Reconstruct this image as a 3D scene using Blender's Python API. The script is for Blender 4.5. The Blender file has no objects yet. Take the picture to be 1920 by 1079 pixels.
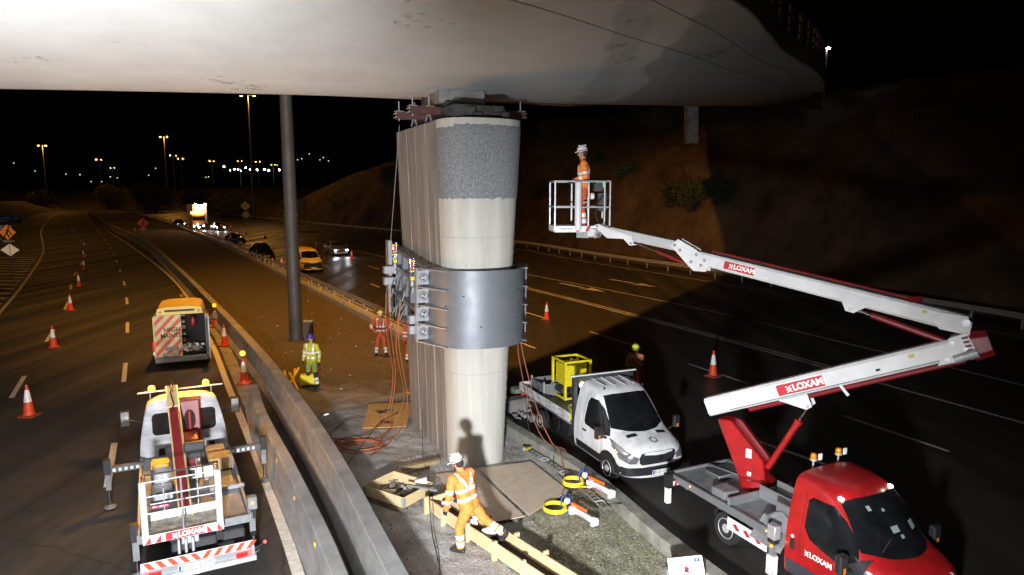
import bpy, bmesh, math, random
from math import sin, cos, pi, radians as R
from mathutils import Vector as V, Matrix as M
from mathutils.bvhtree import BVHTree
from mathutils import noise as NZ
random.seed(7)
S = bpy.context.scene
COL = S.collection

# ------------------------------------------------------------------ camera
cd = bpy.data.cameras.new('camera'); cam = bpy.data.objects.new('camera', cd); COL.objects.link(cam)
cam.location = (0, 0, 6.5); cam.rotation_euler = (R(90 - 7.7), 0, 0)
cd.sensor_width = 36; cd.lens = 24.0; cd.clip_start = .1; cd.clip_end = 3000
S.camera = cam
S.view_settings.view_transform = 'Standard'; S.view_settings.look = 'None'
S.view_settings.exposure = 0; S.view_settings.gamma = 1
# ------------------------------------------------------------------ night sky
W = bpy.data.worlds.new('World'); S.world = W; W.use_nodes = True
nt = W.node_tree; sk = nt.nodes.new('ShaderNodeTexSky'); sk.sky_type = 'NISHITA'; sk.sun_disc = False
sk.sun_elevation = R(-4.5); sk.sun_rotation = R(200)
bg = nt.nodes['Background']; bg.inputs[1].default_value = .12
nt.links.new(sk.outputs[0], bg.inputs[0])
# ------------------------------------------------------------------ lamps
def spot(name, loc, target, power, col, size, cone, blend=.3):
    l = bpy.data.lights.new(name, 'SPOT'); l.energy = power; l.color = col; l.shadow_soft_size = size
    l.spot_size = R(cone); l.spot_blend = blend
    o = bpy.data.objects.new(name, l); COL.objects.link(o); o.location = loc
    o.rotation_euler = (V(target) - V(loc)).to_track_quat('-Z', 'Y').to_euler(); return o
def point(name, loc, power, col, size=.1, parent=None):
    l = bpy.data.lights.new(name, 'POINT'); l.energy = power; l.color = col; l.shadow_soft_size = size
    o = bpy.data.objects.new(name, l); COL.objects.link(o); o.location = loc
    if parent: o.parent = parent
    return o
SOD = (1, .42, .06)
# work floodlight on the hard shoulder, just out of the picture on the left
spot('floodlight_lamp', (-.7, -.6, 3.9), (-.9, 12, -1.5), 19500, (.96, .98, 1), .24, 98, 1.0)
spot('floodlight_lamp', (-4.2, -1.2, 3.5), (-10.5, 10.5, 10.5), 25000, (.96, .98, 1), .22, 82, 1.0)

# ------------------------------------------------------------------ materials
MATS = {}
def rgb(c):
    return (c, c, c, 1) if isinstance(c, (int, float)) else (c[0], c[1], c[2], 1)
def mat(name, col, rough=.6, metal=0, var=0, scale=6, bump=0, bscale=60, emit=0, ecol=None, spec=None, stretch=None, detail=6, coat=0):
    if name in MATS: return MATS[name]
    m = bpy.data.materials.new(name); m.use_nodes = True; n = m.node_tree; b = n.nodes['Principled BSDF']
    b.inputs['Base Color'].default_value = rgb(col); b.inputs['Roughness'].default_value = rough
    b.inputs['Metallic'].default_value = metal
    if spec is not None: b.inputs['Specular IOR Level'].default_value = spec
    if coat: b.inputs['Coat Weight'].default_value = coat; b.inputs['Coat Roughness'].default_value = .08
    if emit:
        b.inputs['Emission Color'].default_value = rgb(ecol or col); b.inputs['Emission Strength'].default_value = emit
    if var or bump:
        tc = n.nodes.new('ShaderNodeTexCoord'); mp = n.nodes.new('ShaderNodeMapping')
        n.links.new(tc.outputs['Object'], mp.inputs[0])
        if stretch: mp.inputs['Scale'].default_value = stretch
    if var:
        t = n.nodes.new('ShaderNodeTexNoise'); t.inputs['Scale'].default_value = scale; t.inputs['Detail'].default_value = detail
        t.inputs['Roughness'].default_value = .65
        n.links.new(mp.outputs[0], t.inputs[0])
        cr = n.nodes.new('ShaderNodeValToRGB'); c = rgb(col)
        cr.color_ramp.elements[0].position = .3; cr.color_ramp.elements[1].position = .7
        cr.color_ramp.elements[0].color = (c[0]*(1-var), c[1]*(1-var), c[2]*(1-var), 1)
        cr.color_ramp.elements[1].color = (min(1, c[0]*(1+var*.6)), min(1, c[1]*(1+var*.6)), min(1, c[2]*(1+var*.6)), 1)
        n.links.new(t.outputs[0], cr.inputs[0]); n.links.new(cr.outputs[0], b.inputs['Base Color'])
        mr = n.nodes.new('ShaderNodeMapRange'); mr.inputs[3].default_value = min(1, rough+.12); mr.inputs[4].default_value = max(.03, rough-.08)
        n.links.new(t.outputs[0], mr.inputs[0]); n.links.new(mr.outputs[0], b.inputs['Roughness'])
    if bump:
        t2 = n.nodes.new('ShaderNodeTexNoise'); t2.inputs['Scale'].default_value = bscale; t2.inputs['Detail'].default_value = 5
        n.links.new(tc.outputs['Object'], t2.inputs[0])
        bp = n.nodes.new('ShaderNodeBump'); bp.inputs['Strength'].default_value = bump; bp.inputs['Distance'].default_value = .02
        n.links.new(t2.outputs[0], bp.inputs['Height']); n.links.new(bp.outputs[0], b.inputs['Normal'])
    MATS[name] = m; return m
def tweak(m, fn):   # fn(nodes, links, bsdf)
    fn(m.node_tree.nodes, m.node_tree.links, m.node_tree.nodes['Principled BSDF']); return m

white_paint = mat('white_paint', (.72, .72, .74), .36, 0, .30, 3.2, .04, 8, coat=.3, stretch=(1, 1, .5))
wheel_m = mat('wheel_silver', (.5, .5, .5), .4, .2, .2, 8)
dirty_white = mat('dirty_white', (.46, .47, .50), .4, 0, .4, 1.6, stretch=(1, 1, 3))
boom_white = mat('boom_white', (.66, .665, .68), .42, 0, .16, 2.0)
red_paint = mat('red_paint', (.38, .010, .012), .36, 0, .34, 3.5, .04, 8, coat=.25)
dark_red = mat('dark_red', (.20, .010, .014), .4, 0, .25, 4)
logo_red = mat('logo_red', (.48, .02, .03), .5)
yellow_paint = mat('yellow_paint', (.78, .52, .02), .42, 0, .2, 4)
orange_yellow = mat('orange_yellow', (.8, .38, .02), .5, 0, .25, 4)
black_plastic = mat('black_plastic', (.016, .016, .018), .5, 0, .2, 6)
dark_plastic = mat('dark_plastic', (.04, .042, .048), .55, 0, .25, 5)
glass = mat('glass', (.010, .011, .013), .10, 0, .5, 3, spec=.6)
rubber = mat('rubber', (.018, .018, .018), .8, 0, .3, 12)
steel = mat('steel', (.42, .43, .45), .42, .6, .2, 5)
galv = mat('galvanised', (.46, .47, .49), .5, .45, .25, 7)
alu = mat('aluminium', (.33, .34, .36), .42, .6, .15, 8)
tread_steel = mat('tread_steel', (.27, .28, .29), .5, .4, .35, 3, .5, 90)
chrome = mat('chrome', (.7, .7, .7), .12, 1)
grey_frame = mat('grey_frame', (.10, .105, .115), .5, .2, .3, 5)
mid_grey = mat('mid_grey', (.2, .21, .22), .55, .1, .3, 5)
timber = mat('timber', (.62, .48, .27), .75, 0, .22, 5, .2, 40, stretch=(1, 1, 8))
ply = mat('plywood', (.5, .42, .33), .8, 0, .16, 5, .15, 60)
ply_o = mat('plywood_sodium_tint', (.62, .36, .12), .75, 0, .25, 5, .15, 60)  # plywood with the orange lamplight put into its colour
refl = mat('reflective', (.85, .86, .88), .3, .1, 0, emit=0)
orange_cloth = mat('orange_cloth', (.88, .25, .05), .75, 0, .2, 9, .4, 25)
dark_orange = mat('worn_orange_cloth', (.62, .10, .03), .8, 0, .3, 9, .4, 25)
yellow_cloth = mat('yellow_cloth', (.47, .52, .03), .75, 0, .3, 7, .4, 25)
green_cloth = mat('soiled_yellow_cloth', (.24, .29, .05), .8, 0, .35, 7, .4, 25)
navy = mat('navy_cloth', (.015, .017, .03), .8, 0, .2, 8)
skin = mat('skin', (.5, .27, .19), .55, 0, .1, 10)
boot_m = mat('boot_leather', (.03, .027, .025), .6, 0, .3, 10)
hair_m = mat('hair', (.03, .02, .012), .7)
cone_o = mat('cone_orange', (.75, .07, .015), .5, 0, .2, 8)
cone_w = mat('cone_white', (.85, .85, .86), .35, 0, .1, 8)
amber_on = mat('amber_lamp', (1, .5, .05), .3, emit=7, ecol=(1, .36, .02))
amber_dim = mat('amber_marker', (1, .5, .05), .3, emit=2.2, ecol=(1, .33, .02))
amber_off = mat('amber_lens', (.6, .2, .01), .15)
white_on = mat('white_lamp', (1, 1, 1), .3, emit=60, ecol=(.9, .95, 1))
warm_on = mat('warm_lamp', (1, .9, .8), .3, emit=25, ecol=(1, .88, .75))
sod_on = mat('sodium_lamp', (1, .6, .2), .3, emit=60, ecol=(1, .55, .15))
red_on = mat('red_lamp', (1, .05, .03), .3, emit=9, ecol=(1, .03, .03))
red_lens = mat('red_lens', (.4, .01, .01), .2, emit=.6, ecol=(1, .03, .03))
green_on = mat('green_lamp', (.1, .8, .2), .3, emit=.35, ecol=(.1, .9, .25))
lens = mat('headlamp_lens', (.6, .62, .65), .1, .8, .3, 30)
plate_w = mat('number_plate', (.75, .75, .73), .4)
blue_m = mat('blue_plastic', (.02, .09, .4), .4)
orange_pl = mat('orange_plastic', (.85, .16, .02), .4)
white_pl = mat('white_plastic', (.82, .82, .82), .35, 0, .08, 9)
yellow_pl = mat('yellow_hose', (.85, .66, .03), .4)
hose_o = mat('copper_hose', (.34, .10, .04), .6)
hose_b = mat('black_hose', (.02, .02, .02), .6)
conc = mat('barrier_concrete', (.33, .33, .325), .85, 0, .3, 2.2, .5, 45)
concd = mat('stained_concrete', (.24, .235, .22), .9, 0, .45, 1.5, .5, 30)

# ------------------------------------------------------------------ mesh builder
class MB:
    def __init__(s, m=None): s.v = []; s.f = []; s.mi = []; s.ms = []; s.m = m
    def _m(s, m):
        m = m or s.m
        if m not in s.ms: s.ms.append(m)
        return s.ms.index(m)
    def add(s, vs, fs, m=None, mw=None):
        k = len(s.v); i = s._m(m)
        s.v += [(mw @ V(p)) if mw else V(p) for p in vs]
        s.f += [tuple(k + j for j in f) for f in fs]; s.mi += [i] * len(fs); return s
    def box(s, c, d, m=None, rot=None, mw=None):
        x, y, z = d[0]/2, d[1]/2, d[2]/2
        vs = [V((a, b, e)) for a in (-x, x) for b in (-y, y) for e in (-z, z)]
        if rot is not None:
            if not isinstance(rot, M): rot = M.Rotation(rot, 3, 'Z')
            vs = [rot @ p for p in vs]
        vs = [p + V(c) for p in vs]
        return s.add(vs, [(0, 1, 3, 2), (4, 6, 7, 5), (0, 4, 5, 1), (2, 3, 7, 6), (0, 2, 6, 4), (1, 5, 7, 3)], m, mw)
    def beam(s, a, b, w, h, m=None, up=(0, 0, 1), w2=None, h2=None):
        a, b = V(a), V(b); d = (b - a).normalized(); sd = d.cross(V(up))
        if sd.length < 1e-4: sd = d.cross(V((0, 1, 0)))
        sd.normalize(); u = sd.cross(d); w2 = w2 or w; h2 = h2 or h
        vs = []
        for p, ww, hh in ((a, w, h), (b, w2, h2)):
            for i, j in ((-1, -1), (1, -1), (1, 1), (-1, 1)): vs.append(p + sd*i*ww/2 + u*j*hh/2)
        return s.add(vs, [(0, 1, 2, 3), (7, 6, 5, 4), (0, 4, 5, 1), (1, 5, 6, 2), (2, 6, 7, 3), (3, 7, 4, 0)], m)
    def cyl(s, a, b, r, r2=None, n=12, m=None, caps=True):
        a, b = V(a), V(b); r2 = r if r2 is None else r2; d = (b - a).normalized()
        x = d.orthogonal().normalized(); y = d.cross(x); vs = []
        for p, q in ((a, r), (b, r2)):
            for i in range(n): t = 2*pi*i/n; vs.append(p + (x*cos(t) + y*sin(t))*q)
        fs = [(i, (i+1) % n, n + (i+1) % n, n + i) for i in range(n)]
        if caps: fs += [tuple(range(n))[::-1], tuple(range(n, 2*n))]
        return s.add(vs, fs, m)
    def tube(s, pts, r, n=6, m=None):
        pts = [V(p) for p in pts]; vs = []; x = None
        for i, p in enumerate(pts):
            d = (pts[min(i+1, len(pts)-1)] - pts[max(i-1, 0)]).normalized()
            x = d.orthogonal().normalized() if x is None else (x - d*x.dot(d)).normalized()
            y = d.cross(x)
            for k in range(n): t = 2*pi*k/n; vs.append(p + (x*cos(t) + y*sin(t))*r)
        fs = []
        for i in range(len(pts)-1):
            for k in range(n): fs.append((i*n+k, i*n+(k+1) % n, (i+1)*n+(k+1) % n, (i+1)*n+k))
        fs += [tuple(range(n))[::-1], tuple(range((len(pts)-1)*n, len(pts)*n))]
        return s.add(vs, fs, m)
    def lathe(s, prof, c=(0, 0, 0), n=20, m=None, axis=(0, 0, 1)):
        q = V((0, 0, 1)).rotation_difference(V(axis)); vs = []
        for r, z in prof:
            for k in range(n): t = 2*pi*k/n; vs.append(q @ V((r*cos(t), r*sin(t), z)) + V(c))
        fs = [(i*n+k, i*n+(k+1) % n, (i+1)*n+(k+1) % n, (i+1)*n+k) for i in range(len(prof)-1) for k in range(n)]
        fs += [tuple(range(n))[::-1], tuple(range((len(prof)-1)*n, len(prof)*n))]
        return s.add(vs, fs, m)
    def prism(s, poly, h0, h1, fr, m=None):
        """poly 2D; fr=(origin, xdir, ydir): extruded along x cross y from h0 to h1"""
        o, x, y = V(fr[0]), V(fr[1]), V(fr[2]); z = x.cross(y).normalized(); n = len(poly)
        vs = [o + x*p[0] + y*p[1] + z*h for h in (h0, h1) for p in poly]
        fs = [tuple(range(n))[::-1], tuple(range(n, 2*n))] + [(i, (i+1) % n, n+(i+1) % n, n+i) for i in range(n)]
        return s.add(vs, fs, m)
    def sphere(s, c, r, n=12, m=None, sc=(1, 1, 1), zmin=-1):
        prof = []; k = n//2
        for i in range(k+1):
            t = -pi/2 + pi*i/k
            if sin(t) < zmin - 1e-6: continue
            prof.append((max(cos(t), 1e-3)*r, sin(t)*r))
        q = MB(); q.m = m or s.m; q.lathe(prof, (0, 0, 0), n)
        return s.add([V((p[0]*sc[0], p[1]*sc[1], p[2]*sc[2])) + V(c) for p in q.v], q.f, m)
    def text(s, txt, o, x, y, size, m=None, bold=.0, depth=.002, sx=1.0, shear=0):
        cu = bpy.data.curves.new('t', 'FONT'); cu.body = txt; cu.size = size; cu.offset = bold*size; cu.extrude = depth
        cu.align_x = 'CENTER'; cu.align_y = 'CENTER'; cu.resolution_u = 3; cu.shear = shear
        ob = bpy.data.objects.new('t', cu); COL.objects.link(ob)
        dg = bpy.context.evaluated_depsgraph_get(); me = ob.evaluated_get(dg).to_mesh()
        x = V(x).normalized(); y = V(y).normalized(); z = x.cross(y)
        vs = [V(o) + x*p.co.x*sx + y*p.co.y + z*p.co.z for p in me.vertices]; fs = [tuple(p.vertices) for p in me.polygons]
        s.add(vs, fs, m); bpy.data.objects.remove(ob); bpy.data.curves.remove(cu); return s
    def merge(s, o):
        for f, i in zip(o.f, o.mi): pass
        k = len(s.v); s.v += o.v
        for f, i in zip(o.f, o.mi): s.f.append(tuple(k+j for j in f)); s.mi.append(s._m(o.ms[i]))
        return s
    def build(s, name, parent=None, smooth=None, bevel=0, world=False, me_only=False):
        me = bpy.data.meshes.new(name)
        vs = s.v
        if world and parent: mi = parent.matrix_basis.inverted(); vs = [mi @ p for p in vs]
        me.from_pydata([tuple(p) for p in vs], [], s.f)
        for m in s.ms: me.materials.append(m)
        me.polygons.foreach_set('material_index', s.mi)
        bm = bmesh.new(); bm.from_mesh(me)
        if bevel:
            es = [e for e in bm.edges if len(e.link_faces) == 2 and e.calc_face_angle(0) > .5]
            bmesh.ops.bevel(bm, geom=es, offset=bevel, segments=1, affect='EDGES', clamp_overlap=True)
        bmesh.ops.recalc_face_normals(bm, faces=bm.faces); bm.to_mesh(me); bm.free()
        if smooth is not None:
            me.polygons.foreach_set('use_smooth', [True]*len(me.polygons))
            me.set_sharp_from_angle(angle=R(smooth))
        o = bpy.data.objects.new(name, me); COL.objects.link(o)
        if parent: o.parent = parent
        return o
def tag(o, label, cat, group=None):
    o['label'] = label; o['category'] = cat
    if group: o['group'] = group
    return o
def thing(name, label, cat, loc=(0, 0, 0), rz=0, group=None, scale=1):
    o = bpy.data.objects.new(name, None); COL.objects.link(o); o.empty_display_size = .2
    o.matrix_basis = M.Translation(V(loc)) @ M.Rotation(rz, 4, 'Z') @ M.Scale(scale, 4)
    return tag(o, label, cat, group)
def struct(o): o['kind'] = 'structure'; return o
def heading(h): return math.atan2(h[1], h[0])
ORD = 'first second third fourth fifth sixth seventh eighth ninth tenth eleventh twelfth thirteenth fourteenth fifteenth sixteenth seventeenth eighteenth nineteenth twentieth'.split()
def ordn(k): return ORD[k] if k < 20 else 'twenty-' + ORD[k-20]
def dup(root, loc=None, rz=None, label=None, scale=None):
    allc = [o for o in COL.objects]
    def rec(o, par):
        c = o.copy(); COL.objects.link(c)
        if par: c.parent = par
        for ch in allc:
            if ch.parent == o: rec(ch, c)
        return c
    r = rec(root, None)
    if loc is not None or rz is not None:
        r.matrix_basis = M.Translation(V(loc)) @ M.Rotation(rz or 0, 4, 'Z') @ M.Scale(scale or 1, 4)
    if label: r['label'] = label
    return r
def interp(pts):
    pts = sorted(pts, key=lambda p: p[1])
    def f(y):
        if y <= pts[0][1]: a, b = pts[0], pts[1]; return a[0] + (b[0]-a[0])*(y-a[1])/(b[1]-a[1])
        if y >= pts[-1][1]: a, b = pts[-2], pts[-1]; return a[0] + (b[0]-a[0])*(y-a[1])/(b[1]-a[1])
        for i in range(len(pts)-1):
            if pts[i][1] <= y <= pts[i+1][1]: break
        a, b = pts[i], pts[i+1]; h = b[1]-a[1]; t = (y-a[1])/h
        def sl(k):
            if k <= 0 or k >= len(pts)-1:
                k0 = 0 if k <= 0 else len(pts)-2; return (pts[k0+1][0]-pts[k0][0])/(pts[k0+1][1]-pts[k0][1])
            return (pts[k+1][0]-pts[k-1][0])/(pts[k+1][1]-pts[k-1][1])
        m0, m1 = sl(i)*h, sl(i+1)*h
        return (2*t**3-3*t*t+1)*a[0] + (t**3-2*t*t+t)*m0 + (-2*t**3+3*t*t)*b[0] + (t**3-t*t)*m1
    return f
def logo(mb, o, x, y, h, mt, bold=.035, symbol=True):
    """the hire firm's word with its crossed-chevron mark, centred at o, letter height about h"""
    x, y = V(x).normalized(), V(y).normalized(); o = V(o)
    mb.text('LOXAM', o + x*h*.45, x, y, h*1.38, mt, bold, .001, sx=.98)
    if symbol:
        z = x.cross(y)*.0012
        for (a, b) in (((-2.9, .5), (-2.05, -.12)), ((-2.9, .02), (-2.05, -.6)), ((-2.9, -.6), (-2.05, .02)), ((-2.9, -.12), (-2.05, .5))):
            mb.beam(o + x*h*a[0] + y*h*a[1]*.9 + z, o + x*h*b[0] + y*h*b[1]*.9 + z, h*.17, .0022, mt, up=x.cross(y))
# ================================================================== SETTING
Ef = interp([(3.4, -3), (.2, 3), (-3.68, 11.01), (-4.86, 13.39), (-6.93, 17.4), (-9.56, 22.42), (-13.55, 30.09), (-25.26, 50.92), (-47.25, 85.08), (-86.24, 143.8), (-146.6, 237), (-185, 300), (-240, 420)])
Bi = interp([(3.9, -2), (-1.51, 9.49), (-3.74, 14.34), (-6.13, 19.05), (-9.92, 25.92), (-16.35, 36.95), (-26.4, 53.89), (-46.4, 86.6), (-85.2, 143.8), (-145.5, 237), (-184, 300)])
Bo = interp([(2.6, -2), (-2.46, 9.66), (-4.48, 13.7), (-6.56, 17.64), (-7.75, 20.24)])
Kf = interp([(9.3, -2), (3.12, 11.34), (1.72, 15), (-.3, 18.66), (-2.4, 24), (-4.44, 30.1), (-7.3, 35.4), (-12.86, 45.3), (-22.6, 62.5), (-40, 93), (-70.6, 143.8), (-130, 237), (-170, 300)])
Rl = interp([(30, 5), (24.8, 33), (20, 45), (14.3, 57), (9, 67.7), (0, 87.8), (-40.3, 143.8), (-65, 180), (-108, 237), (-150, 300)])
R2 = interp([(17.5, 13), (13.84, 20.9), (11.9, 25.3), (8.38, 32.9), (.76, 47.9), (-9, 65), (-24, 89), (-56, 143.8), (-82, 180), (-120, 237), (-160, 300)])
def nrm(f, y):
    d = V((f(y+.5)-f(y-.5), 1)).normalized(); return V((d.y, -d.x))   # points to the right of travel away
def ys(a, b, st0=1.2, g=1.05):
    r = [a]; st = st0
    while r[-1] < b: r.append(min(b, r[-1]+st)); st *= g
    return r
def ribbon(mb, f, a, b, offl, offr, z, m, st=1.2):
    Y = ys(a, b, st); vs = []
    for y in Y:
        n = nrm(f, y); p = V((f(y), y))
        for o in (offl, offr): q = p + n*o; vs.append((q.x, q.y, z))
    mb.add(vs, [(2*i, 2*i+1, 2*i+3, 2*i+2) for i in range(len(Y)-1)], m)
def profile_sweep(mb, f, a, b, prof, m, st=1.2, g=1.05, closed=True):
    Y = ys(a, b, st, g); n_ = len(prof); vs = []
    for y in Y:
        n = nrm(f, y); p = V((f(y), y))
        for o, z in prof: q = p + n*o; vs.append((q.x, q.y, z))
    fs = []
    for i in range(len(Y)-1):
        for k in range(n_ if closed else n_-1): fs.append((i*n_+k, i*n_+(k+1) % n_, (i+1)*n_+(k+1) % n_, (i+1)*n_+k))
    if closed: fs += [tuple(range(n_)), tuple(range((len(Y)-1)*n_, len(Y)*n_))[::-1]]
    mb.add(vs, fs, m)

asphalt = mat('asphalt', (.042, .039, .037), .78, 0, .35, 1.1, .55, 70, detail=12)
asphalt_r = mat('worn_asphalt', (.042, .038, .034), .52, 0, .3, .6, .35, 60, detail=12)
def streaks(n, l, b):   # wheel-track wear runs along the carriageway
    cr = [x for x in n if x.type == 'VALTORGB'][0]
    t = n.new('ShaderNodeTexNoise'); t.inputs['Scale'].default_value = 220; t.inputs['Detail'].default_value = 3
    tc = [x for x in n if x.type == 'TEX_COORD'][0]; l.new(tc.outputs['Object'], t.inputs[0])
    mx = n.new('ShaderNodeMixRGB'); mx.blend_type = 'MULTIPLY'; mx.inputs[0].default_value = 1
    r2 = n.new('ShaderNodeValToRGB'); r2.color_ramp.elements[0].position = .35; r2.color_ramp.elements[0].color = (.5, .5, .5, 1)
    r2.color_ramp.elements[1].position = .72; r2.color_ramp.elements[1].color = (1.9, 1.9, 1.9, 1)
    l.new(t.outputs[0], r2.inputs[0]); l.new(cr.outputs[0], mx.inputs[1]); l.new(r2.outputs[0], mx.inputs[2]); l.new(mx.outputs[0], b.inputs['Base Color'])
def tracks(n, l, b):   # polished wheel tracks, patches and oil along the direction of travel, and fine cracks
    src = b.inputs['Base Color'].links[0].from_socket; tc = [x for x in n if x.type == 'TEX_COORD'][0]
    mp = n.new('ShaderNodeMapping'); mp.inputs['Rotation'].default_value = (0, 0, R(-28)); mp.inputs['Scale'].default_value = (.9, .04, 1); l.new(tc.outputs['Object'], mp.inputs[0])
    t = n.new('ShaderNodeTexNoise'); t.inputs['Scale'].default_value = 1; t.inputs['Detail'].default_value = 6; l.new(mp.outputs[0], t.inputs[0])
    r = n.new('ShaderNodeValToRGB'); r.color_ramp.elements[0].position = .35; r.color_ramp.elements[0].color = (.55, .55, .55, 1); r.color_ramp.elements[1].position = .65; r.color_ramp.elements[1].color = (1.35, 1.35, 1.35, 1); l.new(t.outputs[0], r.inputs[0])
    v = n.new('ShaderNodeTexVoronoi'); v.feature = 'DISTANCE_TO_EDGE'; v.inputs['Scale'].default_value = .22; l.new(tc.outputs['Object'], v.inputs[0])
    w = n.new('ShaderNodeTexNoise'); w.inputs['Scale'].default_value = 1.2; w.inputs['Detail'].default_value = 6; l.new(tc.outputs['Object'], w.inputs[0])
    mxv = n.new('ShaderNodeMixRGB'); mxv.inputs[0].default_value = .35; l.new(tc.outputs['Object'], mxv.inputs[1]); l.new(w.outputs['Color'], mxv.inputs[2]); l.new(mxv.outputs[0], v.inputs[0])
    rc = n.new('ShaderNodeValToRGB'); rc.color_ramp.elements[0].position = .0; rc.color_ramp.elements[0].color = (.35, .35, .35, 1); rc.color_ramp.elements[1].position = .004; rc.color_ramp.elements[1].color = (1, 1, 1, 1); l.new(v.outputs[0], rc.inputs[0])
    m1 = n.new('ShaderNodeMixRGB'); m1.blend_type = 'MULTIPLY'; m1.inputs[0].default_value = 1; l.new(src, m1.inputs[1]); l.new(r.outputs[0], m1.inputs[2])
    m2 = n.new('ShaderNodeMixRGB'); m2.blend_type = 'MULTIPLY'; m2.inputs[0].default_value = 1; l.new(m1.outputs[0], m2.inputs[1]); l.new(rc.outputs[0], m2.inputs[2]); l.new(m2.outputs[0], b.inputs['Base Color'])
    rr = n.new('ShaderNodeMapRange'); rr.inputs[1].default_value = .35; rr.inputs[2].default_value = .65; ro = b.inputs['Roughness'].default_value; rr.inputs[3].default_value = ro+.1; rr.inputs[4].default_value = max(.3, ro-.2); l.new(t.outputs[0], rr.inputs[0]); l.new(rr.outputs[0], b.inputs['Roughness'])
tweak(asphalt, streaks); tweak(asphalt, tracks)
tweak(asphalt_r, streaks); tweak(asphalt_r, tracks)
#; tweak(asphalt_r, streaks)
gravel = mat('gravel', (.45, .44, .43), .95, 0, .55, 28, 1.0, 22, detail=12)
earth = mat('earth', (.10, .085, .05), .95, 0, .6, 1.3, 1.0, 8, detail=12)
moss = mat('mossy_gravel', (.17, .17, .10), .95, 0, .6, 7, 1.0, 16, detail=12)
paint = mat('road_paint', (.62, .60, .54), .6, 0, .35, 9, .2, 60)
rock = mat('rock_face', (.085, .056, .032), .95, 0, .7, .35, 1.0, 1.5, detail=14)

mb = MB(mat('ground_soil', (.05, .045, .03), .95, 0, .5, .5, .5, 4))
mb.add([(-1500, -300, -.06), (1500, -300, -.06), (1500, 2200, -.06), (-1500, 2200, -.06)], [(0, 1, 2, 3)]); struct(mb.build('ground'))
mb = MB(asphalt)
Y = ys(-6, 420, 2)
mb.add([p for y in Y for p in ((Ef(y)-19-max(0, (60-y)*.12), y, 0), (Bi(y)+.02, y, 0))], [(2*i, 2*i+1, 2*i+3, 2*i+2) for i in range(len(Y)-1)]); struct(mb.build('left_carriageway'))
mb = MB(asphalt_r); Y = ys(-6, 300, 2)
mb.add([p for y in Y for p in ((Kf(y)-.1, y, .0), (Rl(y)+3, y, .0))], [(2*i, 2*i+1, 2*i+3, 2*i+2) for i in range(len(Y)-1)]); struct(mb.build('right_carriageway'))
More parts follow.
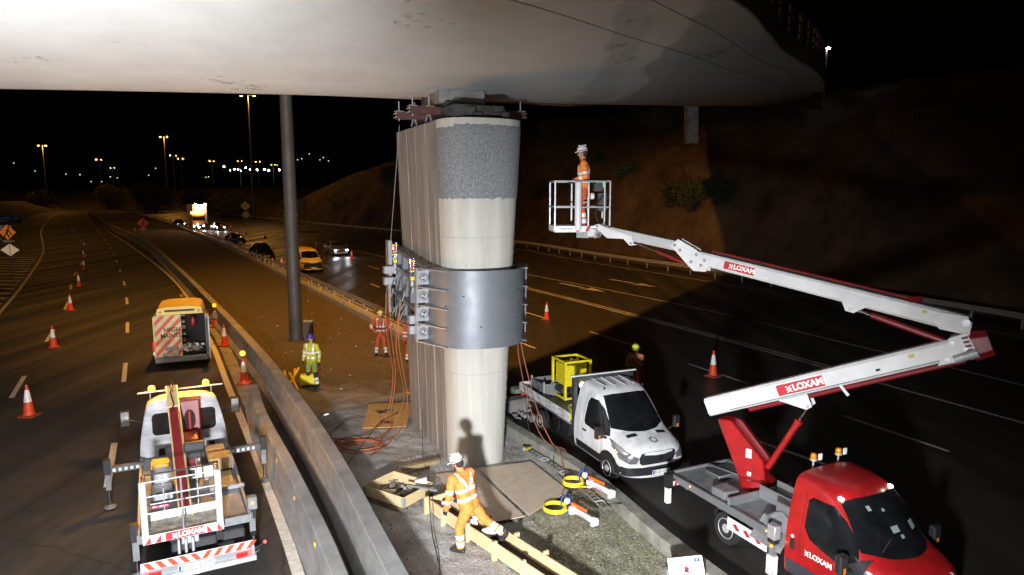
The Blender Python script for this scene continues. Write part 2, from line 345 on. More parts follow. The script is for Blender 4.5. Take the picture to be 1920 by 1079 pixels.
# central reserve, finely gridded near the work so that the gravel is really uneven
def reserve_z(x, y):
    e = min(abs(x-Bi(y)), abs(x-Kf(y)), 1.0)
    return .07 + e*(.05*NZ.noise(V((x*.7, y*.7, 0))) + .035*NZ.noise(V((x*3.1, y*3.1, 2))) + .02*NZ.noise(V((x*9, y*9, 5))))
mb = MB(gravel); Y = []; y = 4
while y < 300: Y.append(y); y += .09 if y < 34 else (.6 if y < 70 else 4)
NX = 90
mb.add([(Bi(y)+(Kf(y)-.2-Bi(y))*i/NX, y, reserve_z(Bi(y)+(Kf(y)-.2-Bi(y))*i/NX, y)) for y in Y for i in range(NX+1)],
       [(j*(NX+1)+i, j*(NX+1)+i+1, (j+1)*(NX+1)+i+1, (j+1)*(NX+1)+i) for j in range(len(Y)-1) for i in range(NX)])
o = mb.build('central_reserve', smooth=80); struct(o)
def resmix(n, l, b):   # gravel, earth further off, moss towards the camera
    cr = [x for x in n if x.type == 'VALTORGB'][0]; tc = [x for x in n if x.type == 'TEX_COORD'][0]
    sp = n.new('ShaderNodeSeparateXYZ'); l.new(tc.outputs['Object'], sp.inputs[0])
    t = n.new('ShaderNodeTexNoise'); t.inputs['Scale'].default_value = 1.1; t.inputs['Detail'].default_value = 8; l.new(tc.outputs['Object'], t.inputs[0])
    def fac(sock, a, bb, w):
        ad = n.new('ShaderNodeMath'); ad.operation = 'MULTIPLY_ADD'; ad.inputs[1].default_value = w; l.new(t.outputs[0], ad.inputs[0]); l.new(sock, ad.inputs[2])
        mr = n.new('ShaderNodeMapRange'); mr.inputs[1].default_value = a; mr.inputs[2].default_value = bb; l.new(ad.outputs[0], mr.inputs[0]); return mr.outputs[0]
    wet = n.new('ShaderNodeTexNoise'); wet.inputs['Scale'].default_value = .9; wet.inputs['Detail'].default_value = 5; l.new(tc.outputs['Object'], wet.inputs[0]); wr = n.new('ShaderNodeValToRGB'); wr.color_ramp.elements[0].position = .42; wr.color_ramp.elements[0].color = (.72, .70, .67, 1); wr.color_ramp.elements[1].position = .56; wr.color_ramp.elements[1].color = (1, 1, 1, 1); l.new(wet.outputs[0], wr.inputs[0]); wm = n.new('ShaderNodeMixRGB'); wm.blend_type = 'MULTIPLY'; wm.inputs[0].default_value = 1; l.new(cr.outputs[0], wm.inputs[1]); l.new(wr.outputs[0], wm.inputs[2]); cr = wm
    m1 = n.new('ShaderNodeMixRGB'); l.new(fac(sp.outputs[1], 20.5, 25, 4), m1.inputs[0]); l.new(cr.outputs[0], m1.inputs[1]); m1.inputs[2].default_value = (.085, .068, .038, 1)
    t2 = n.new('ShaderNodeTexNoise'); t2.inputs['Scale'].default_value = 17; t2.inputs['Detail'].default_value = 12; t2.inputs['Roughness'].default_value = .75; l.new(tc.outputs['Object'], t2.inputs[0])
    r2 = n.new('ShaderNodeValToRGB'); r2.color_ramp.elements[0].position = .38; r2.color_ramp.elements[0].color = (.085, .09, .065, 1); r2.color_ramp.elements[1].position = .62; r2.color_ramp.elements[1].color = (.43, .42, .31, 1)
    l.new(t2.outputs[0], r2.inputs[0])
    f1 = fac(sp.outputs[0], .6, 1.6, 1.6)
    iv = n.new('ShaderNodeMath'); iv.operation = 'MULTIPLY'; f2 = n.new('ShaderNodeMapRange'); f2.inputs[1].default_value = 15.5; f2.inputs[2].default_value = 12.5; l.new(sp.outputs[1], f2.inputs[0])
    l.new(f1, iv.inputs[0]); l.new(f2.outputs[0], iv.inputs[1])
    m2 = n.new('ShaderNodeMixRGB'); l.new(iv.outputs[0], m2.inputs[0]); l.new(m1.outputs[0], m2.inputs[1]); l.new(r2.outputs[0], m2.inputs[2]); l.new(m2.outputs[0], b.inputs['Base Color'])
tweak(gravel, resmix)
# loose stones and litter on the gravel
stone_m = mat('loose_stone', (.3, .29, .27), .9, 0, .4, 8)
mb = MB(stone_m); rs = random.Random(4)
for k in range(2600):
    y = rs.uniform(9.5, 19.5); x = rs.uniform(Bi(y)+.1, Kf(y)-.35); r = rs.uniform(.008, .026)*(1.5 if rs.random() < .06 else 1)
    c = V((x, y, reserve_z(x, y)+r*.3)); q = [V((rs.uniform(.7, 1.2)*a*r, rs.uniform(.7, 1.2)*b*r, rs.uniform(.5, .9)*e*r)) for a, b, e in ((1, 0, 0), (-1, 0, 0), (0, 1, 0), (0, -1, 0), (0, 0, 1), (0, 0, -1))]
    mb.add([c+p for p in q], [(0, 2, 4), (2, 1, 4), (1, 3, 4), (3, 0, 4), (2, 0, 5), (1, 2, 5), (3, 1, 5), (0, 3, 5)])
o = mb.build('loose_stones'); o['kind'] = 'stuff'; tag(o, 'loose stones scattered over the gravel of the central reserve', 'stones')
# weeds and dead grass
grass_m = mat('dry_grass', (.17, .15, .07), .9, 0, .5, 3)
mb = MB(grass_m)
for k in range(6500):
    zone = rs.random()
    if zone < .55: y = rs.uniform(9.5, 14); x = rs.uniform(.3+(14-y)*.1, Kf(y)-.25)
    else:
        y = rs.uniform(22, 46); x = rs.uniform(Bi(y)+.3, Kf(y)-.5)
        if NZ.noise(V((x*.5, y*.5, 7))) < -.05: continue
    z = reserve_z(x, y); h = rs.uniform(.02, .07)*(1 if zone < .55 else 1.8); a = rs.uniform(0, 2*pi); w = .008 if zone < .55 else .016
    dx, dy = cos(a)*w, sin(a)*w; lx, ly = rs.uniform(-1, 1)*h*.7, rs.uniform(-1, 1)*h*.7
    mb.add([(x-dx, y-dy, z-.005), (x+dx, y+dy, z-.005), (x+lx, y+ly, z+h)], [(0, 1, 2)])
o = mb.build('grass_tufts'); o['kind'] = 'stuff'; tag(o, 'thin dry grass and moss tufts growing in the gravel', 'grass')

# ---- painted lines
mb = MB(paint)
ribbon(mb, Ef, -3, 300, -.1, .1, .004, paint)
Lf = interp([(-17, 16), (-22.5, 26.5), (-28.8, 37.9), (-41.1, 58.1), (-55.7, 81), (-91, 132.4), (-156, 235), (-190, 300)])
ribbon(mb, Lf, 12, 300, -.1, .1, .004, paint)
L2d = interp([(-4.5, 5.6), (-9.97, 16.29), (-14.7, 25.3), (-20.25, 35.4), (-25.87, 45.3), (-31.64, 55), (-47.6, 81), (-82, 135), (-143, 230)])
L1d = interp([(-9, 8.4), (-17.31, 23.43), (-22.84, 33.6), (-28.13, 42.9), (-34.2, 52.7), (-50.6, 81), (-85.5, 133), (-148, 230)])
def dashes(f, y0, length, period, n, w=.075):
    y = y0
    for k in range(n):
        d = V((f(y+.5)-f(y-.5), 1)).normalized().y
        ribbon(mb, f, y, y+length*d, -w, w, .004, paint, 1.0); y += period*d
dashes(L2d, 14.6, 3.1, 9.8, 20); dashes(L1d, 21.4, 3.1, 9.8, 18)
# gore hatching left of the running lane
for k in range(17):
    y = 36 + k*2.2; x1 = Lf(y)-.5; x0 = x1 - 3 - k*.28
    mb.add([(x0, y+1.2, .004), (x1, y, .004), (x1, y+.45, .004), (x0, y+1.65, .004)], [(0, 1, 2, 3)], paint)
G2 = interp([(-34, 36), (-46.5, 58), (-62, 81), (-97, 132)]); ribbon(mb, G2, 34, 130, -.08, .08, .004, paint)
struct(mb.build('left_lane_markings'))
mb = MB(paint)
ribbon(mb, R2, 5, 300, -.07, .07, .004, paint); ribbon(mb, R2, 24, 60, .28, .40, .004, paint)
def off(f, d): return lambda y: f(y) + d
L1r = interp([(19.5, 13), (17.6, 22.9), (15.6, 27.7), (10.6, 39.4), (2.5, 54), (-8, 71), (-22, 91), (-50, 143), (-100, 220)])
ribbon(mb, L1r, 10, 75, -.06, .06, .004, paint)
ribbon(mb, Rl, 28, 200, -1.9, -1.75, .004, paint)
La = interp([(8.6, 14), (7.83, 15.6), (6.42, 17.7), (1.74, 27.2), (-4.6, 39), (-12.5, 54), (-19, 66), (-34, 92), (-64, 143)])
Lb = interp([(13.2, 13), (11.19, 16.75), (9.59, 20.2), (6.2, 27.3), (4.4, 31), (-1.6, 42), (-9.5, 56), (-15, 66), (-30, 91), (-60, 143)])
dashes(La, 15.6, 2.3, 7.4, 15, .06); dashes(Lb, 16.75, 3.2, 7.0, 15, .06)
ribbon(mb, Kf, 24, 280, .8, .92, .004, paint)
for x, y in ((3.6, 50.5), (7.6, 53)):      # lane arrows
    d = V((.5, -.87)); n = V((.87, .5)); p = V((x, y))
    q = [p-n*.14, p+n*.14, p+n*.14+d*3.4, p+n*.55+d*3.1, p+d*5.4, p-n*.55+d*3.1, p-n*.14+d*3.4]
    mb.add([(a.x, a.y, .0045) for a in q], [(0, 1, 2, 6), (3, 4, 5), (2, 3, 5, 6)], paint)
struct(mb.build('right_lane_markings'))
# ---- gutter strip beside the outer barrier and kerb on the right
mb = MB(concd); ribbon(mb, Ef, 6, 34, .22, .62, .005, concd, .4); struct(mb.build('gutter'))
mb = MB(concd)
kerb_m = mat('kerb_concrete', (.27, .27, .23), .9, 0, .45, 2.5, .7, 30)
profile_sweep(mb, Kf, -2, 26, [(.06, -.05), (.06, .30), (.03, .33), (-.24, .33), (-.27, .30), (-.27, -.05)], kerb_m, .6, 1.0)
tag(mb.build('kerb_wall', smooth=30), 'low mossy concrete kerb wall edging the gravel beside the white truck', 'kerb')
# ---- concrete barriers
brace = mat('cast_concrete', (.27, .27, .27), .85, 0, .35, 1.3, .5, 35, stretch=(1, 1, 2.5))
mb = MB(brace)
profile_sweep(mb, Bi, -2, 290, [(0, -.05), (0, .88), (-.02, .9), (-.29, .9), (-.31, .88), (-.37, .28), (-.5, .08), (-.5, -.05)], brace, .7, 1.04)
tag(mb.build('concrete_barrier', smooth=25), 'long inner concrete barrier running away along the gravel central reserve', 'barrier')
mb = MB(brace)
b_root = thing('concrete_barrier', 'shorter outer concrete barrier between the rear-view lift truck and the long barrier', 'barrier', (0, 0, 0))
profile_sweep(mb, Bo, -2, 20.2, [(0, -.05), (0, .78), (-.02, .8), (-.23, .8), (-.25, .78), (-.30, .3), (-.4, .12), (-.4, -.05)], brace, .5, 1.0)
mb.build('wall', b_root, smooth=25)
for y, m_ in ((10.9, amber_off), (12.7, orange_pl), (14.6, orange_pl)):
    x = Bo(y)-.28
    mb = MB(mid_grey); mb.box((x, y, .62), (.05, .1, .12), mid_grey, .46); mb.box((x-.028, y-.014, .64), (.012, .08, .08), orange_yellow, .46); mb.build('reflector', b_root)
cast_j = mat('joint_black', (.02, .02, .02), .9)
# cast concrete edge strip + steel guardrail, near side of the right carriageway
root = thing('guardrail', 'steel guardrail on concrete plinth between the reserve and the right carriageway', 'guardrail')
mb = MB(conc); profile_sweep(mb, Kf, 27, 260, [(-.1, -.05), (-.1, .42), (-.42, .42), (-.5, .3), (-.52, -.05)], conc, 1.5, 1.05); mb.build('plinth', root, smooth=25)
mb = MB(galv); profile_sweep(mb, Kf, 22.5, 230, [(.13, .56), (.17, .62), (.13, .68), (.17, .74), (.13, .80), (.10, .80), (.13, .74), (.10, .68), (.13, .62), (.10, .56)], galv, 1.5, 1.05); mb.build('rail', root, smooth=25)
def row_of_posts(f, dx, y, step, n, root, h, zc, a):
    q = MB(galv); q.box((0, 0, 0), (.07, .12, h), galv, a); p0 = None
    for k in range(n):
        if p0 is None: p = p0 = q.build('post', root)
        else: p = p0.copy(); COL.objects.link(p); p.parent = root
        p.location = (f(y)+dx, y, zc); y += step
row_of_posts(Kf, .04, 23, 1.75, 84, root, .66, .29, .45)
for k in range(14):
    y = 27 + k*2.9; mb = MB(plate_w); mb.box((Kf(y)-.22, y, .47), (.05, .16, .09), plate_w, .5); mb.build('reflector', root)
root = thing('guardrail', 'far steel guardrail running below the rocky bank', 'guardrail')
mb = MB(galv); profile_sweep(mb, Rl, 8, 260, [(0, .5), (-.04, .57), (0, .65), (-.04, .72), (0, .8), (.04, .8), (0, .72), (.04, .65), (0, .57), (.04, .5)], galv, 2, 1.05); mb.build('rail', root, smooth=25)
row_of_posts(Rl, .09, 12, 2.6, 61, root, .78, .36, .3)

# ---- bank: rock cutting behind the right carriageway
def bank_h(y): return 4 if y > 190 else (16 if y < 60 else 16 + (y-60)*.05 if y < 110 else 18.5 - (y-110)*.13 if y < 165 else 11.35 - (y-165)*.29)
def bank_f(y): return Rl(y)
mb = MB(rock); Y = ys(-2, 300, 1.1, 1.012); PR = [(1.6, 0), (3, .03), (4.2, .2), (5.2, .38), (6.4, .52), (7.6, .63), (9.2, .73), (11.5, .84), (15, .95), (22, 1.05), (40, 1.15), (90, 1.2)]
fine = []
for a, b in zip(PR, PR[1:]):
    for k in range(4): fine.append((a[0]+(b[0]-a[0])*k/4, a[1]+(b[1]-a[1])*k/4))
fine.append(PR[-1]); vs = []
for y in Y:
    n = nrm(bank_f, y); p = V((bank_f(y), y)); h = bank_h(y)
    for o, f in fine:
        q = p + n*o; z = f*h
        w = min(1, f*6)
        nz = NZ.fractal(V((q.x*.16, q.y*.16, z*.22)), 1, 2, 5) ; nz2 = NZ.ridged_multi_fractal(V((q.x*.1, q.y*.1, z*.07)), 1, 2, 4, 1, 2)
        q = q + n*w*(nz*1.6 + (nz2-1)*1.1); vs.append((q.x, q.y, z + w*nz*.9 - .04))
k = len(fine)
mb.add(vs, [(j*k+i, j*k+i+1, (j+1)*k+i+1, (j+1)*k+i) for j in range(len(Y)-1) for i in range(k-1)])
struct(mb.build('rock_bank', smooth=35))
# left verge embankment, low and dark
mb = MB(earth); Y = ys(30, 420, 3, 1.03); vs = []
for y in Y:
    for o, z in ((0, 0), (3, .3), (7, 1.6), (14, 3.2), (40, 4.0), (120, 5)):
        x = Lf(y) - 6 - max(0, (90-y)*.1) - o; vs.append((x, y, z*min(1, (y-25)/30) - .04 + .5*z*NZ.noise(V((x*.12, y*.12, 0)))))
mb.add(vs, [(j*6+i, (j+1)*6+i, (j+1)*6+i+1, j*6+i+1) for j in range(len(Y)-1) for i in range(5)]); struct(mb.build('verge', smooth=60))
# far rise that closes the view
mb = MB(earth); vs = []; N = 60
for i in range(N+1):
    x = -420 + i*12; h = 8 + 5*NZ.noise(V((i*.16, 0, 3))) + max(0, (i-18))*.32
    for dy, f in ((0, 0), (15, .45), (45, 1), (400, 1.3)): vs.append((x, 330 + dy + 12*NZ.noise(V((i*.3, 1, 1))), h*f - .04))
mb.add(vs, [(i*4+j, (i+1)*4+j, (i+1)*4+j+1, i*4+j+1) for i in range(N) for j in range(3)]); struct(mb.build('hills', smooth=60))

# ================================================================== BRIDGE
def smooth_poly(pts, n):
    P = [V(p) for p in pts]; out = []
    for i in range(len(P)-1):
        p0 = P[i-1] if i else P[0]*2-P[1]; p1, p2 = P[i], P[i+1]; p3 = P[i+2] if i+2 < len(P) else P[-1]*2-P[-2]
        for k in range(n):
            t = k/n; out.append(.5*((2*p1) + (p2-p0)*t + (2*p0-5*p1+4*p2-p3)*t*t + (3*p1-p0-3*p2+p3)*t**3))
    out.append(P[-1]); return out
Ne = smooth_poly([(-32, -4, 10.2), (-18, -2, 10.1), (-8, 1.5, 10.0), (0, 7.8, 10.0), (3.9, 12.7, 10.0), (5.3, 15.0, 10.0), (6.6, 17.3, 10.05), (9.0, 21.0, 10.2), (12.6, 28.5, 10.9), (16.6, 38, 12.1), (21.5, 50, 13.8), (26, 61, 15)], 6)
Me = smooth_poly([(-32, 13.8, 8.85), (-20, 14.9, 8.9), (-12, 15.9, 8.93), (-5, 16.9, 8.93), (-1.7, 17.6, 8.93), (.8, 19.2, 9.12), (2.6, 21.5, 9.4), (5.4, 26, 9.95), (8, 32, 10.7), (11.5, 41, 11.75), (18, 54, 13.4), (25, 67, 15)], 6)
Fe = smooth_poly([(-32, 21, 10.2), (-20, 21.2, 10.2), (-13, 21.6, 10.2), (-8.5, 22.3, 10.2), (-5, 24.6, 10.3), (-3.6, 26.4, 10.3), (-2, 29, 10.45), (.6, 34, 11), (3.4, 39.5, 11.6), (8.2, 49, 13), (14, 61, 14.6), (20, 74, 16)], 6)
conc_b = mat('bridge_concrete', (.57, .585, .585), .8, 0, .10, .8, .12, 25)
def bridge_paint(n, l, b):
    cr = [x for x in n if x.type == 'VALTORGB'][0]; tc = [x for x in n if x.type == 'TEX_COORD'][0]
    sp = n.new('ShaderNodeSeparateXYZ'); l.new(tc.outputs['Object'], sp.inputs[0])
    # flaked patches in a loose band
    t = n.new('ShaderNodeTexNoise'); t.inputs['Scale'].default_value = 4.5; t.inputs['Detail'].default_value = 9; t.inputs['Roughness'].default_value = .75; l.new(tc.outputs['Object'], t.inputs[0])
    t3 = n.new('ShaderNodeTexNoise'); t3.inputs['Scale'].default_value = .55; l.new(tc.outputs['Object'], t3.inputs[0])
    a = n.new('ShaderNodeMath'); a.operation = 'MULTIPLY'; l.new(t.outputs[0], a.inputs[0]); l.new(t3.outputs[0], a.inputs[1])
    r = n.new('ShaderNodeValToRGB'); r.color_ramp.elements[0].position = .368; r.color_ramp.elements[1].position = .378; l.new(a.outputs[0], r.inputs[0])
    m1 = n.new('ShaderNodeMixRGB'); l.new(r.outputs[0], m1.inputs[0]); l.new(cr.outputs[0], m1.inputs[1]); m1.inputs[2].default_value = (.33, .34, .32, 1)
    # grey anti-graffiti coats with straight-ish edges, right of the pier: soft bands in x; the far right darkens further to paint in the light's fade
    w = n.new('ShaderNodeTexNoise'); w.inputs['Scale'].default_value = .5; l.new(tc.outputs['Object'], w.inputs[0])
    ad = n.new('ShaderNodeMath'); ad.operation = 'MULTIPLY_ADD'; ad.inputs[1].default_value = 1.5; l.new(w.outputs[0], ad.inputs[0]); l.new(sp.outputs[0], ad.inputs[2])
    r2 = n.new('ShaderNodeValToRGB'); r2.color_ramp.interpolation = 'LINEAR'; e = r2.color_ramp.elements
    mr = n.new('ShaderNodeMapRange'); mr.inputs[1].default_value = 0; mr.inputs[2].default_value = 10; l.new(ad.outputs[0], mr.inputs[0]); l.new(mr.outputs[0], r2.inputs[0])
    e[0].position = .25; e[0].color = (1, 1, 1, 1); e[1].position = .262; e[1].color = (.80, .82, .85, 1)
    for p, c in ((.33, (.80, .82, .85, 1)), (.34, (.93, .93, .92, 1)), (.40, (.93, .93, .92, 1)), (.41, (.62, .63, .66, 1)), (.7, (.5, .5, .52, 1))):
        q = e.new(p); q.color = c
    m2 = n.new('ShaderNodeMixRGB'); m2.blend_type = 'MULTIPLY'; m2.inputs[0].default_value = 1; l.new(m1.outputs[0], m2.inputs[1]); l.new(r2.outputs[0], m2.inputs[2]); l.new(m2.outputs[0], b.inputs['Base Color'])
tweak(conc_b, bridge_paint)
br = thing('overpass_bridge', 'pale curved concrete box girder bridge sweeping overhead above the pier', 'bridge', (0, 0, 0))
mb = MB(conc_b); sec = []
for i in range(len(Ne)):
    N_, M_, F_ = Ne[i], Me[i], Fe[i]; row = []
    for k in range(15):
        s = k/14; p = N_.lerp(M_, s); e = (1-s)
        zz = M_.z + (N_.z-M_.z)*(.32*e + .68*e**2.4) if e > 0 else M_.z
        row.append(V((p.x, p.y, zz)))
    for k in range(1, 11):
        s = k/10; p = M_.lerp(F_, s); row.append(V((p.x, p.y, M_.z + (F_.z-M_.z)*min(1, 1.25*s**1.6)/1.0 if s < .87 else F_.z)))
    sec.append(row)
n_ = len(sec[0]); vs = [p for r_ in sec for p in r_]
mb.add(vs, [(j*n_+i, (j+1)*n_+i, (j+1)*n_+i+1, j*n_+i+1) for j in range(len(sec)-1) for i in range(n_-1)])
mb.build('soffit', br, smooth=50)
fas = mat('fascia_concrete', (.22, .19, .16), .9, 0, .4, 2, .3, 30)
def edge_strip(E, sgn, nm, prof, m):
    mb = MB(m); k = len(prof); vs = []
    for i, p in enumerate(E):
        d = (E[min(i+1, len(E)-1)] - E[max(0, i-1)]); d.z = 0; d.normalize(); n = V((d.y, -d.x, 0))*sgn
        for o, z in prof: vs.append(p + n*o + V((0, 0, z)))
    fs = [(i*k+j, i*k+(j+1) % k, (i+1)*k+(j+1) % k, (i+1)*k+j) for i in range(len(E)-1) for j in range(k)]
    mb.add(vs, fs, m); return mb.build(nm, br, smooth=30)
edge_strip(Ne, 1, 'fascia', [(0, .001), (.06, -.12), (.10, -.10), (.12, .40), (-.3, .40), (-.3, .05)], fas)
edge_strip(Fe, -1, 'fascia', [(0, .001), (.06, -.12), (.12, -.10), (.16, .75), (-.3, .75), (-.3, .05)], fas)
mb = MB(asphalt); vs = []
for i in range(len(Ne)): vs += [Ne[i]+V((0, 0, .36)), Fe[i]+V((0, 0, .36))]
mb.add(vs, [(2*i, 2*i+1, 2*i+3, 2*i+2) for i in range(len(Ne)-1)]); mb.build('deck_top', br)
rail_m = mat('parapet_metal', (.3, .26, .2), .5, .5, .2, 6)
for E_, nm in ((Ne, 1), (Fe, -1)):
    mb = MB(rail_m)
    for h in (.65, .9, 1.15): mb.tube([p+V((0, 0, h)) for p in E_], .03, 5, rail_m)
    acc = 0
    for i in range(len(E_)-1):
        L = (E_[i+1]-E_[i]).length; t = acc
        while t < L: p = E_[i].lerp(E_[i+1], t/L); mb.box(p+V((0, 0, .78)), (.07, .07, .85), rail_m); t += 1.1
        acc = t - L
    mb.build('parapet', br)
# longitudinal joints, real 12 mm grooves capped by a thin dark seal
mb = MB(mat('joint_seal', (.2, .2, .2), .9))
for s in (1.6, 3.6):
    pts = [r_[int(s)].lerp(r_[int(s)+1], s % 1) - V((0, 0, .004)) for r_ in sec[14:50]]
    mb.tube(pts, .009, 4)
mb.build('joint_seal', br)
mb = MB(concd); mb.beam((13.0, 50.5, 10.2), (12.9, 50.5, 13.2), .8, .9, concd, up=(0, 1, 0)); mb.build('bank_pier', br)

# ================================================================== PIER
ax = V((-.41, .912, 0)).normalized(); vx = V((ax.y, -ax.x, 0))
P0 = V((-.96, 16.33, 0))           # centre of the nose arc
def pier_sec(z, grow=0, n=14):
    t = z/8.2; hw = (.68 + .32*t**1.1) + grow; Lr = 3.05 + .25*t; nose = .80 + grow + .10*t; out = []
    for i in range(n+1):
        a = -pi/2 + pi*i/n; e = .8; ca, sa = cos(a), sin(a)
        out.append((-nose*abs(ca)**e - .0*t, hw*math.copysign(abs(sa)**e, sa)))
    for i in range(n+1):
        a = pi/2 - pi*i/n; ca, sa = cos(a), sin(a); out.append((Lr + nose*abs(ca)**.8, hw*math.copysign(abs(sa)**.8, sa)))
    return out
def pw(u, v, z): p = P0 + ax*u + vx*v; return V((p.x + .016*max(z, 0), p.y, z))
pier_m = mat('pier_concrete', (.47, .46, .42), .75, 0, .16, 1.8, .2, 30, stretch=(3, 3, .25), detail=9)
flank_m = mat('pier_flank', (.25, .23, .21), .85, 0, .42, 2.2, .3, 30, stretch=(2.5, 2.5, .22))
render_m = mat('pier_render', (.23, .245, .26), .95, 0, .6, 30, 1.0, 40, detail=6)
pr_ = thing('bridge_pier', 'tall pale concrete pier with dark roughcast band carrying the bridge', 'pier', (0, 0, 0))
zs = [-.1, .3, .8, 1.6, 2.4, 3.2, 4, 4.8, 5.6, 6.2, 6.58, 7.2, 7.85, 8.0, 8.2]
mb = MB(pier_m); rows = []
N1 = 14
for z in zs: rows += [pw(u, v, z) for u, v in pier_sec(max(z, 0))]
k = 2*(N1+1)
for j in range(len(zs)-1):
    for i in range(k):
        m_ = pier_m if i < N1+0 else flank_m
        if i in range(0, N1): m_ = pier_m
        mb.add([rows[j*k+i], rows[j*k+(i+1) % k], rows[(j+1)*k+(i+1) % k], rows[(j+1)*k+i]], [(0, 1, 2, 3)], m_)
mb.add([rows[(len(zs)-1)*k+i] for i in range(k)], [tuple(range(k))], pier_m)
# weld
o = mb.build('shaft', pr_); bm = bmesh.new(); bm.from_mesh(o.data); bmesh.ops.remove_doubles(bm, verts=bm.verts, dist=1e-4); bmesh.ops.recalc_face_normals(bm, faces=bm.faces); bm.to_mesh(o.data); bm.free()
o.data.polygons.foreach_set('use_smooth', [True]*len(o.data.polygons)); o.data.set_sharp_from_angle(angle=R(35))
# roughcast band: a real 15 mm coat on the nose with a ragged lower edge
mb = MB(render_m); n1 = 60; top = [pw(u, v, 7.86) for u, v in pier_sec(7.86, .015, n1)[:n1+1]]
rows = []
for fz in (0, .03, .06, .12, .3, .5, .7, .9, .97, 1):
    rr = []
    for i in range(n1+1):
        zb = 6.42 + .05*NZ.noise(V((i*.35, 0, 0))) + .035*NZ.noise(V((i*1.3, 3, 0))) + .02*NZ.noise(V((i*3.1, 8, 0))); zt = 8.06 + .03*NZ.noise(V((i*.5, 9, 0))) - .05*(i < 14)
        z = zb + (zt-zb)*fz; g = .016 if 0 < fz < 1 else -.005; u, v = pier_sec(z, g, n1)[i]; rr.append(pw(u, v, z))
    rows.append(rr)
n2 = n1+1; mb.add([p for r_ in rows for p in r_], [(j*n2+i, j*n2+i+1, (j+1)*n2+i+1, (j+1)*n2+i) for j in range(len(rows)-1) for i in range(n1)])
mb.build('roughcast_band', pr_, smooth=50)
# flank ribs (left and right)
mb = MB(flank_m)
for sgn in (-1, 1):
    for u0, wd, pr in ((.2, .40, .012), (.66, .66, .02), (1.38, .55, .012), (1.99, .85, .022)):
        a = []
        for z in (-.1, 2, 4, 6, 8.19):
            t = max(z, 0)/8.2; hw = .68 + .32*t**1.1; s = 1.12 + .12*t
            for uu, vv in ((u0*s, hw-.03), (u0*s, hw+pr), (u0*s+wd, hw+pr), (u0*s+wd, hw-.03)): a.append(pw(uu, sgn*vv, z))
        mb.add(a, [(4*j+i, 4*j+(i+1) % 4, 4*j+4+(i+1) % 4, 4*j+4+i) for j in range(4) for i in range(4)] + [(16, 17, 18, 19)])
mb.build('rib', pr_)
# formwork joints as fine raised fins, and blowholes, on the nose
mb = MB(mat('fin_concrete', (.33, .32, .29), .9))
for z in (2.35, 5.55):
    rr = [pw(u, v, z+h) for h in (-.006, .006) for u, v in pier_sec(z, .004, 40)[:41]]
    mb.add(rr, [(i, i+1, 42+i, 41+i) for i in range(40)])
rs = random.Random(77)
for k in range(130):
    z = rs.uniform(.1, 6.3); i = rs.uniform(4, 36); sec_ = pier_sec(z, .003, 40); u, v = sec_[int(i)]; c = pw(u, v, z+rs.uniform(-.03, .03)); r = rs.uniform(.006, .016)
    mb.sphere(c, r, 6, None)
mb.build('surface_flaws', pr_)
brg = mat('bearing_dark', (.06, .06, .058), .9, 0, .5, 3, .8, 12)
mb = MB(brg); mb.prism([(-.55, -.62), (2.6, -.62), (2.6, .62), (-.55, .62)], 8.19, 8.52, ((P0.x, P0.y, 0), ax, -vx), brg)
mb.prism([(.3, -.42), (2.4, -.42), (2.4, .5), (.3, .5)], 8.50, 8.70, ((P0.x, P0.y, 0), ax, -vx), brg)
for k in range(26):
    a = random.uniform(-.7, 1.2); b = random.uniform(-.66, .66); mb.box(pw(a, b, 8.25+random.uniform(0, .25)), (random.uniform(.1, .35), random.uniform(.1, .3), random.uniform(.06, .2)), brg, random.uniform(0, 3))
mb.build('bearing_block', pr_, bevel=.015)
mb = MB(concd); mb.prism([(.35, -.5), (1.9, -.5), (1.9, .62), (.45, .62)], 8.66, 8.99, ((P0.x, P0.y, 0), ax, -vx), concd); mb.build('plinth', pr_, bevel=.02)
for o_, u0, lab in ((0, .55, 'red steel jacking beam in front, with bolts, under the bridge by the pier head'), (1, 1.75, 'red steel jacking beam behind, with bolts, under the bridge by the pier head')):
    t = thing('jacking_beam', lab, 'steel beam', pw(u0, 0, 8.38), heading(vx), 'jacking beams at the pier head')
    rb = mat('oxide_beam', (.09, .035, .032), .6, .1, .4, 6)
    mb = MB(rb)
    for dy in (-.09, .09):
        mb.box((0, dy, .16), (2.9, .07, .012), rb); mb.box((0, dy, .0), (2.9, .07, .012), rb); mb.box((0, dy-.03*(1 if dy < 0 else -1), .08), (2.9, .012, .15), rb)
    mb.build('beam', t)
    mb = MB(galv)
    for x in (-1.38, 1.38, -.98):
        mb.cyl((x, 0, -.05), (x, 0, .42), .014, m=galv); mb.box((x, 0, .175), (.2, .2, .015)); mb.lathe([(.03, .185), (.03, .21)], (x, 0, 0), 6)
    for x in (-1.48, 1.48):
        for dz in (.03, .12): mb.cyl((x, -.12, dz), (x, .12, dz), .014)
    mb.build('bolt', t)
    mb = MB(alu)
    for x in (-1.0, -.45): mb.beam((x-.07, 0, -.17), (x-.03, 0, .0), .05, .03, alu); mb.beam((x+.07, 0, -.17), (x+.03, 0, .0), .05, .03, alu)
    mb.build('stand', t)

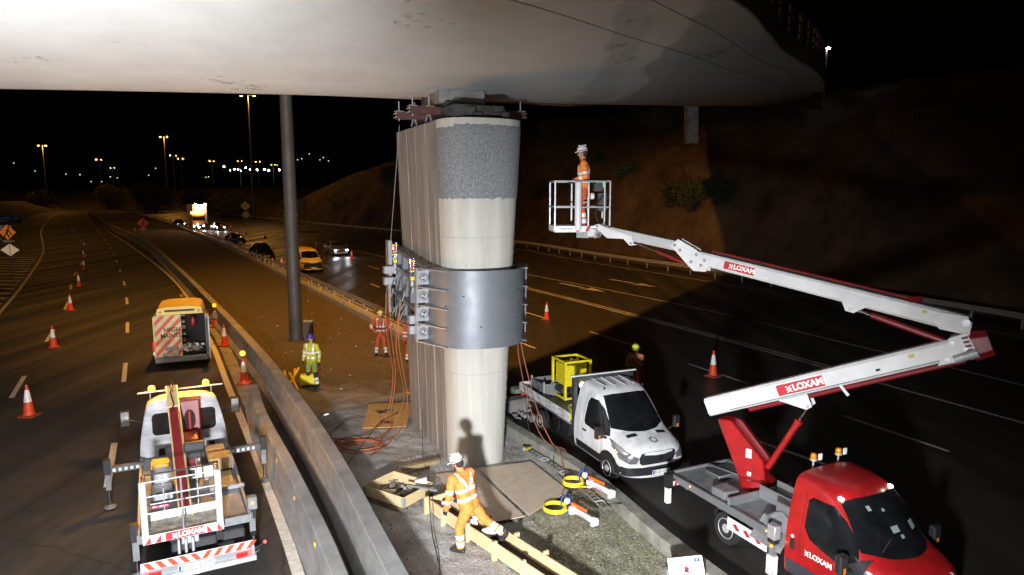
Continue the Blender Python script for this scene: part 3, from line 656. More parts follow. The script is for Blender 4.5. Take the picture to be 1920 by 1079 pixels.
# ================================================================== STEEL COLLAR
coll_m = mat('collar_steel', (.20, .215, .24), .52, .5, .12, 2.5, .04, 30)
coll_p = mat('collar_plate', (.36, .375, .41), .45, .45, .14, 3)
cl = thing('steel_collar', 'grey steel clamp collar bolted round the middle of the pier', 'steel collar', (0, 0, 0))
Z0, Z1 = 3.04, 4.82
def hw(z): return .68 + .32*(z/8.2)**1.1
mb = MB(coll_m); arc = []; NA = 44; gro = .30
for i in range(NA+1):
    a = -pi/2 + pi*i/NA
    arc.append((-(1.06)*cos(a)-.10, (1.10)*math.copysign(abs(sin(a))**.85, sin(a))))
arc = [(.16, -1.1)] + arc + [(.16, 1.1)]
vs = []
for z in (Z0, Z1):
    for g in (0, .03):
        for (u, v) in arc:
            l = math.hypot(u, v); vs.append(pw(u*(1+g/l), v*(1+g/l), z))
n_ = len(arc); fs = []
for i in range(n_-1):
    fs += [(i, i+1, 2*n_+i+1, 2*n_+i), (n_+i, 3*n_+i, 3*n_+i+1, n_+i+1), (i, n_+i, n_+i+1, i+1), (2*n_+i, 2*n_+i+1, 3*n_+i+1, 3*n_+i)]
mb.add(vs, fs); o = mb.build('shell', cl, smooth=40)
# rope-lifting slots
mb = MB(cast_j)
for i, z in ((15, 4.25), (31, 4.35), (31, 4.0), (31, 3.67), (31, 3.38), (20, 3.55), (9, 3.45), (9, 4.0)):
    u, v = arc[i]; l = math.hypot(u, v); mb.box(pw(u*(1+.032/l), v*(1+.032/l), z), (.05, .02, .022), cast_j, heading(vx*(-u)*0+V((v*ax.x-u*vx.x, v*ax.y-u*vx.y, 0))))
mb.build('slot', cl)
mb = MB(mat('grout_brown', (.16, .13, .09), .9, 0, .4, 6)); q = [(u*.985, v*.985) for u, v in arc]; mb.add([pw(u, v, 4.6) for u, v in q] + [pw(u, v, 4.5) for u, v in q], [tuple(range(len(q))), tuple(range(2*len(q)-1, len(q)-1, -1))] + [(i, (i+1) % len(q), len(q)+(i+1) % len(q), len(q)+i) for i in range(len(q))]); mb.build('grout_fill', cl)
# clamp brackets on the left and right: 5 gusset plates, end plate, bolts
for sgn in (-1, 1):
    sd = sgn
    zz = [Z0+.02+(Z1-Z0-.04)*i/4 for i in range(5)]
    for z in zz:
        mb = MB(coll_p); poly = [(.16, .85), (.20, 1.42), (.16, 1.42), (-.45, 1.17), (-.85, 1.0), (-.6, .85)]
        vs = [pw(u, sd*v, z+h) for h in (-.012, .012) for u, v in poly]; n_ = len(poly)
        mb.add(vs, [tuple(range(n_))[::-1], tuple(range(n_, 2*n_))] + [(i, (i+1) % n_, n_+(i+1) % n_, n_+i) for i in range(n_)]); mb.build('gusset', cl)
    for i in range(4):
        zc = (zz[i]+zz[i+1])/2; hh = (zz[1]-zz[0])*.78
        mb = MB(coll_p); c = pw(.15, sd*1.22, zc); rz = heading(vx)
        mb.box(c, (.42, .03, hh), coll_p, rz); mb.box(pw(.19, sd*1.41, zc), (.03, .18, hh*1.25), coll_p, rz); mb.build('bearing_plate', cl, bevel=.004)
        mb = MB(steel); c0 = pw(.135, sd*1.25, zc); c1 = pw(.09, sd*1.25, zc); mb.cyl(c0, c1, .11, n=20, m=mid_grey); mb.cyl(c1, pw(.05, sd*1.25, zc), .06, n=6, m=chrome); mb.cyl(c1, pw(-.02, sd*1.25, zc), .035, n=12, m=steel)
        mb.build('bolt', cl, smooth=40)
# tie frame along the flanks and rear half
for sgn in (-1, 1):
    mb = MB(coll_m)
    for z in (Z0+.05, Z0+.55, Z1-.5, Z1-.03):
        mb.beam(pw(.2, sgn*1.12, z), pw(3.3, sgn*1.12, z+.30), .2, .1, coll_m)
    for u in (.3, .95, 1.6, 2.3, 3.0): mb.beam(pw(u, sgn*1.10, Z0+u*.09), pw(u, sgn*1.10, Z1+u*.09), .14, .16, coll_m, up=tuple(ax))
    mb.beam(pw(3.3, sgn*1.28, Z0+.25), pw(3.3, sgn*1.28, Z1+.45), .1, .3, coll_p, up=tuple(ax))
    mb.build('tie_frame', cl)
    for i, z in enumerate((3.55, 3.3, 4.5, 4.2)):
        mb = MB(coll_p); mb.box(pw(.45 if i < 2 else 2.9, sgn*1.38, z), (.3, .22, .2), coll_p, heading(vx)); mb.build('packing_block', cl, bevel=.006)
mb = MB(coll_m); vs = []; arc2 = [(3.1+1.0*cos(a), 1.15*sin(a)) for a in [(-pi/2 + pi*i/20) for i in range(21)]]
for z in (Z0, Z1):
    for g in (0, .04):
        for u, v in arc2: vs.append(pw(u+g, v*(1+g), z))
n_ = len(arc2); fs = []
for i in range(n_-1): fs += [(i, i+1, 2*n_+i+1, 2*n_+i), (n_+i, 3*n_+i, 3*n_+i+1, n_+i+1), (i, n_+i, n_+i+1, i+1), (2*n_+i, 2*n_+i+1, 3*n_+i+1, 3*n_+i)]
mb.add(vs, fs); mb.build('rear_shell', cl, smooth=40)
# chain hoists on the left flank
def hoist(u, z, lab):
    p = pw(u, -1.32, z); t = thing('hydraulic_jack', lab, 'jack', p, heading(vx), 'jacks hung on the collar', scale=.72)
    mb = MB(yellow_pl); mb.box((0, 0, .3), (.2, .1, .03), yellow_pl); mb.box((0, 0, -.05), (.2, .1, .03), yellow_pl); mb.box((0, 0, -.3), (.12, .1, .12), yellow_pl); mb.build('bracket', t)
    mb = MB(orange_pl); mb.cyl((0, 0, -.03), (0, 0, .29), .035, n=10, m=mat('jack_red', (.5, .05, .02), .4)); mb.build('cylinder', t, smooth=40)
    mb = MB(chrome); mb.cyl((.06, 0, -.36), (.06, 0, .38), .012, n=8); mb.cyl((-.06, 0, -.36), (-.06, 0, .38), .012, n=8); mb.cyl((0, 0, -.24), (0, 0, -.03), .02, n=8); mb.build('rod', t)
    mb = MB(galv); mb.lathe([(.02, -.62), (.06, -.55), (.065, -.42), (.03, -.36)], (0, 0, 0), 10, galv); mb.tube([(0, 0, -.62), (.02, 0, -.7), (0, 0, -.78)], .012); mb.build('chain_bag', t, smooth=40)
    return t
hoist(.85, 4.70, 'nearer red and yellow hydraulic jack hung on the collar'); hoist(2.5, 4.98, 'farther red and yellow hydraulic jack hung on the collar, away from the nose')
mb = MB(galv)
rs = random.Random(3)
for k in range(7):
    u = rs.uniform(.7, 2.6); z = rs.uniform(3.6, 4.6); a = rs.uniform(-1, 1)
    mb.cyl(pw(u, -1.42, z), pw(u+.2*a, -1.44-.1*rs.random(), z-.25), .012, n=6)
for k in range(4):
    u = .6+k*.55; mb.tube([pw(u+.1*j, -1.4-.05*sin(j), 4.3-.25*j+.1*sin(j*2)) for j in range(5)], .012, 5, rubber)
tag(mb.build('rigging'), 'tangle of steel pins and cables hung across the collar flank', 'rigging')
# ================================================================== VEHICLES
def shell(st, m, name, parent, sub=2, cap_rear=True, curve=.30):
    """st: stations (x, zb, zbelt, ztop, wb, wbelt, wtop); +x is forward"""
    mb = MB(m); rows = []
    for (x, zb, zm, zt, wb, wm, wt) in st:
        h = [(0, zb), (wb*.85, zb), (wb, zb+.08), (wm, zb+(zm-zb)*.5), (wm, zm), (wm+(wt-wm)*.5, zm+(zt-zm)*.5), (wt, zt-.10), (wt-.10, zt-.005), (wt*.5, zt+.03), (0, zt+.04)]
        cf = curve*max(0, min(1, (2.35+x)/.6)); rows.append([V((x-cf*y*y, y, z)) for y, z in h] + [V((x-cf*y*y, -y, z)) for y, z in h[-2:0:-1]])
    k = len(rows[0]); vs = [p for r_ in rows for p in r_]
    fs = [(j*k+i, j*k+(i+1) % k, (j+1)*k+(i+1) % k, (j+1)*k+i) for j in range(len(rows)-1) for i in range(k)]
    def cap(b):
        f = []
        for i in range(k//2-1): f.append((b+i, b+i+1, b+k-i-1, b+(k-i) % k) if i else (b, b+1, b+k-1))
        return f
    fs += cap(0)
    if cap_rear: fs += cap((len(rows)-1)*k)
    mb.add(vs, fs); o = mb.build(name, parent)
    md = o.modifiers.new('s', 'SUBSURF'); md.levels = sub; md.render_levels = sub
    if cap_rear:
        bm = bmesh.new(); bm.from_mesh(o.data); cl_ = bm.edges.layers.float.new('crease_edge')
        for e in bm.edges:
            if all(abs(v.co.x - st[-1][0]) < 1e-4 for v in e.verts) and len(e.link_faces) == 2 and any(abs(f.normal.x) < .5 for f in e.link_faces): e[cl_] = .75
        bm.to_mesh(o.data); bm.free()
    dg = bpy.context.evaluated_depsgraph_get(); me = bpy.data.meshes.new_from_object(o.evaluated_get(dg)); o.modifiers.clear(); o.data = me
    me.polygons.foreach_set('use_smooth', [True]*len(me.polygons)); me.set_sharp_from_angle(angle=R(50))
    bm = bmesh.new(); bm.from_mesh(me); bvh = BVHTree.FromBMesh(bm); bm.free()
    return o, bvh
def patch(bvh, poly, axis, off, m, name, parent, step=.12, mb=None, d0=6):
    """lay a polygon onto the body by projection along axis ('x','-x','y','-y','z'); poly in the two other coordinates"""
    bm = bmesh.new(); bm.faces.new([bm.verts.new((a, b, 0)) for a, b in poly])
    for ax_ in (0, 1):
        lo = min(p[ax_] for p in poly); hi = max(p[ax_] for p in poly); n = int((hi-lo)/step)+1
        for i in range(1, n):
            c = [0, 0, 0]; c[ax_] = lo+(hi-lo)*i/n; nn = [0, 0, 0]; nn[ax_] = 1
            bmesh.ops.bisect_plane(bm, geom=bm.verts[:]+bm.edges[:]+bm.faces[:], plane_co=c, plane_no=nn)
    bm.verts.ensure_lookup_table(); out = []; ok = []
    for v in bm.verts:
        a, b = v.co.x, v.co.y
        if axis == 'x': o, d = V((d0, a, b)), V((-1, 0, 0))
        elif axis == '-x': o, d = V((-12, a, b)), V((1, 0, 0))
        elif axis == 'y': o, d = V((a, d0, b)), V((0, -1, 0))
        elif axis == '-y': o, d = V((a, -d0, b)), V((0, 1, 0))
        else: o, d = V((a, b, d0)), V((0, 0, -1))
        h = bvh.ray_cast(o, d)
        if h[0] is None: out.append(o); ok.append(False)
        else:
            n = h[1]; n = n if n.dot(d) < 0 else -n; out.append(h[0] + n*off); ok.append(True)
    bm.verts.index_update(); fs = [tuple(v.index for v in f.verts) for f in bm.faces if all(ok[v.index] for v in f.verts)]; bm.free()
    own = mb is None; mb = mb or MB(m); mb.add(out, fs, m)
    if own: return mb.build(name, parent, smooth=40)
def rrect(x0, y0, x1, y1, r, n=3):
    out = []
    for cx, cy, a0 in ((x1-r, y1-r, 0), (x0+r, y1-r, 90), (x0+r, y0+r, 180), (x1-r, y0+r, 270)):
        for i in range(n+1): a = R(a0+90*i/n); out.append((cx+r*cos(a), cy+r*sin(a)))
    return out
def wheel(parent, x, y, side, r=.35, w=.22, rim=None, dish=.05):
    """side=+1 outer face to +y"""
    t = MB(rubber); t.lathe([(r*.62, -w/2), (r*.94, -w/2), (r, -w/2+.03), (r, w/2-.03), (r*.94, w/2), (r*.62, w/2-.01)], (x, y, r), 28, rubber, (0, side, 0))
    o = t.build('wheel', parent, smooth=40)
    rm = MB(rim or wheel_m); rm.lathe([(r*.64, w/2-.012), (r*.6, w/2+.004), (r*.56, w/2-.02), (r*.34, w/2-.02-dish*.4), (r*.26, w/2-.0), (r*.08, w/2+.004)], (x, y, r), 24, rim or wheel_m, (0, side, 0))
    for k in range(10):
        a = 2*pi*k/10; c = V((x+cos(a)*r*.45, y+side*(w/2-.02), r+sin(a)*r*.45)); rm.cyl(c, c+V((0, side*.008, 0)), r*.055, n=8, m=cast_j)
    for k in range(5):
        a = 2*pi*k/5; c = V((x+cos(a)*r*.19, y+side*(w/2+.0), r+sin(a)*r*.19)); rm.cyl(c, c+V((0, side*.014, 0)), .011, n=6, m=steel)
    rm.build('rim', o, smooth=40); return o
TR = [(0, .34, .62, .90, .70, .74, .55), (-.05, .30, .80, 1.04, .88, .90, .74), (-.22, .27, .92, 1.13, .97, .98, .84), (-.55, .27, 1.0, 1.23, 1.0, 1.0, .88),
      (-.88, .27, 1.06, 1.33, 1.0, 1.015, .90), (-1.0, .27, 1.10, 1.42, 1.0, 1.02, .90), (-1.35, .27, 1.14, 1.80, 1.0, 1.02, .85), (-1.68, .27, 1.16, 2.09, 1.0, 1.02, .81),
      (-1.95, .27, 1.18, 2.22, 1.0, 1.02, .79), (-2.4, .27, 1.18, 2.26, 1.0, 1.02, .79), (-2.78, .27, 1.18, 2.26, 1.0, 1.02, .79), (-2.86, .27, 1.18, 2.25, 1.0, 1.02, .79)]
def mirror(body, mtr, parent, side, x=-1.05, z=1.28):
    mb = MB(black_plastic); mb.beam((x, side*.98, z-.12), (x-.02, side*1.2, z-.05), .06, .05, black_plastic)
    mb.box((x-.02, side*1.24, z+.06), (.13, .2, .34), black_plastic); o = mb.build('mirror', parent, bevel=.03)
    g = MB(chrome); g.box((x-.088, side*1.24, z+.08), (.006, .16, .26), chrome); g.build('mirror_glass', o)
    a = MB(amber_off); a.box((x+.048, side*1.24, z-.04), (.01, .05, .1), amber_off); a.build('repeater', o)
def cab(parent, paint, st=TR, lamps=False, lower=None, windows=True, rear=-2.86, rearwin=False):
    body, bvh = shell(st, paint, 'cab_body', parent)
    P = lambda poly, ax_, m, nm, off=.004, step=.1: patch(bvh, poly, ax_, off, m, nm, parent, step)
    P([(-.80, 1.37), (-.45, 1.33), (0, 1.32), (.45, 1.33), (.80, 1.37), (.74, 1.7), (.665, 2.07), (.4, 2.11), (0, 2.12), (-.4, 2.11), (-.665, 2.07), (-.74, 1.7)], 'x', glass, 'windscreen', .005, .08)
    for s, a in ((-1, '-y'), (1, 'y')):
        P([(-1.02, 1.20), (-1.28, 1.18), (-1.34, 1.14), (-2.2, 1.20), (-2.26, 1.3), (-2.24, 1.82), (-2.16, 1.95), (-1.82, 1.95), (-1.55, 1.78), (-1.3, 1.52)], a, glass, 'side_window', .014, .05)
        mb = MB(black_plastic)
        for poly in ([(-2.72, .62), (-1.38, .62), (-1.38, .40), (-2.72, .40)], [(-.95+.5*cos(R(t)), .35+.5*sin(R(t))) for t in range(-10, 191, 20)]):
            patch(bvh, poly, a, .006, black_plastic, '', None, .1, mb)
        mb.build('lower_cladding', parent, smooth=40)
        mb = MB(cast_j)
        for x0 in (-1.30, -2.36):
            patch(bvh, [(x0, .42), (x0+.012, .42), (x0+.012, 1.15 if x0 > -2 else 2.0), (x0, 1.15 if x0 > -2 else 2.0)], a, .002, cast_j, '', None, .1, mb)
        mb.build('door_gap', parent)
        mb = MB(black_plastic); mb.box((-2.22, s*1.03, 1.02), (.2, .04, .045), black_plastic); mb.build('door_handle', parent, bevel=.01)
        mirror(body, None, parent, s)
        hl = [(s*.56, .86), (s*.60, .70), (s*.80, .70), (s*.955, .80), (s*.975, 1.02), (s*.93, 1.17), (s*.80, 1.0)]
        P(hl, 'x', lens, 'headlight', .008, .06)
    # front end: grille, bumper, bonnet vents, plate
    P([(-.50, .98), (-.56, .86), (-.52, .70), (-.44, .64), (.44, .64), (.52, .70), (.56, .86), (.50, .98), (.3, 1.02), (-.3, 1.02)], 'x', black_plastic, 'grille', .006, .1)
    mb = MB(dark_plastic)
    for z in (.70, .77, .84, .91): patch(bvh, [(-.5, z), (.5, z), (.5, z+.022), (-.5, z+.022)], 'x', .016, dark_plastic, '', None, .1, mb)
    mb.build('grille_bar', parent)
    P([(-.95, .3), (.95, .3), (.985, .62), (.7, .60), (.46, .58), (-.46, .58), (-.7, .60), (-.985, .62)], 'x', black_plastic, 'bumper', .02, .1)
    for s in (-1, 1): P([(-.62, s*.30), (-.74, s*.31), (-.76, s*.60), (-.64, s*.60)], 'z', black_plastic, 'bonnet_vent', .004, .1)
    mb = MB(black_plastic)
    for y0 in (-.5, .1): mb.tube([(-.92, y0, 1.40), (-1.02, y0+.3, 1.50), (-1.1, y0+.55, 1.57)], .01, 5)
    mb.build('wiper', parent)
    return body, bvh
def number_plate(parent, x, z, txt, face=1, y=0, w=.52, tilt=0):
    mb = MB(plate_w); mb.box((x, y, z), (.012, w, .115), plate_w); mb.box((x+face*.0075, y-face*(w/2-.03)*1, z), (.003, .045, .1), blue_m)
    o = mb.build('number_plate', parent)
    t = MB(cast_j); t.text(txt, (x+face*.008, y+face*.02, z), (0, face, 0), (0, 0, 1), .11, cast_j, .01, .001, sx=.92); t.build('plate_text', o)
HD = V((.387, -.922)).normalized()
# ---------------------------------------------------------------- white dropside truck
wt = thing('dropside_truck', 'white dropside pickup truck parked by the kerb, yellow frame on its bed', 'truck', (3.30, 14.50, 0), heading(HD), scale=.86)
b_, bv = cab(wt, white_paint)
number_plate(wt, .035, .5, '152-D-10162')
mb = MB(chrome); mb.lathe([(.05, 0), (.05, .012), (.02, .02)], (.01, 0, .84), 16, chrome, (1, 0, 0)); mb.build('badge', wt)
mb = MB(mid_grey)
hx = [(-.38+.13*cos(pi*k/3), .02+.13*sin(pi*k/3)) for k in range(6)]; patch(bv, hx, 'z', .003, mid_grey, '', None, .05, mb)
mb.build('bonnet_emblem', wt); mb = MB(white_paint); patch(bv, [(-.38+.075*cos(pi*k/3), .02+.075*sin(pi*k/3)) for k in range(6)], 'z', .005, white_paint, '', None, .05, mb); mb.build('bonnet_emblem', wt)
mb = MB(white_paint)
for y in (-.5, -.2, .1, .4): mb.beam((-1.95, y, 2.285), (-2.75, y, 2.315), .03, .02, white_paint)
mb.build('roof_rib', wt)
mb = MB(dark_plastic); mb.sphere((-1.85, -.62, 2.25), .03, 8); mb.sphere((-1.85, .62, 2.25), .03, 8); mb.tube([(-1.9, .3, 2.28), (-2.15, .3, 2.5)], .006, 4); mb.build('aerial', wt)
mb = MB(dark_plastic)
for s in (-1, 1): mb.beam((-2.98, s*.94, .75), (-2.98, s*.94, 2.26), .1, .16, dark_plastic, up=(1, 0, 0))
mb.beam((-2.98, -1, 2.29), (-2.98, 1, 2.29), .10, .10, dark_plastic); mb.box((-2.98, 0, 1.55), (.04, 1.8, .1), dark_plastic)
mb.build('headboard_frame', wt); mb = MB(white_paint); mb.beam((-2.98, -1.08, 2.365), (-2.98, 1.12, 2.365), .07, .035, white_paint); mb.build('headboard_rail', wt)
BX0, BX1 = -3.08, -6.75
mb = MB(mid_grey); mb.box(((BX0+BX1)/2, 0, .93), (BX0-BX1, 2.06, .06), mid_grey)
for y in (-.42, .42): mb.box((-4.9, y, .72), (3.6, .09, .2), black_plastic)
for x in (-3.5, -4.1, -5.3): mb.box((x, 0, .8), (.08, 1.9, .1), black_plastic)
mb.build('load_bed', wt)
mb = MB(black_plastic)
for s in (-1, 1):
    mb.beam((-3.1, s*.98, .42), (-4.1, s*.98, .42), .04, .07, black_plastic)
    for x in (-3.3, -3.95): mb.beam((x, s*.9, .9), (x, s*.97, .42), .04, .04, black_plastic)
    mb.box((-3.6, s*.75, .62), (.5, .3, .35), black_plastic)
mb.build('underrun_guard', wt)
for s in (-1, 1):
    mb = MB(white_paint); 
    for z in (1.03, 1.17): mb.box(((BX0+BX1)/2, s*1.04, z), (BX0-BX1, .028, .125), white_paint)
    o = mb.build('side_board', wt, bevel=.006)
    t = MB(cast_j)
    for x, a, b2 in ((-3.6, 'CONTROLS', '(01) 2847000'), (-4.5, 'TRACTION', 'BUILDING')):
        t.text(a, (x, s*1.056, 1.175), (-s, 0, 0), (0, 0, 1), .085, cast_j, 0, .001); t.text(b2, (x, s*1.056, 1.035), (-s, 0, 0), (0, 0, 1), .075, cast_j, 0, .001)
    t.build('lettering', o)
mb = MB(white_paint); mb.box((BX1, 0, 1.1), (.03, 2.04, .27), white_paint); mb.build('tail_board', wt)
mb = MB(red_lens)
for s in (-1, 1): mb.box((BX1-.03, s*.85, .8), (.03, .22, .1), red_lens)
mb.build('tail_light', wt)
for x in (-1.0, -5.2):
    for s in (-1, 1): wheel(wt, x, s*.9, s, .345, .23)
mb = MB(black_plastic)
for s in (-1, 1): mb.tube([(-5.2+.46*cos(R(a)), s*.9, .36+.46*sin(R(a))) for a in range(10, 171, 20)], .03, 6)
mb.build('mudguard', wt)
def on_truck(root, x, y, z): p = root.matrix_basis @ V((x, y, z)); return p
RZW = heading(HD)
# load on the bed
t = thing('powder_frame', 'yellow steel frame holding a yellow tank, standing on the truck bed', 'frame', on_truck(wt, -5.35, .2, 1.02), RZW, scale=1.08)
yf = mat('bright_yellow', (.72, .60, .01), .5, 0, .25, 5)
mb = MB(yf)
for x in (-.36, .36):
    for y in (-.36, .36): mb.beam((x, y, 0), (x, y, 1.0), .055, .055, yf)
for z in (.03, .98):
    for s in (-1, 1): mb.beam((-.36, s*.36, z), (.36, s*.36, z), .05, .05, yf); mb.beam((s*.36, -.36, z), (s*.36, .36, z), .05, .05, yf)
mb.build('frame', t)
mb = MB(yf); mb.box((0, 0, .60), (.62, .60, .56), yf); mb.build('tank', t, bevel=.02); mb = MB(yf); mb.cyl((0, 0, .87), (0, 0, .98), .05, .04, 10); mb.build('filler', t)
mb = MB(black_plastic); mb.box((0, .05, .2), (.45, .4, .26), black_plastic); mb.cyl((-.2, -.3, .2), (.2, -.3, .2), .1, n=12, m=dark_plastic); mb.build('pump', t, bevel=.02)
t = thing('cage_pallet', 'grey metal skip box at the tail of the white truck bed', 'box', on_truck(wt, -6.1, -.05, .965), RZW, scale=.86)
mb = MB(grey_frame)
for s in (-1, 1): mb.box((0, s*.62, .22), (.95, .03, .42), mid_grey); mb.box((s*.48, 0, .22), (.03, 1.22, .42), mid_grey)
mb.box((0, 0, .03), (.95, 1.22, .03), mid_grey); mb.build('wall', t)
mb = MB(galv)
for a in (-.48, .48):
    for b2 in (-.62, .62): mb.beam((a, b2, 0), (a, b2, .52), .05, .05, galv)
mb.build('corner_post', t)
mb = MB(steel); mb.cyl(on_truck(wt, -5.4, .2, 1.85), on_truck(wt, -5.9, -.85, 1.0), .02, n=6); tag(mb.build('prop_pole'), 'thin steel pole leaning across the truck bed from the yellow frame', 'pole')
def coil(c, r, n, tr, m, name, lab, grp=None, tail=None, cat='hose', z0=.02, rz=0, sq=1.0, jit=.02):
    rs_ = random.Random(hash(lab) % 99 if False else len(lab)); pts = []; N = 26
    for k in range(n*N+1):
        a = 2*pi*k/N + rz; q = r*(1+jit*sin(a*.37+k*.01)+jit*sin(k*.05)); pts.append((c[0]+q*cos(a), c[1]+q*sin(a)*sq, c[2]+z0+tr*2*(k/N)*.8))
    if tail: pts += [V(c)+V(p) for p in tail]
    mb = MB(m); mb.tube(pts, tr, 6, m); return tag(mb.build(name, smooth=60), lab, cat, grp)
coil(on_truck(wt, -3.75, -.35, .97), .3, 5, .016, mat('pale_yellow_hose', (.5, .5, .12), .5), 'hose_coil', 'pale yellow hose coiled on the bed of the white truck', sq=1.2)
t = thing('timber_post', 'pale rough timber post standing behind the cab of the white truck', 'post', on_truck(wt, -3.3, -.45, .965), RZW)
mb = MB(mat('grey_timber', (.30, .27, .2), .85, 0, .3, 6, .3, 30)); mb.beam((0, 0, 0), (.02, 0, .95), .17, .17, None); mb.build('post', t, bevel=.012)
t = thing('work_lamp', 'bright white work lamp behind the cab of the white truck', 'lamp', on_truck(wt, -3.2, -.55, 1.93), RZW)
mb = MB(white_on); mb.sphere((0, 0, .08), .055, 12, white_on); mb.build('bulb', t); mb = MB(dark_plastic); mb.box((-.05, 0, .05), (.06, .14, .14), dark_plastic); mb.cyl((-.05, 0, -.4), (-.05, 0, 0), .02); mb.build('housing', t)
point('work_lamp_light', on_truck(wt, -3.2, -.68, 2.03), 14, (.95, .97, 1), .05)
mb = MB(yellow_pl); mb.box(on_truck(wt, -3.35, -.82, 1.02), (.25, .2, .08), yellow_pl, RZW); mb.cyl(on_truck(wt, -3.5, -.8, 1.0), on_truck(wt, -3.3, -.7, 1.14), .03); tag(mb.build('hand_tool', bevel=.01), 'yellow power tool lying on the bed by the cab of the white truck', 'tool')

# ---------------------------------------------------------------- lift truck chassis shared by both boom trucks
def outrigger(parent, x, side, y0, y1, zarm, foot_z, m=None, striped=True, num=None):
    mb = MB(grey_frame); mb.beam((x, side*y0, zarm), (x, side*y1, zarm-.0), .12, .15, grey_frame); o = mb.build('outrigger', parent, bevel=.008)
    if striped:
        st_ = MB(refl); L = abs(y1-y0)
        for fx in (-1, 1):
            st_.box((x+fx*.0635, side*(y0+y1)/2, zarm), (.006, L*.9, .10), refl)
            for k in range(5):
                yy = y0+(y1-y0)*(.12+.19*k); q = [(-.05, -.048), (.03, -.048), (.07, .048), (-.01, .048)]
                st_.prism(q, 0, .0035, ((x+fx*.0665, side*yy, zarm), (0, fx, 0), (0, 0, 1)), logo_red)
        st_.build('warning_stripe', o)
    mb = MB(grey_frame); mb.box((x, side*(y1+.05), zarm+.08), (.17, .14, .34), black_plastic); mb.box((x, side*(y1+.05), zarm-.25), (.11, .11, .45), m or mid_grey); mb.cyl((x, side*(y1+.05), foot_z+.05), (x, side*(y1+.05), zarm-.2), .03, n=10, m=chrome)
    if foot_z < .2: mb.lathe([(.13, 0), (.13, .03), (.04, .06)], (x, side*(y1+.05), foot_z), 14, mid_grey)
    mb.build('stabiliser_leg', o, smooth=30); return o
# ---------------------------------------------------------------- red boom lift truck
HR = V((.426, -.905)).normalized(); NR = V((.883, .47))
DY = [(0, .34, .62, .96, .74, .78, .6), (-.05, .30, .84, 1.10, .88, .90, .74), (-.2, .27, .96, 1.20, .97, .98, .84), (-.45, .27, 1.02, 1.30, .99, .99, .88),
      (-.68, .27, 1.08, 1.38, 1.0, 1.0, .90), (-.8, .27, 1.12, 1.46, 1.0, 1.0, .90), (-1.12, .27, 1.14, 1.86, 1.0, 1.0, .86), (-1.4, .27, 1.16, 2.13, 1.0, 1.0, .82),
      (-1.65, .27, 1.18, 2.24, 1.0, 1.0, .80), (-2.1, .27, 1.18, 2.28, 1.0, 1.0, .80), (-2.38, .27, 1.18, 2.28, 1.0, 1.0, .80), (-2.46, .27, 1.18, 2.27, 1.0, 1.0, .80)]
org = V((6.20, 9.12))
rt = thing('boom_lift_truck', 'red cabbed boom lift truck with raised white articulated boom at lower right', 'truck', (org.x, org.y, 0), heading(HR), scale=.86)
body, bv = shell(DY, red_paint, 'cab_body', rt)
def P(poly, a, m, nm, off=.004, step=.1, par=rt): return patch(bv, poly, a, off, m, nm, par, step)
P([(-.82, 1.40), (-.45, 1.36), (0, 1.35), (.45, 1.36), (.82, 1.40), (.76, 1.75), (.70, 2.08), (.4, 2.12), (0, 2.13), (-.4, 2.12), (-.70, 2.08), (-.76, 1.75)], 'x', glass, 'windscreen', .005, .08)
for s, a in ((-1, '-y'), (1, 'y')):
    P([(-.86, 1.16), (-1.12, 1.10), (-1.25, 1.08), (-1.62, 1.16), (-1.9, 1.24), (-2.04, 1.42), (-2.06, 1.92), (-1.98, 1.99), (-1.55, 1.99), (-1.3, 1.8), (-1.05, 1.52)], a, glass, 'side_window', .014, .05)
    mb = MB(cast_j)
    patch(bv, [(-.80, .95), (-.98, .85), (-1.2, 1.08), (-.9, 1.30), (-.76, 1.34)], a, .016, black_plastic, '', None, .05, mb)
    for x0, h in ((-1.02, .9), (-2.13, 2.02)): patch(bv, [(x0, .42), (x0+.012, .42), (x0+.012, h), (x0, h)], a, .002, cast_j, '', None, .1, mb)
    patch(bv, [(-1.35, 1.2), (-1.31, 1.2), (-1.31, 1.82), (-1.35, 1.8)], a, .008, black_plastic, '', None, .1, mb)
    mb.build('door_trim', rt)
    mb = MB(dark_plastic); patch(bv, [(-2.4, .27), (-1.25, .27), (-1.25, .66), (-2.4, .66)], a, .008, dark_plastic, '', None, .1, mb)
    patch(bv, [(-.8+.5*cos(R(t)), .35+.5*sin(R(t))) for t in range(-10, 191, 20)], a, .01, black_plastic, '', None, .1, mb); mb.build('lower_cladding', rt, smooth=40)
    mb = MB(black_plastic); mb.box((-2.26, s*1.012, .98), (.10, .04, .20), black_plastic); mb.build('door_handle', rt, bevel=.012)
    mb = MB(plate_w); mb.cyl((-2.27, s*1.0, 1.14), (-2.27, s*1.013, 1.14), .035, n=14, m=plate_w); mb.build('door_sticker', rt)
    t = MB(white_pl); logo(t, V((-1.66, s*1.016, .96)), (-s*-1 if False else (1 if s < 0 else -1), 0, 0), (0, 0, 1), .105, white_pl); t.build('door_logo', rt)
    mirror(body, None, rt, s, -.98, 1.22)
    P([(s*.56, .92), (s*.62, .76), (s*.84, .76), (s*.965, .9), (s*.975, 1.14), (s*.9, 1.2), (s*.78, 1.04)], 'x', lens, 'headlight', .008, .06)
mb = MB(warm_on)
for s in (-1, 1):
    h = bv.ray_cast(V((-1.55, s*.66, 4)), V((0, 0, -1)))[0]; q = MB(warm_on); q.sphere(h+V((.0, 0, .005)), .06, 12, warm_on, (1, .75, .55)); q.build('marker_light', rt)
point('marker_light_glow', rt.matrix_basis @ V((-1.42, -.66, 2.3)), 1.2, (1, .9, .8), .04); point('marker_light_glow', rt.matrix_basis @ V((-1.42, .66, 2.3)), 1.2, (1, .9, .8), .04)
mb = MB(white_pl)   # papers on the dashboard, seen through the screen, and screen edge strip
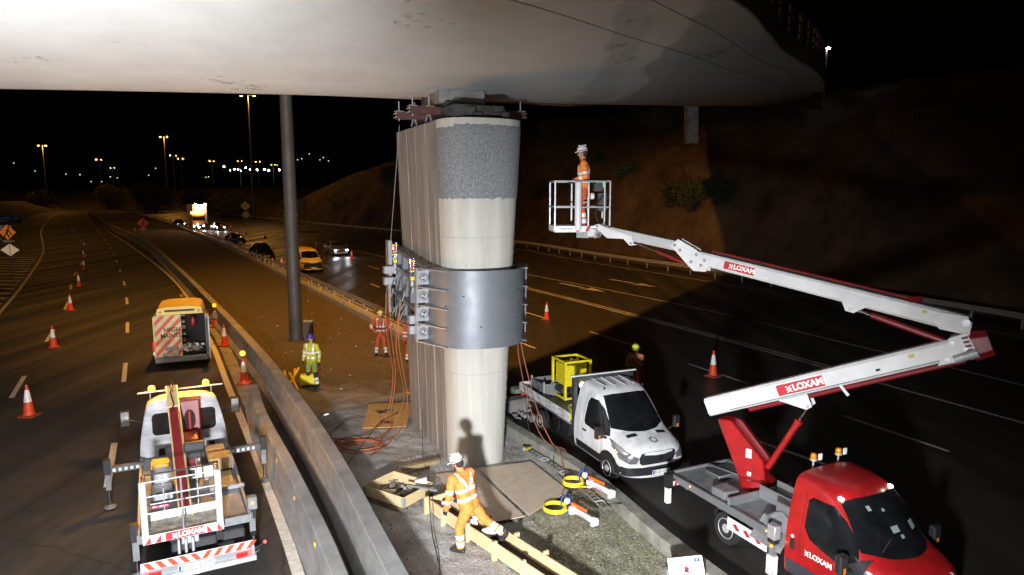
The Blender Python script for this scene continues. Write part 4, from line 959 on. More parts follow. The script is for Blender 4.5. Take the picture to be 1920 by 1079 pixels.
for y, z, w, h in ((-.30, 1.98, .08, .07), (-.02, 1.93, .06, .04), (.02, 1.66, .18, .09), (.10, 1.55, .08, .05), (.55, 1.62, .16, .12)):
    patch(bv, [(y-w/2, z-h/2), (y+w/2, z-h/2), (y+w/2, z+h/2), (y-w/2, z+h/2)], 'x', .008, mat('paper_grey', (.3, .36, .34), .6), '', None, .1, mb)
mb.build('sticker', rt)
P([(.80, 1.44), (.845, 1.44), (.735, 2.06), (.70, 2.06)], 'x', mat('grey_strip', (.3, .33, .34), .5), 'pillar_strip', .010, .08)
P([(-.46, 1.02), (-.52, .88), (-.46, .7), (.46, .7), (.52, .88), (.46, 1.02)], 'x', black_plastic, 'grille', .008)
P([(-.97, .3), (.97, .3), (.985, .66), (-.985, .66)], 'x', dark_plastic, 'bumper', .02)
mb = MB(refl)
for k in range(5):
    y = .38+k*.1; patch(bv, [(-.17, y), (-.17, y+.09), (-.10, y+.09), (-.10, y)], 'z', .005, (refl if k % 2 == 0 else logo_red), '', None, .05, mb)
mb.build('chevron_strip', rt)
mb = MB(dark_plastic); mb.tube([(-.75, -.55, 1.46), (-.9, -.1, 1.58), (-1.0, .2, 1.66)], .012, 5); mb.build('wiper', rt)
# beacons behind the cab roof
for y, on in ((-.15, 1), (.55, 0)):
    mb = MB(galv); mb.cyl((-2.62, y, 1.7), (-2.62, y, 2.36), .02); mb.lathe([(.06, 2.36), (.075, 2.38), (.07, 2.40)], (-2.62, y, 0), 14, galv); o = mb.build('beacon', rt)
    q = MB(amber_off); q.lathe([(.06, 2.40), (.06, 2.47), (.045, 2.51), (.01, 2.52)], (-2.62, y, 0), 14, amber_off); q.build('beacon_lens', o, smooth=50)
    q = MB(white_pl); q.box((-2.6, y+.16, 2.42), (.02, .09, .13), white_pl); q.build('worklight', o)
def tray(root, X0, X1, zf, hwid, rear_wheel):
    mb = MB(tread_steel); mb.box(((X0+X1)/2, 0, zf), (X0-X1, hwid*2-.1, .045), tread_steel); mb.build('deck', root)
    mb = MB(mid_grey)
    for s in (-1, 1): mb.box(((X0+X1)/2, s*(hwid-.0), zf), (X0-X1, .06, .16), alu)
    mb.box((X1, 0, zf), (.06, hwid*2, .16), mid_grey)
    for y in (-.4, .4): mb.box(((X0+X1)/2, y, zf-.22), (X0-X1, .09, .22), black_plastic)
    for x in (X0-.3, (X0+X1)/2, X1+.5): mb.box((x, 0, zf-.12), (.1, hwid*1.8, .14), grey_frame)
    mb.build('chassis_frame', root, bevel=.006)
tray(rt, -2.75, -6.0, .92, .98, 0)
mb = MB(alu)      # shallow trough that carries the folded boom
for a, b2 in (((-2.7, -.10), (-4.0, -.10)), ((-2.7, .42), (-4.0, .42))): mb.beam((a[0], a[1], 1.16), (b2[0], b2[1], 1.16), .04, .3, alu)
mb.box((-3.35, .16, .955), (1.25, .48, .02), alu); mb.box((-2.95, .16, 1.0), (.35, .46, .012), mid_grey); mb.beam((-2.7, -.55, 1.2), (-3.1, -.55, 1.2), .05, .4, alu)
mb.beam((-3.05, -.9, 1.06), (-3.05, -.12, 1.06), .04, .26, alu); mb.beam((-4.05, -.95, 1.04), (-4.05, .9, 1.04), .05, .2, alu)
mb.build('boom_trough', rt, bevel=.005)
mb = MB(mid_grey); mb.box((-4.5, -.62, 1.03), (.42, .42, .2), mid_grey); mb.box((-3.5, .75, 1.08), (.5, .36, .26), mid_grey); mb.box((-5.4, .2, 1.0), (.5, .8, .1), grey_frame); mb.box((-4.4, .7, 1.02), (.6, .2, .14), grey_frame)
mb.beam((-5.9, .1, 1.02), (-4.8, .35, 1.02), .1, .1, grey_frame); mb.beam((-5.9, .75, 1.02), (-4.8, .6, 1.02), .1, .1, grey_frame); mb.build('tool_locker', rt, bevel=.015)
mb = MB(black_plastic); mb.beam((-3.1, .9, 1.1), (-3.1, .9, 1.75), .12, .12, grey_frame, up=(1, 0, 0)); mb.box((-3.1, .9, 1.8), (.16, .2, .2), black_plastic); mb.build('far_post', rt)
outrigger(rt, -5.75, -1, .2, 1.15, .84, .35, white_pl, True)
outrigger(rt, -5.75, 1, .2, 1.1, .9, .06, mid_grey, True)
outrigger(rt, -2.66, -1, .9, 1.02, .92, .08, mid_grey, False)
mb = MB(amber_dim); 
for x, z in ((-2.62, .80), (-2.9, .95), (-5.2, .95)): mb.sphere((x, -1.16 if x == -2.62 else -1.02, z), .028 if x == -2.62 else .02, 8, amber_dim)
mb.build('side_marker', rt); point('side_marker_glow', rt.matrix_basis @ V((-2.62, -1.25, .8)), .5, (1, .5, .1), .03)
mb = MB(galv); mb.box((-2.66, -1.07, 1.06), (.2, .16, .28), galv); mb.box((-2.66, -1.08, .38), (.17, .15, .4), white_pl); mb.build('corner_leg_box', rt, bevel=.01)
mb = MB(white_on); mb.sphere((-6.03, .55, .86), .03, 8, warm_on); mb.box((-6.03, .4, .80), (.03, .12, .05), amber_off); mb.sphere((-6.03, -.75, .86), .025, 8, warm_on); mb.build('rear_lamp', rt)
mb = MB(white_pl); mb.box((-3.45, -.985, .62), (1.1, .02, .26), white_pl); o = mb.build('side_guard', rt)
q = MB(logo_red)
for k in range(3): q.prism([(-.10, .03), (.02, -.07), (.12, -.03), (.0, .07)], 0, .003, ((-3.15-k*.3, -.996, .62), (1, 0, 0), (0, 0, 1)), logo_red)
q.build('guard_chevron', o)
mb = MB(tread_steel); mb.prism([(-.25, -.5), (.35, -.5), (.5, -.1), (.3, .25), (-.25, .3)], 0, .02, ((-3.0, -.9, .86), (0, .6, .8), (-1, 0, 0)), tread_steel); mb.build('side_panel', rt)
mb = MB(white_pl); mb.box((-5.75, -1.2, .62), (.1, .09, .34), white_pl); q = mb.build('leg_panel', rt); q2 = MB(logo_red); q2.prism([(-.05, -.05), (.05, -.05), (.05, .05)], 0, .003, ((-5.75, -1.246, .62), (1, 0, 0), (0, 0, 1)), logo_red); q2.build('leg_mark', q)
for x, yy in ((-4.2, .74), (-.8, .88)):
    for s in (-1, 1): wheel(rt, x, s*yy, s, .36, .24)
mb = MB(grey_frame)
for s in (-1, 1): mb.tube([(-4.2+.46*cos(R(a)), s*.74, .38+.46*sin(R(a))) for a in range(10, 171, 20)], .04, 6, black_plastic)
mb.build('mudguard', rt)
# ---- boom, in world coordinates: one vertical plane through turret, elbow and basket
T0 = V((4.18, 13.30, 0)); EB = V((7.42, 10.85, 0)); pd = (EB-T0).normalized(); pn = V((pd.y, -pd.x, 0))  # pn points to the camera side
if pn.y > 0: pn = -pn
def bp(s, z, o=0): q = T0 + pd*s + pn*o; return V((q.x, q.y, z))
ftc = rt.matrix_basis @ V((-4.6, .0, 0)); tb = (ftc - T0).dot(pd)
mb = MB(red_paint)
def slab(mb, pts, w, m, o=0):
    n = len(pts); vs = [bp(s, z, o+h) for h in (-w/2, w/2) for s, z in pts]
    mb.add(vs, [tuple(range(n))[::-1], tuple(range(n, 2*n))] + [(i, (i+1) % n, n+(i+1) % n, n+i) for i in range(n)], m)
slab(mb, [(.02, 2.07), (.30, 2.09), (.95, 1.40), (1.02, .93), (.58, .88), (.50, .95)], .34, red_paint)
mb.build('turret_post', rt, world=True, bevel=.03)
mb = MB(red_paint); mb.cyl(bp(.8, .78), bp(.8, 1.02), .33, n=24, m=red_paint); slab(mb, [(.32, 2.08), (.42, 2.05), (1.1, 1.3), (1.0, 1.3)], .10, dark_red, -.14); mb.build('slew_ring', rt, world=True, smooth=40)
mb = MB(white_pl); slab(mb, [(.62, 1.42), (.73, 1.42), (.73, 1.60), (.62, 1.60)], .004, white_pl, .1735); slab(mb, [(.66, 1.06), (.74, 1.06), (.74, 1.14), (.66, 1.14)], .004, white_pl, .1735); mb.build('sticker', rt, world=True)
def octbeam(mb, a, b, w, h, m, ch=.25, w2=None, h2=None):
    a, b = V(a), V(b); d = (b-a).normalized(); u = pn.cross(d); u = u if u.z > 0 else -u; vs = []
    for p, ww, hh in ((a, w, h), (b, w2 or w, h2 or h)):
        for i, j in ((-1, -1+ch), (-1, 1-ch), (-1+ch, 1), (1-ch, 1), (1, 1-ch), (1, -1+ch), (1-ch, -1), (-1+ch, -1)): vs.append(p + pn*i*ww/2 + u*j*hh/2)
    mb.add(vs, [tuple(range(8))[::-1], tuple(range(8, 16))] + [(i, (i+1) % 8, 8+(i+1) % 8, 8+i) for i in range(8)], m)
L0, L1_ = bp(-.22, 2.25), bp(4.02, 4.08)
mb = MB(boom_white); octbeam(mb, L0, L1_, .30, .37, boom_white, .3, .27, .34); lb = mb.build('lower_boom', rt, world=True, bevel=.008)
dl = (L1_-L0).normalized(); ul = pn.cross(dl); ul = ul if ul.z > 0 else -ul; nl = pn
LL = (L1_-L0).length
def lp(t, u, o=0): return L0 + dl*LL*t + ul*u + pn*o
mb = MB(dark_red); mb.cyl(lp(.17, -.235), lp(.98, -.225), .055, .05, 12, dark_red); mb.build('boom_ram', lb, world=False).matrix_basis = rt.matrix_basis.inverted()
mb = MB(grey_frame); mb.beam(lp(.1, -.14, .151), lp(.98, -.12, .138), .012, .006, grey_frame, up=tuple(pn)); o = mb.build('seam', lb); o.matrix_basis = rt.matrix_basis.inverted()
mb = MB(logo_red); c = lp(.415, .0, .154); mb.beam(c-dl*.43, c+dl*.43, .20, .004, logo_red, up=tuple(pn)); t = MB(white_pl); logo(t, c+pn*.003-ul*.005+dl*.09, dl, ul, .12, white_pl, .05); mb.merge(t); o = mb.build('logo_panel', lb); o.matrix_basis = rt.matrix_basis.inverted()
mb = MB(boom_white)
c = lp(.385, -.2, 0); 
for o_ in (-.13, .13):
    vs = [lp(.31, -.17, o_), lp(.43, -.17, o_), lp(.43, -.42, o_), lp(.405, -.45, o_)]; vs2 = [p+pn*.02 for p in vs]
    mb.add(vs+vs2, [(0, 1, 2, 3), (7, 6, 5, 4), (0, 4, 5, 1), (1, 5, 6, 2), (2, 6, 7, 3), (3, 7, 4, 0)], boom_white)
mb.cyl(lp(.415, -.40, -.17), lp(.415, -.40, .17), .025, n=10, m=steel); mb.beam(lp(.56, -.14, .14), lp(.575, -.36, .14), .05, .02, boom_white, up=tuple(pn))
o = mb.build('ram_bracket', lb); o.matrix_basis = rt.matrix_basis.inverted()
A, B = bp(1.0, 1.25), lp(.415, -.40)
mb = MB(red_paint); mid = A.lerp(B, .76); mb.cyl(A, mid, .06, n=14, m=red_paint); mb.cyl(mid-(B-A).normalized()*.08, mid, .075, n=14, m=red_paint); mb.cyl(mid, B, .026, n=10, m=chrome); mb.build('lift_ram', rt, world=True, smooth=40)
# elbow
mb = MB(boom_white)
for o_ in (-.17, .17):
    vs = [lp(.90, -.19, o_), lp(.93, .02, o_), lp(.965, .2, o_), lp(1.02, .22, o_), lp(1.03, -.2, o_)]; vs2 = [p+pn*.02 for p in vs]
    mb.add(vs+vs2, [(0, 1, 2, 3, 4), (9, 8, 7, 6, 5)]+[(i, (i+1) % 5, 5+(i+1) % 5, 5+i) for i in range(5)], boom_white)
for a_, b2 in ((.935, -.12), (.97, .12), (1.0, -.02)): mb.cyl(lp(a_, b2, -.2), lp(a_, b2, .205), .035, n=12, m=steel)
mb.cyl(lp(.955, -.15, .2), lp(1.03, -.12, .2), .07, n=14, m=galv)
mb.build('knuckle', rt, world=True)
mb = MB(dark_red); c0, c1 = lp(1.03, .0, 0), lp(1.075, .0, 0)
for a_, w_, h_ in ((1.02, .40, .56),): octbeam(mb, lp(1.015, -.02), lp(1.075, -.03), .38, .50, dark_red, .45, .34, .42)
for k in range(6): mb.cyl(lp(1.0, -.2+.07*k, .2), lp(1.02, -.2+.07*k, .2), .02, n=6, m=boom_white)
mb.build('elbow_cover', rt, world=True, bevel=.02)
U0, U1 = lp(1.025, .33), bp(-.62, 5.28)
du = (U1-U0).normalized(); uu = pn.cross(du); uu = uu if uu.z > 0 else -uu; LU = (U1-U0).length
def up_(t, u, o=0): return U0 + du*LU*t + uu*u + pn*o
mb = MB(boom_white); octbeam(mb, U0, U1, .24, .30, boom_white, .3, .22, .26); ub = mb.build('upper_boom', rt, world=True, bevel=.006)
INV = rt.matrix_basis.inverted()
def sub(mb, name, par, **k): o = mb.build(name, par, **k); o.matrix_basis = INV; return o
mb = MB(boom_white)
for o_ in (-.14, .14):
    vs = [up_(-.015, .02, o_), up_(-.02, -.14, o_), up_(.07, -.16, o_), up_(.10, -.02, o_), up_(.075, .12, o_), up_(.0, .15, o_)]; vs2 = [p+pn*.02 for p in vs]
    mb.add(vs+vs2, [tuple(range(6)), tuple(range(11, 5, -1))]+[(i, (i+1) % 6, 6+(i+1) % 6, 6+i) for i in range(6)], boom_white)
mb.cyl(up_(-.0, .05, -.2), up_(-.0, .05, .2), .06, n=14, m=steel); sub(mb, 'end_plate', ub)
mb = MB(dark_red); mb.cyl(up_(.16, .19), up_(.93, .175), .035, n=10, m=dark_red); mb.box(up_(.17, .2), (.2, .12, .1), dark_red); sub(mb, 'top_ram', ub)
mb = MB(dark_red); A, B = up_(.04, -.30, 0), up_(.345, -.26, 0); mb.cyl(up_(.05, -.36), up_(.29, -.25), .055, n=14, m=dark_red); mb.cyl(up_(.29, -.25), up_(.355, -.22), .025, n=10, m=chrome); sub(mb, 'lower_ram', ub)
mb = MB(boom_white)
for o_ in (-.125, .115):
    vs = [up_(.28, .02, o_), up_(.42, .06, o_), up_(.375, -.27, o_), up_(.345, -.27, o_)]; vs2 = [p+pn*.014 for p in vs]
    mb.add(vs+vs2, [(0, 1, 2, 3), (7, 6, 5, 4), (0, 4, 5, 1), (1, 5, 6, 2), (2, 6, 7, 3), (3, 7, 4, 0)], boom_white)
mb.cyl(up_(.36, -.22, -.13), up_(.36, -.22, .14), .03, n=12, m=steel); sub(mb, 'ram_lug', ub)
mb = MB(rubber)
for o_ in (.03, .07): mb.tube([up_(.02+.06*k, .165+.008*sin(k*1.7), o_) for k in range(16)], .011, 5, rubber)
sub(mb, 'hydraulic_hose', ub, smooth=60)
mb = MB(mat('sticker_mix', (.5, .42, .05), .5)); mb.beam(up_(.12, .05, .122), up_(.135, .05, .122), .05, .002, None, up=tuple(pn)); mb.beam(lp(.82, .06, .144), lp(.84, .06, .144), .06, .002, None, up=tuple(pn)); mb.beam(lp(.16, .05, .152), lp(.185, .05, .152), .05, .002, plate_w, up=tuple(pn)); mb.beam(lp(.70, -.04, .147), lp(.715, -.04, .147), .04, .002, cast_j, up=tuple(pn)); mb.build('decal', rt, world=True)
mb = MB(mid_grey)
for t_ in (.25, .5, .75): mb.beam(lp(t_, -.19, -.08), lp(t_, -.27, -.08), .16, .03, mid_grey, up=tuple(dl))
mb.build('hose_clip', rt, world=True)
mb = MB(logo_red); c = up_(.80, .0, .114); mb.beam(c-du*.30, c+du*.30, .15, .004, logo_red, up=tuple(pn)); t = MB(white_pl); logo(t, c+pn*.003-du*.06, -du, uu, .088, white_pl, .05); mb.merge(t); sub(mb, 'logo_panel', ub)
# jib knuckle, jib, basket
J0 = U1; J1 = bp(-2.98, 5.60)
mb = MB(boom_white)
for o_ in (-.12, .1):
    vs = [bp(-.35, 5.0, o_), bp(-.28, 5.2, o_), bp(-.55, 5.42, o_), bp(-.95, 5.62, o_), bp(-1.12, 5.5, o_), bp(-1.0, 5.38, o_), bp(-.72, 5.1, o_), bp(-.6, 5.0, o_)]; vs2 = [p+pn*.02 for p in vs]
    mb.add(vs+vs2, [tuple(range(8)), tuple(range(15, 7, -1))]+[(i, (i+1) % 8, 8+(i+1) % 8, 8+i) for i in range(8)], boom_white)
for a_, z_ in ((-1.02, 5.50), (-.9, 5.40), (-.66, 5.18), (-.45, 5.12), (-.38, 5.22), (-.55, 5.33)): mb.cyl(bp(a_, z_, -.14), bp(a_, z_, .14), .03, n=12, m=steel)
mb.build('jib_knuckle', rt, world=True)
mb = MB(mat('jib_grey', (.50, .51, .52), .4, .2, .1, 3)); octbeam(mb, bp(-.98, 5.47), bp(-2.55, 5.72), .13, .20, None, .15); jb = mb.build('jib', rt, world=True, bevel=.005)
mb = MB(boom_white)
for o_ in (-.085, .07):
    vs = [bp(-2.0, 5.64, o_), bp(-1.95, 5.45, o_), bp(-2.05, 5.44, o_), bp(-2.2, 5.58, o_), bp(-2.6, 5.58, o_), bp(-2.78, 5.72, o_), bp(-2.92, 5.84, o_), bp(-2.82, 5.88, o_), bp(-2.6, 5.80, o_), bp(-2.45, 5.76, o_)]; vs2 = [p+pn*.015 for p in vs]
    n_ = len(vs); mb.add(vs+vs2, [tuple(range(n_)), tuple(range(2*n_-1, n_-1, -1))]+[(i, (i+1) % n_, n_+(i+1) % n_, n_+i) for i in range(n_)], boom_white)
for a_, z_ in ((-2.02, 5.49), (-2.84, 5.83), (-2.75, 5.66)): mb.cyl(bp(a_, z_, -.1), bp(a_, z_, .1), .025, n=10, m=steel)
sub(mb, 'jib_link', jb)
mb = MB(chrome); mb.cyl(bp(-2.0, 5.5), bp(-1.45, 5.33), .016, n=8, m=chrome); mb.cyl(bp(-1.45, 5.33), bp(-.8, 5.12), .035, n=10, m=dark_red); sub(mb, 'jib_ram', jb)
mb = MB(galv); mb.box(bp(-3.22, 5.66), (.30, .2, .2), galv, heading(pd)); mb.box(bp(-2.98, 5.68), (.2, .2, .18), boom_white, heading(pd)); mb.cyl(bp(-2.9, 5.62, -.1), bp(-2.9, 5.62, .1), .06, n=12, m=steel); mb.build('basket_mount', rt, world=True, bevel=.01)
# basket: its frame seen square-on
bc = V((1.50, 15.42)); bk = V((1, .10)).normalized(); bn = V((bk.y, -bk.x)); ZB, ZT = 5.74, 6.80
def bq(a, b2, z): q = bc + bk*a + bn*b2; return V((q.x, q.y, z))   # b2>0 towards the camera
basket = MB(tread_steel); basket.prism([(-.60, -.36), (.62, -.36), (.62, .36), (-.60, .36)], 0, .05, (bq(0, 0, ZB-.05), (bk.x, bk.y, 0), (-bn.x, -bn.y, 0)), galv)
bs = basket.build('basket', rt, world=True)
mb = MB(alu)
for a, b2 in ((-.60, .36), (-.60, -.36), (.62, .36), (.62, -.36), (.50, .36), (-.13, .36), (.14, .36), (.28, -.36), (-.1, -.36)):
    mb.beam(bq(a, b2, ZB), bq(a, b2, ZT), .03, .03, alu, up=(0, 1, 0))
for z in (ZT, ZB+.5, ):
    for (a, b2), (c_, d_) in (((-.6, .36), (.62, .36)), ((-.6, -.36), (.62, -.36)), ((-.6, .36), (-.6, -.36)), ((.62, .36), (.62, -.36))): mb.beam(bq(a, b2, z), bq(c_, d_, z), .032, .032, alu)
mb.beam(bq(.14, .37, ZT-.08), bq(.14, .37, ZT-.45), .03, .03, alu, up=(0, 1, 0)); mb.beam(bq(.02, .37, ZT-.45), bq(.14, .37, ZT-.45), .03, .03, alu)
sub(mb, 'guard_rail', bs)
mb = MB(alu); mb.cyl(bq(-.09, .38, ZB-.0), bq(-.09, .38, ZT-.02), .075, n=20, m=boom_white); sub(mb, 'control_column', bs, smooth=40)
mb = MB(white_pl)
for (a, b2), (c_, d_) in (((-.6, .375), (.62, .375)), ((-.615, .36), (-.615, -.36)), ((.635, .36), (.635, -.36)), ((-.6, -.375), (.62, -.375))): mb.beam(bq(a, b2, ZB+.03), bq(c_, d_, ZB+.03), .012, .12, white_pl)
q = MB(logo_red)
for a in (-.09, .12): q.prism([(-.05, -.06), (.03, -.06), (.08, .06), (0, .06)], 0, .003, (bq(a, .383, ZB+.03), (bk.x, bk.y, 0), (0, 0, 1)), logo_red)
q.text('HAND 200T 4', bq(-.35, .384, ZB+.03), (bk.x, bk.y, 0), (0, 0, 1), .05, navy, .01, .001); mb.merge(q); sub(mb, 'toe_board', bs)
mb = MB(black_plastic); mb.box(bq(.42, .0, ZT-.12), (.2, .3, .2), black_plastic); mb.box(bq(.5, .1, ZT-.45), (.2, .2, .4), black_plastic); mb.cyl(bq(.2, .2, ZT-.32), bq(.3, .2, ZT-.32), .07, n=14, m=white_pl); sub(mb, 'control_box', bs, bevel=.01)
mb = MB(green_on); mb.box(bq(.46, .12, ZT-.06), (.20, .04, .13), green_on); sub(mb, 'display', bs)
mb = MB(rubber); mb.tube([bq(.5, .2, ZT-.3), bq(.35, .25, ZT-.5), bq(.33, .25, ZT-.75), bq(.42, .2, ZB+.1), bq(.7, .1, ZB-.02), bp(-2.7, 5.9)], .022, 6, rubber); sub(mb, 'hydraulic_hose', bs, smooth=60)
# ---------------------------------------------------------------- white cabbed lift truck, boom folded, seen from behind
HL = V((-.465, .885)).normalized()
org = V((-8.34, 16.62))
lt = thing('boom_lift_truck', 'white cabbed lift truck seen from behind with folded boom, basket and lit amber beacons', 'truck', (org.x, org.y, 0), heading(HL), scale=.89)
body, bv = shell(DY, dirty_white, 'cab_body', lt)
def P(poly, a, m, nm, off=.004, step=.1, par=lt): return patch(bv, poly, a, off, m, nm, par, step)
P(rrect(-.74, 1.42, -.02, 1.98, .1), '-x', glass, 'rear_window', .006); P(rrect(.16, 1.42, .70, 1.98, .1), '-x', glass, 'rear_window', .006)
P([(-.82, 1.40), (0, 1.35), (.82, 1.40), (.70, 2.08), (0, 2.13), (-.70, 2.08)], 'x', glass, 'windscreen', .005)
for y in (-.62, .52): P([(y-.08, .90), (y+.08, .90), (y+.06, 1.08), (y-.06, 1.08)], '-x', black_plastic, 'air_vent', .008)
for s, a in ((-1, '-y'), (1, 'y')):
    P([(-.86, 1.16), (-1.25, 1.08), (-1.9, 1.24), (-2.06, 1.5), (-2.06, 1.92), (-1.55, 1.99), (-1.05, 1.52)], a, glass, 'side_window', .005)
    mb = MB(black_plastic); mb.beam((-1.0, s*.95, 1.35), (-1.05, s*1.25, 1.5), .05, .05, black_plastic); mb.box((-1.05, s*1.33, 1.55), (.16, .24, .42), black_plastic); o = mb.build('mirror', lt, bevel=.04)
    g = MB(chrome); g.box((-1.135, s*1.33, 1.6), (.008, .18, .26), chrome); g.build('mirror_glass', o)
P([(-.62, .03), (-.62, .05), (.62, .05), (.62, .03)], '-x', black_plastic, 'seam') if False else None
# roof bar with beacons
mb = MB(alu); mb.beam((-2.0, -.98, 2.42), (-2.0, .98, 2.42), .04, .03, alu)
for y in (-.7, .7): mb.cyl((-2.0, y, 2.25), (-2.0, y, 2.42), .015)
mb.build('beacon_bar', lt)
for y in (-.58, .66):
    mb = MB(amber_on); mb.lathe([(.07, 0), (.08, .03), (.075, .10), (.04, .13)], (-2.0, y, 2.44), 16, amber_on); mb.build('beacon', lt, smooth=50)
    point('beacon_light', lt.matrix_basis @ V((-2.0, y, 2.72)), 240, (1, .40, .03), .06)
tray(lt, -2.75, -7.03, .92, .98, 0)
mb = MB(mat('deck_board', (.5, .36, .17), .7, 0, .35, 8, .3, 60)); mb.box((-5.0, -.62, 1.0), (1.0, .5, .03)); mb.box((-4.15, -.66, 1.15), (.5, .48, .28)); mb.box((-3.45, -.62, 1.15), (.42, .42, .2)); mb.build('tread_board', lt, bevel=.015)
mb = MB(alu); mb.box((-4.15, -.92, 1.14), (.52, .04, .3), alu); mb.box((-5.5, -.7, 1.0), (.05, .7, .1), alu); mb.box((-4.75, -.42, 1.14), (.08, .3, .34), white_pl)
mb.box((-4.6, .55, 1.2), (.5, .4, .5), alu); mb.box((-4.62, .55, 1.48), (.4, .34, .08), orange_yellow); mb.box((-4.88, .55, 1.2), (.03, .34, .28), galv); mb.box((-5.2, .55, 1.05), (.45, .4, .2), galv); mb.build('locker', lt, bevel=.012)
mb = MB(dark_red); mb.box((-4.0, .0, 1.35), (.7, .5, .9), dark_red); mb.prism([(-2.9, .45), (-2.9, 2.36), (-3.1, 2.40), (-3.25, 1.4), (-3.15, 1.2)], -.28, .28, ((0, -.08, .0), (1, 0, 0), (0, 0, 1)), dark_red)
mb.build('turret_post', lt, bevel=.03)
mb = MB(cast_j); mb.lathe([(.13, 0), (.12, .012)], (-3.19, -.12, 1.92), 20, cast_j, (-1, 0, 0)); mb.v = [V((p.x, p.y, 1.92+(p.z-1.92)*2)) for p in mb.v]; mb.build('slot', lt)
mb = MB(dark_red); mb.cyl((-3.26, -.12, 1.68), (-3.22, -.12, 2.16), .06, n=14, m=dark_red); mb.build('ram', lt, smooth=40)
mb = MB(boom_white); mb.beam((-3.25, -.12, 1.45), (-4.4, -.10, 1.25), .30, .22, boom_white); mb.beam((-3.25, -.12, 1.57), (-4.3, -.10, 1.37), .2, .03, mat('boom_cap', (.62, .45, .2), .6, 0, .2, 5)); mb.build('lower_boom', lt, bevel=.015)
mb = MB(mat('boom_cream', (.70, .52, .26), .5, 0, .2, 4)); mb.beam((-2.5, .22, 2.58), (-3.4, .22, 2.30), .26, .18, None); mb.beam((-3.4, .22, 2.30), (-6.78, .16, 1.0), .20, .14, dark_red)
for dy in (-.12, .12): mb.beam((-2.5, .22+dy, 2.64), (-6.78, .16+dy*.9, 1.1), .03, .06, None)
mb.build('upper_boom', lt, bevel=.01)
mb = MB(rubber); mb.tube([(-2.55, .22, 2.68), (-2.65, .18, 2.72), (-3.0, .26, 2.62), (-3.4, .2, 2.42), (-3.6, .28, 2.3)], .018, 5); mb.tube([(-2.5, .12, 2.6), (-2.46, .2, 2.74), (-2.6, .28, 2.7), (-2.9, .2, 2.6)], .012, 5); mb.build('hydraulic_hose', lt, smooth=60)
mb = MB(white_pl); mb.box((-4.9, -.05, 1.25), (.05, .4, .28), white_pl); mb.box((-4.94, -.05, 1.25), (.04, .13, .18), black_plastic); mb.box((-4.75, .0, 1.45), (.3, .3, .25), dark_red); mb.build('turret_box', lt, bevel=.01)
mb = MB(black_plastic); mb.box((-4.95, -.12, 1.78), (.16, .42, .36), dark_plastic); mb.build('control_cover', lt, bevel=.03)
outrigger(lt, -3.05, 1, .9, 1.62, .95, .04, mid_grey, False); outrigger(lt, -3.05, -1, .9, 1.72, .95, .04, mid_grey, False)
mb = MB(refl)
for s in (-1, 1):
    for k in range(5): mb.box((-3.12, s*(1.05+k*.12), .95), (.006, .06, .07), refl)
mb.build('reflective_mark', lt)
outrigger(lt, -6.68, -1, .9, 1.0, .85, .04, mid_grey, False); outrigger(lt, -6.68, 1, .9, 1.0, .85, .04, mid_grey, False)
mb = MB(grey_frame); mb.box((-6.83, -.72, .86), (.12, .66, .2), mid_grey); mb.box((-6.73, -1.06, 1.1), (.16, .18, .26), mid_grey); o = mb.build('side_box', lt, bevel=.01)
t = MB(white_pl); t.box((-6.894, -.72, .88), (.008, .42, .12), white_pl); t.text('EMERALD', (-6.899, -.72, .88), (0, -1, 0), (0, 0, 1), .09, cast_j, .01, .001, shear=.2); t.build('lettering_plate', o)
mb = MB(amber_dim); mb.sphere((-6.82, -1.06, 1.12), .03, 8, amber_dim); mb.build('side_marker', lt)
mb = MB(dark_plastic); mb.box((-6.93, -.66, .55), (.22, .42, .36), dark_plastic); mb.cyl((-6.78, -.28, .56), (-6.78, .0, .56), .12, n=14, m=black_plastic); mb.box((-6.98, .05, .58), (.3, .8, .34), dark_plastic); mb.build('tank', lt, bevel=.03)
mb = MB(tread_steel); mb.box((-7.3, -.50, .56), (.34, .28, .03), tread_steel); mb.box((-7.46, -.50, .50), (.02, .28, .12), alu); mb.build('step', lt)
# rear bar
mb = MB(alu); mb.box((-7.58, 0, .36), (.10, 2.0, .10), galv); mb.box((-7.54, 0, .49), (.04, 1.96, .16), alu); rb = mb.build('rear_bumper', lt, bevel=.006)
mb = MB(refl); mb.box((-7.57, 0, .63), (.02, 1.92, .15), refl); mb.build('chevron_board', rb)
mb = MB(mat('marking_red', (.72, .05, .02), .5))
for k in range(10):
    sgn = 1 if k < 5 else -1; y = .92 - k*.194 - (.0 if k < 5 else .0); q = [(-.05*sgn-.05, -.07), (.05-.05*sgn, -.07), (.05+.05*sgn, .07), (-.05+.05*sgn, .07)]
    mb.prism([(-a, b2) for a, b2 in q], 0, .003, ((-7.581, y-.09, .63), (0, -1, 0), (0, 0, 1)), None)
mb.build('chevron', rb)
number_plate(lt, -7.575, .46, '212-D-23239', -1, .05, .62)
for s in (-1, 1):
    mb = MB(red_on); mb.box((-7.6, s*.88, .47), (.04, .07, .1), red_on); mb.build('tail_light', lt, bevel=.01); mb = MB(red_lens); mb.box((-7.595, s*.74, .47), (.035, .2, .08), red_lens); mb.build('tail_lens', lt)
mb = MB(plate_w); mb.lathe([(.02, 0), (.02, .03)], (0, 0, 0), 8, plate_w); 
mb = MB(black_plastic); mb.beam((-7.58, -.98, .52), (-7.58, -1.14, .6), .02, .02, black_plastic); mb.sphere((-7.58, -1.17, .62), .03, 8, red_on); mb.build('side_marker', lt)
point('tail_glow', lt.matrix_basis @ V((-7.73, -.88, .47)), .7, (1, .05, .03), .03); point('plate_lamp_light', lt.matrix_basis @ V((-7.68, .05, .30)), .6, (1, .95, .85), .03)
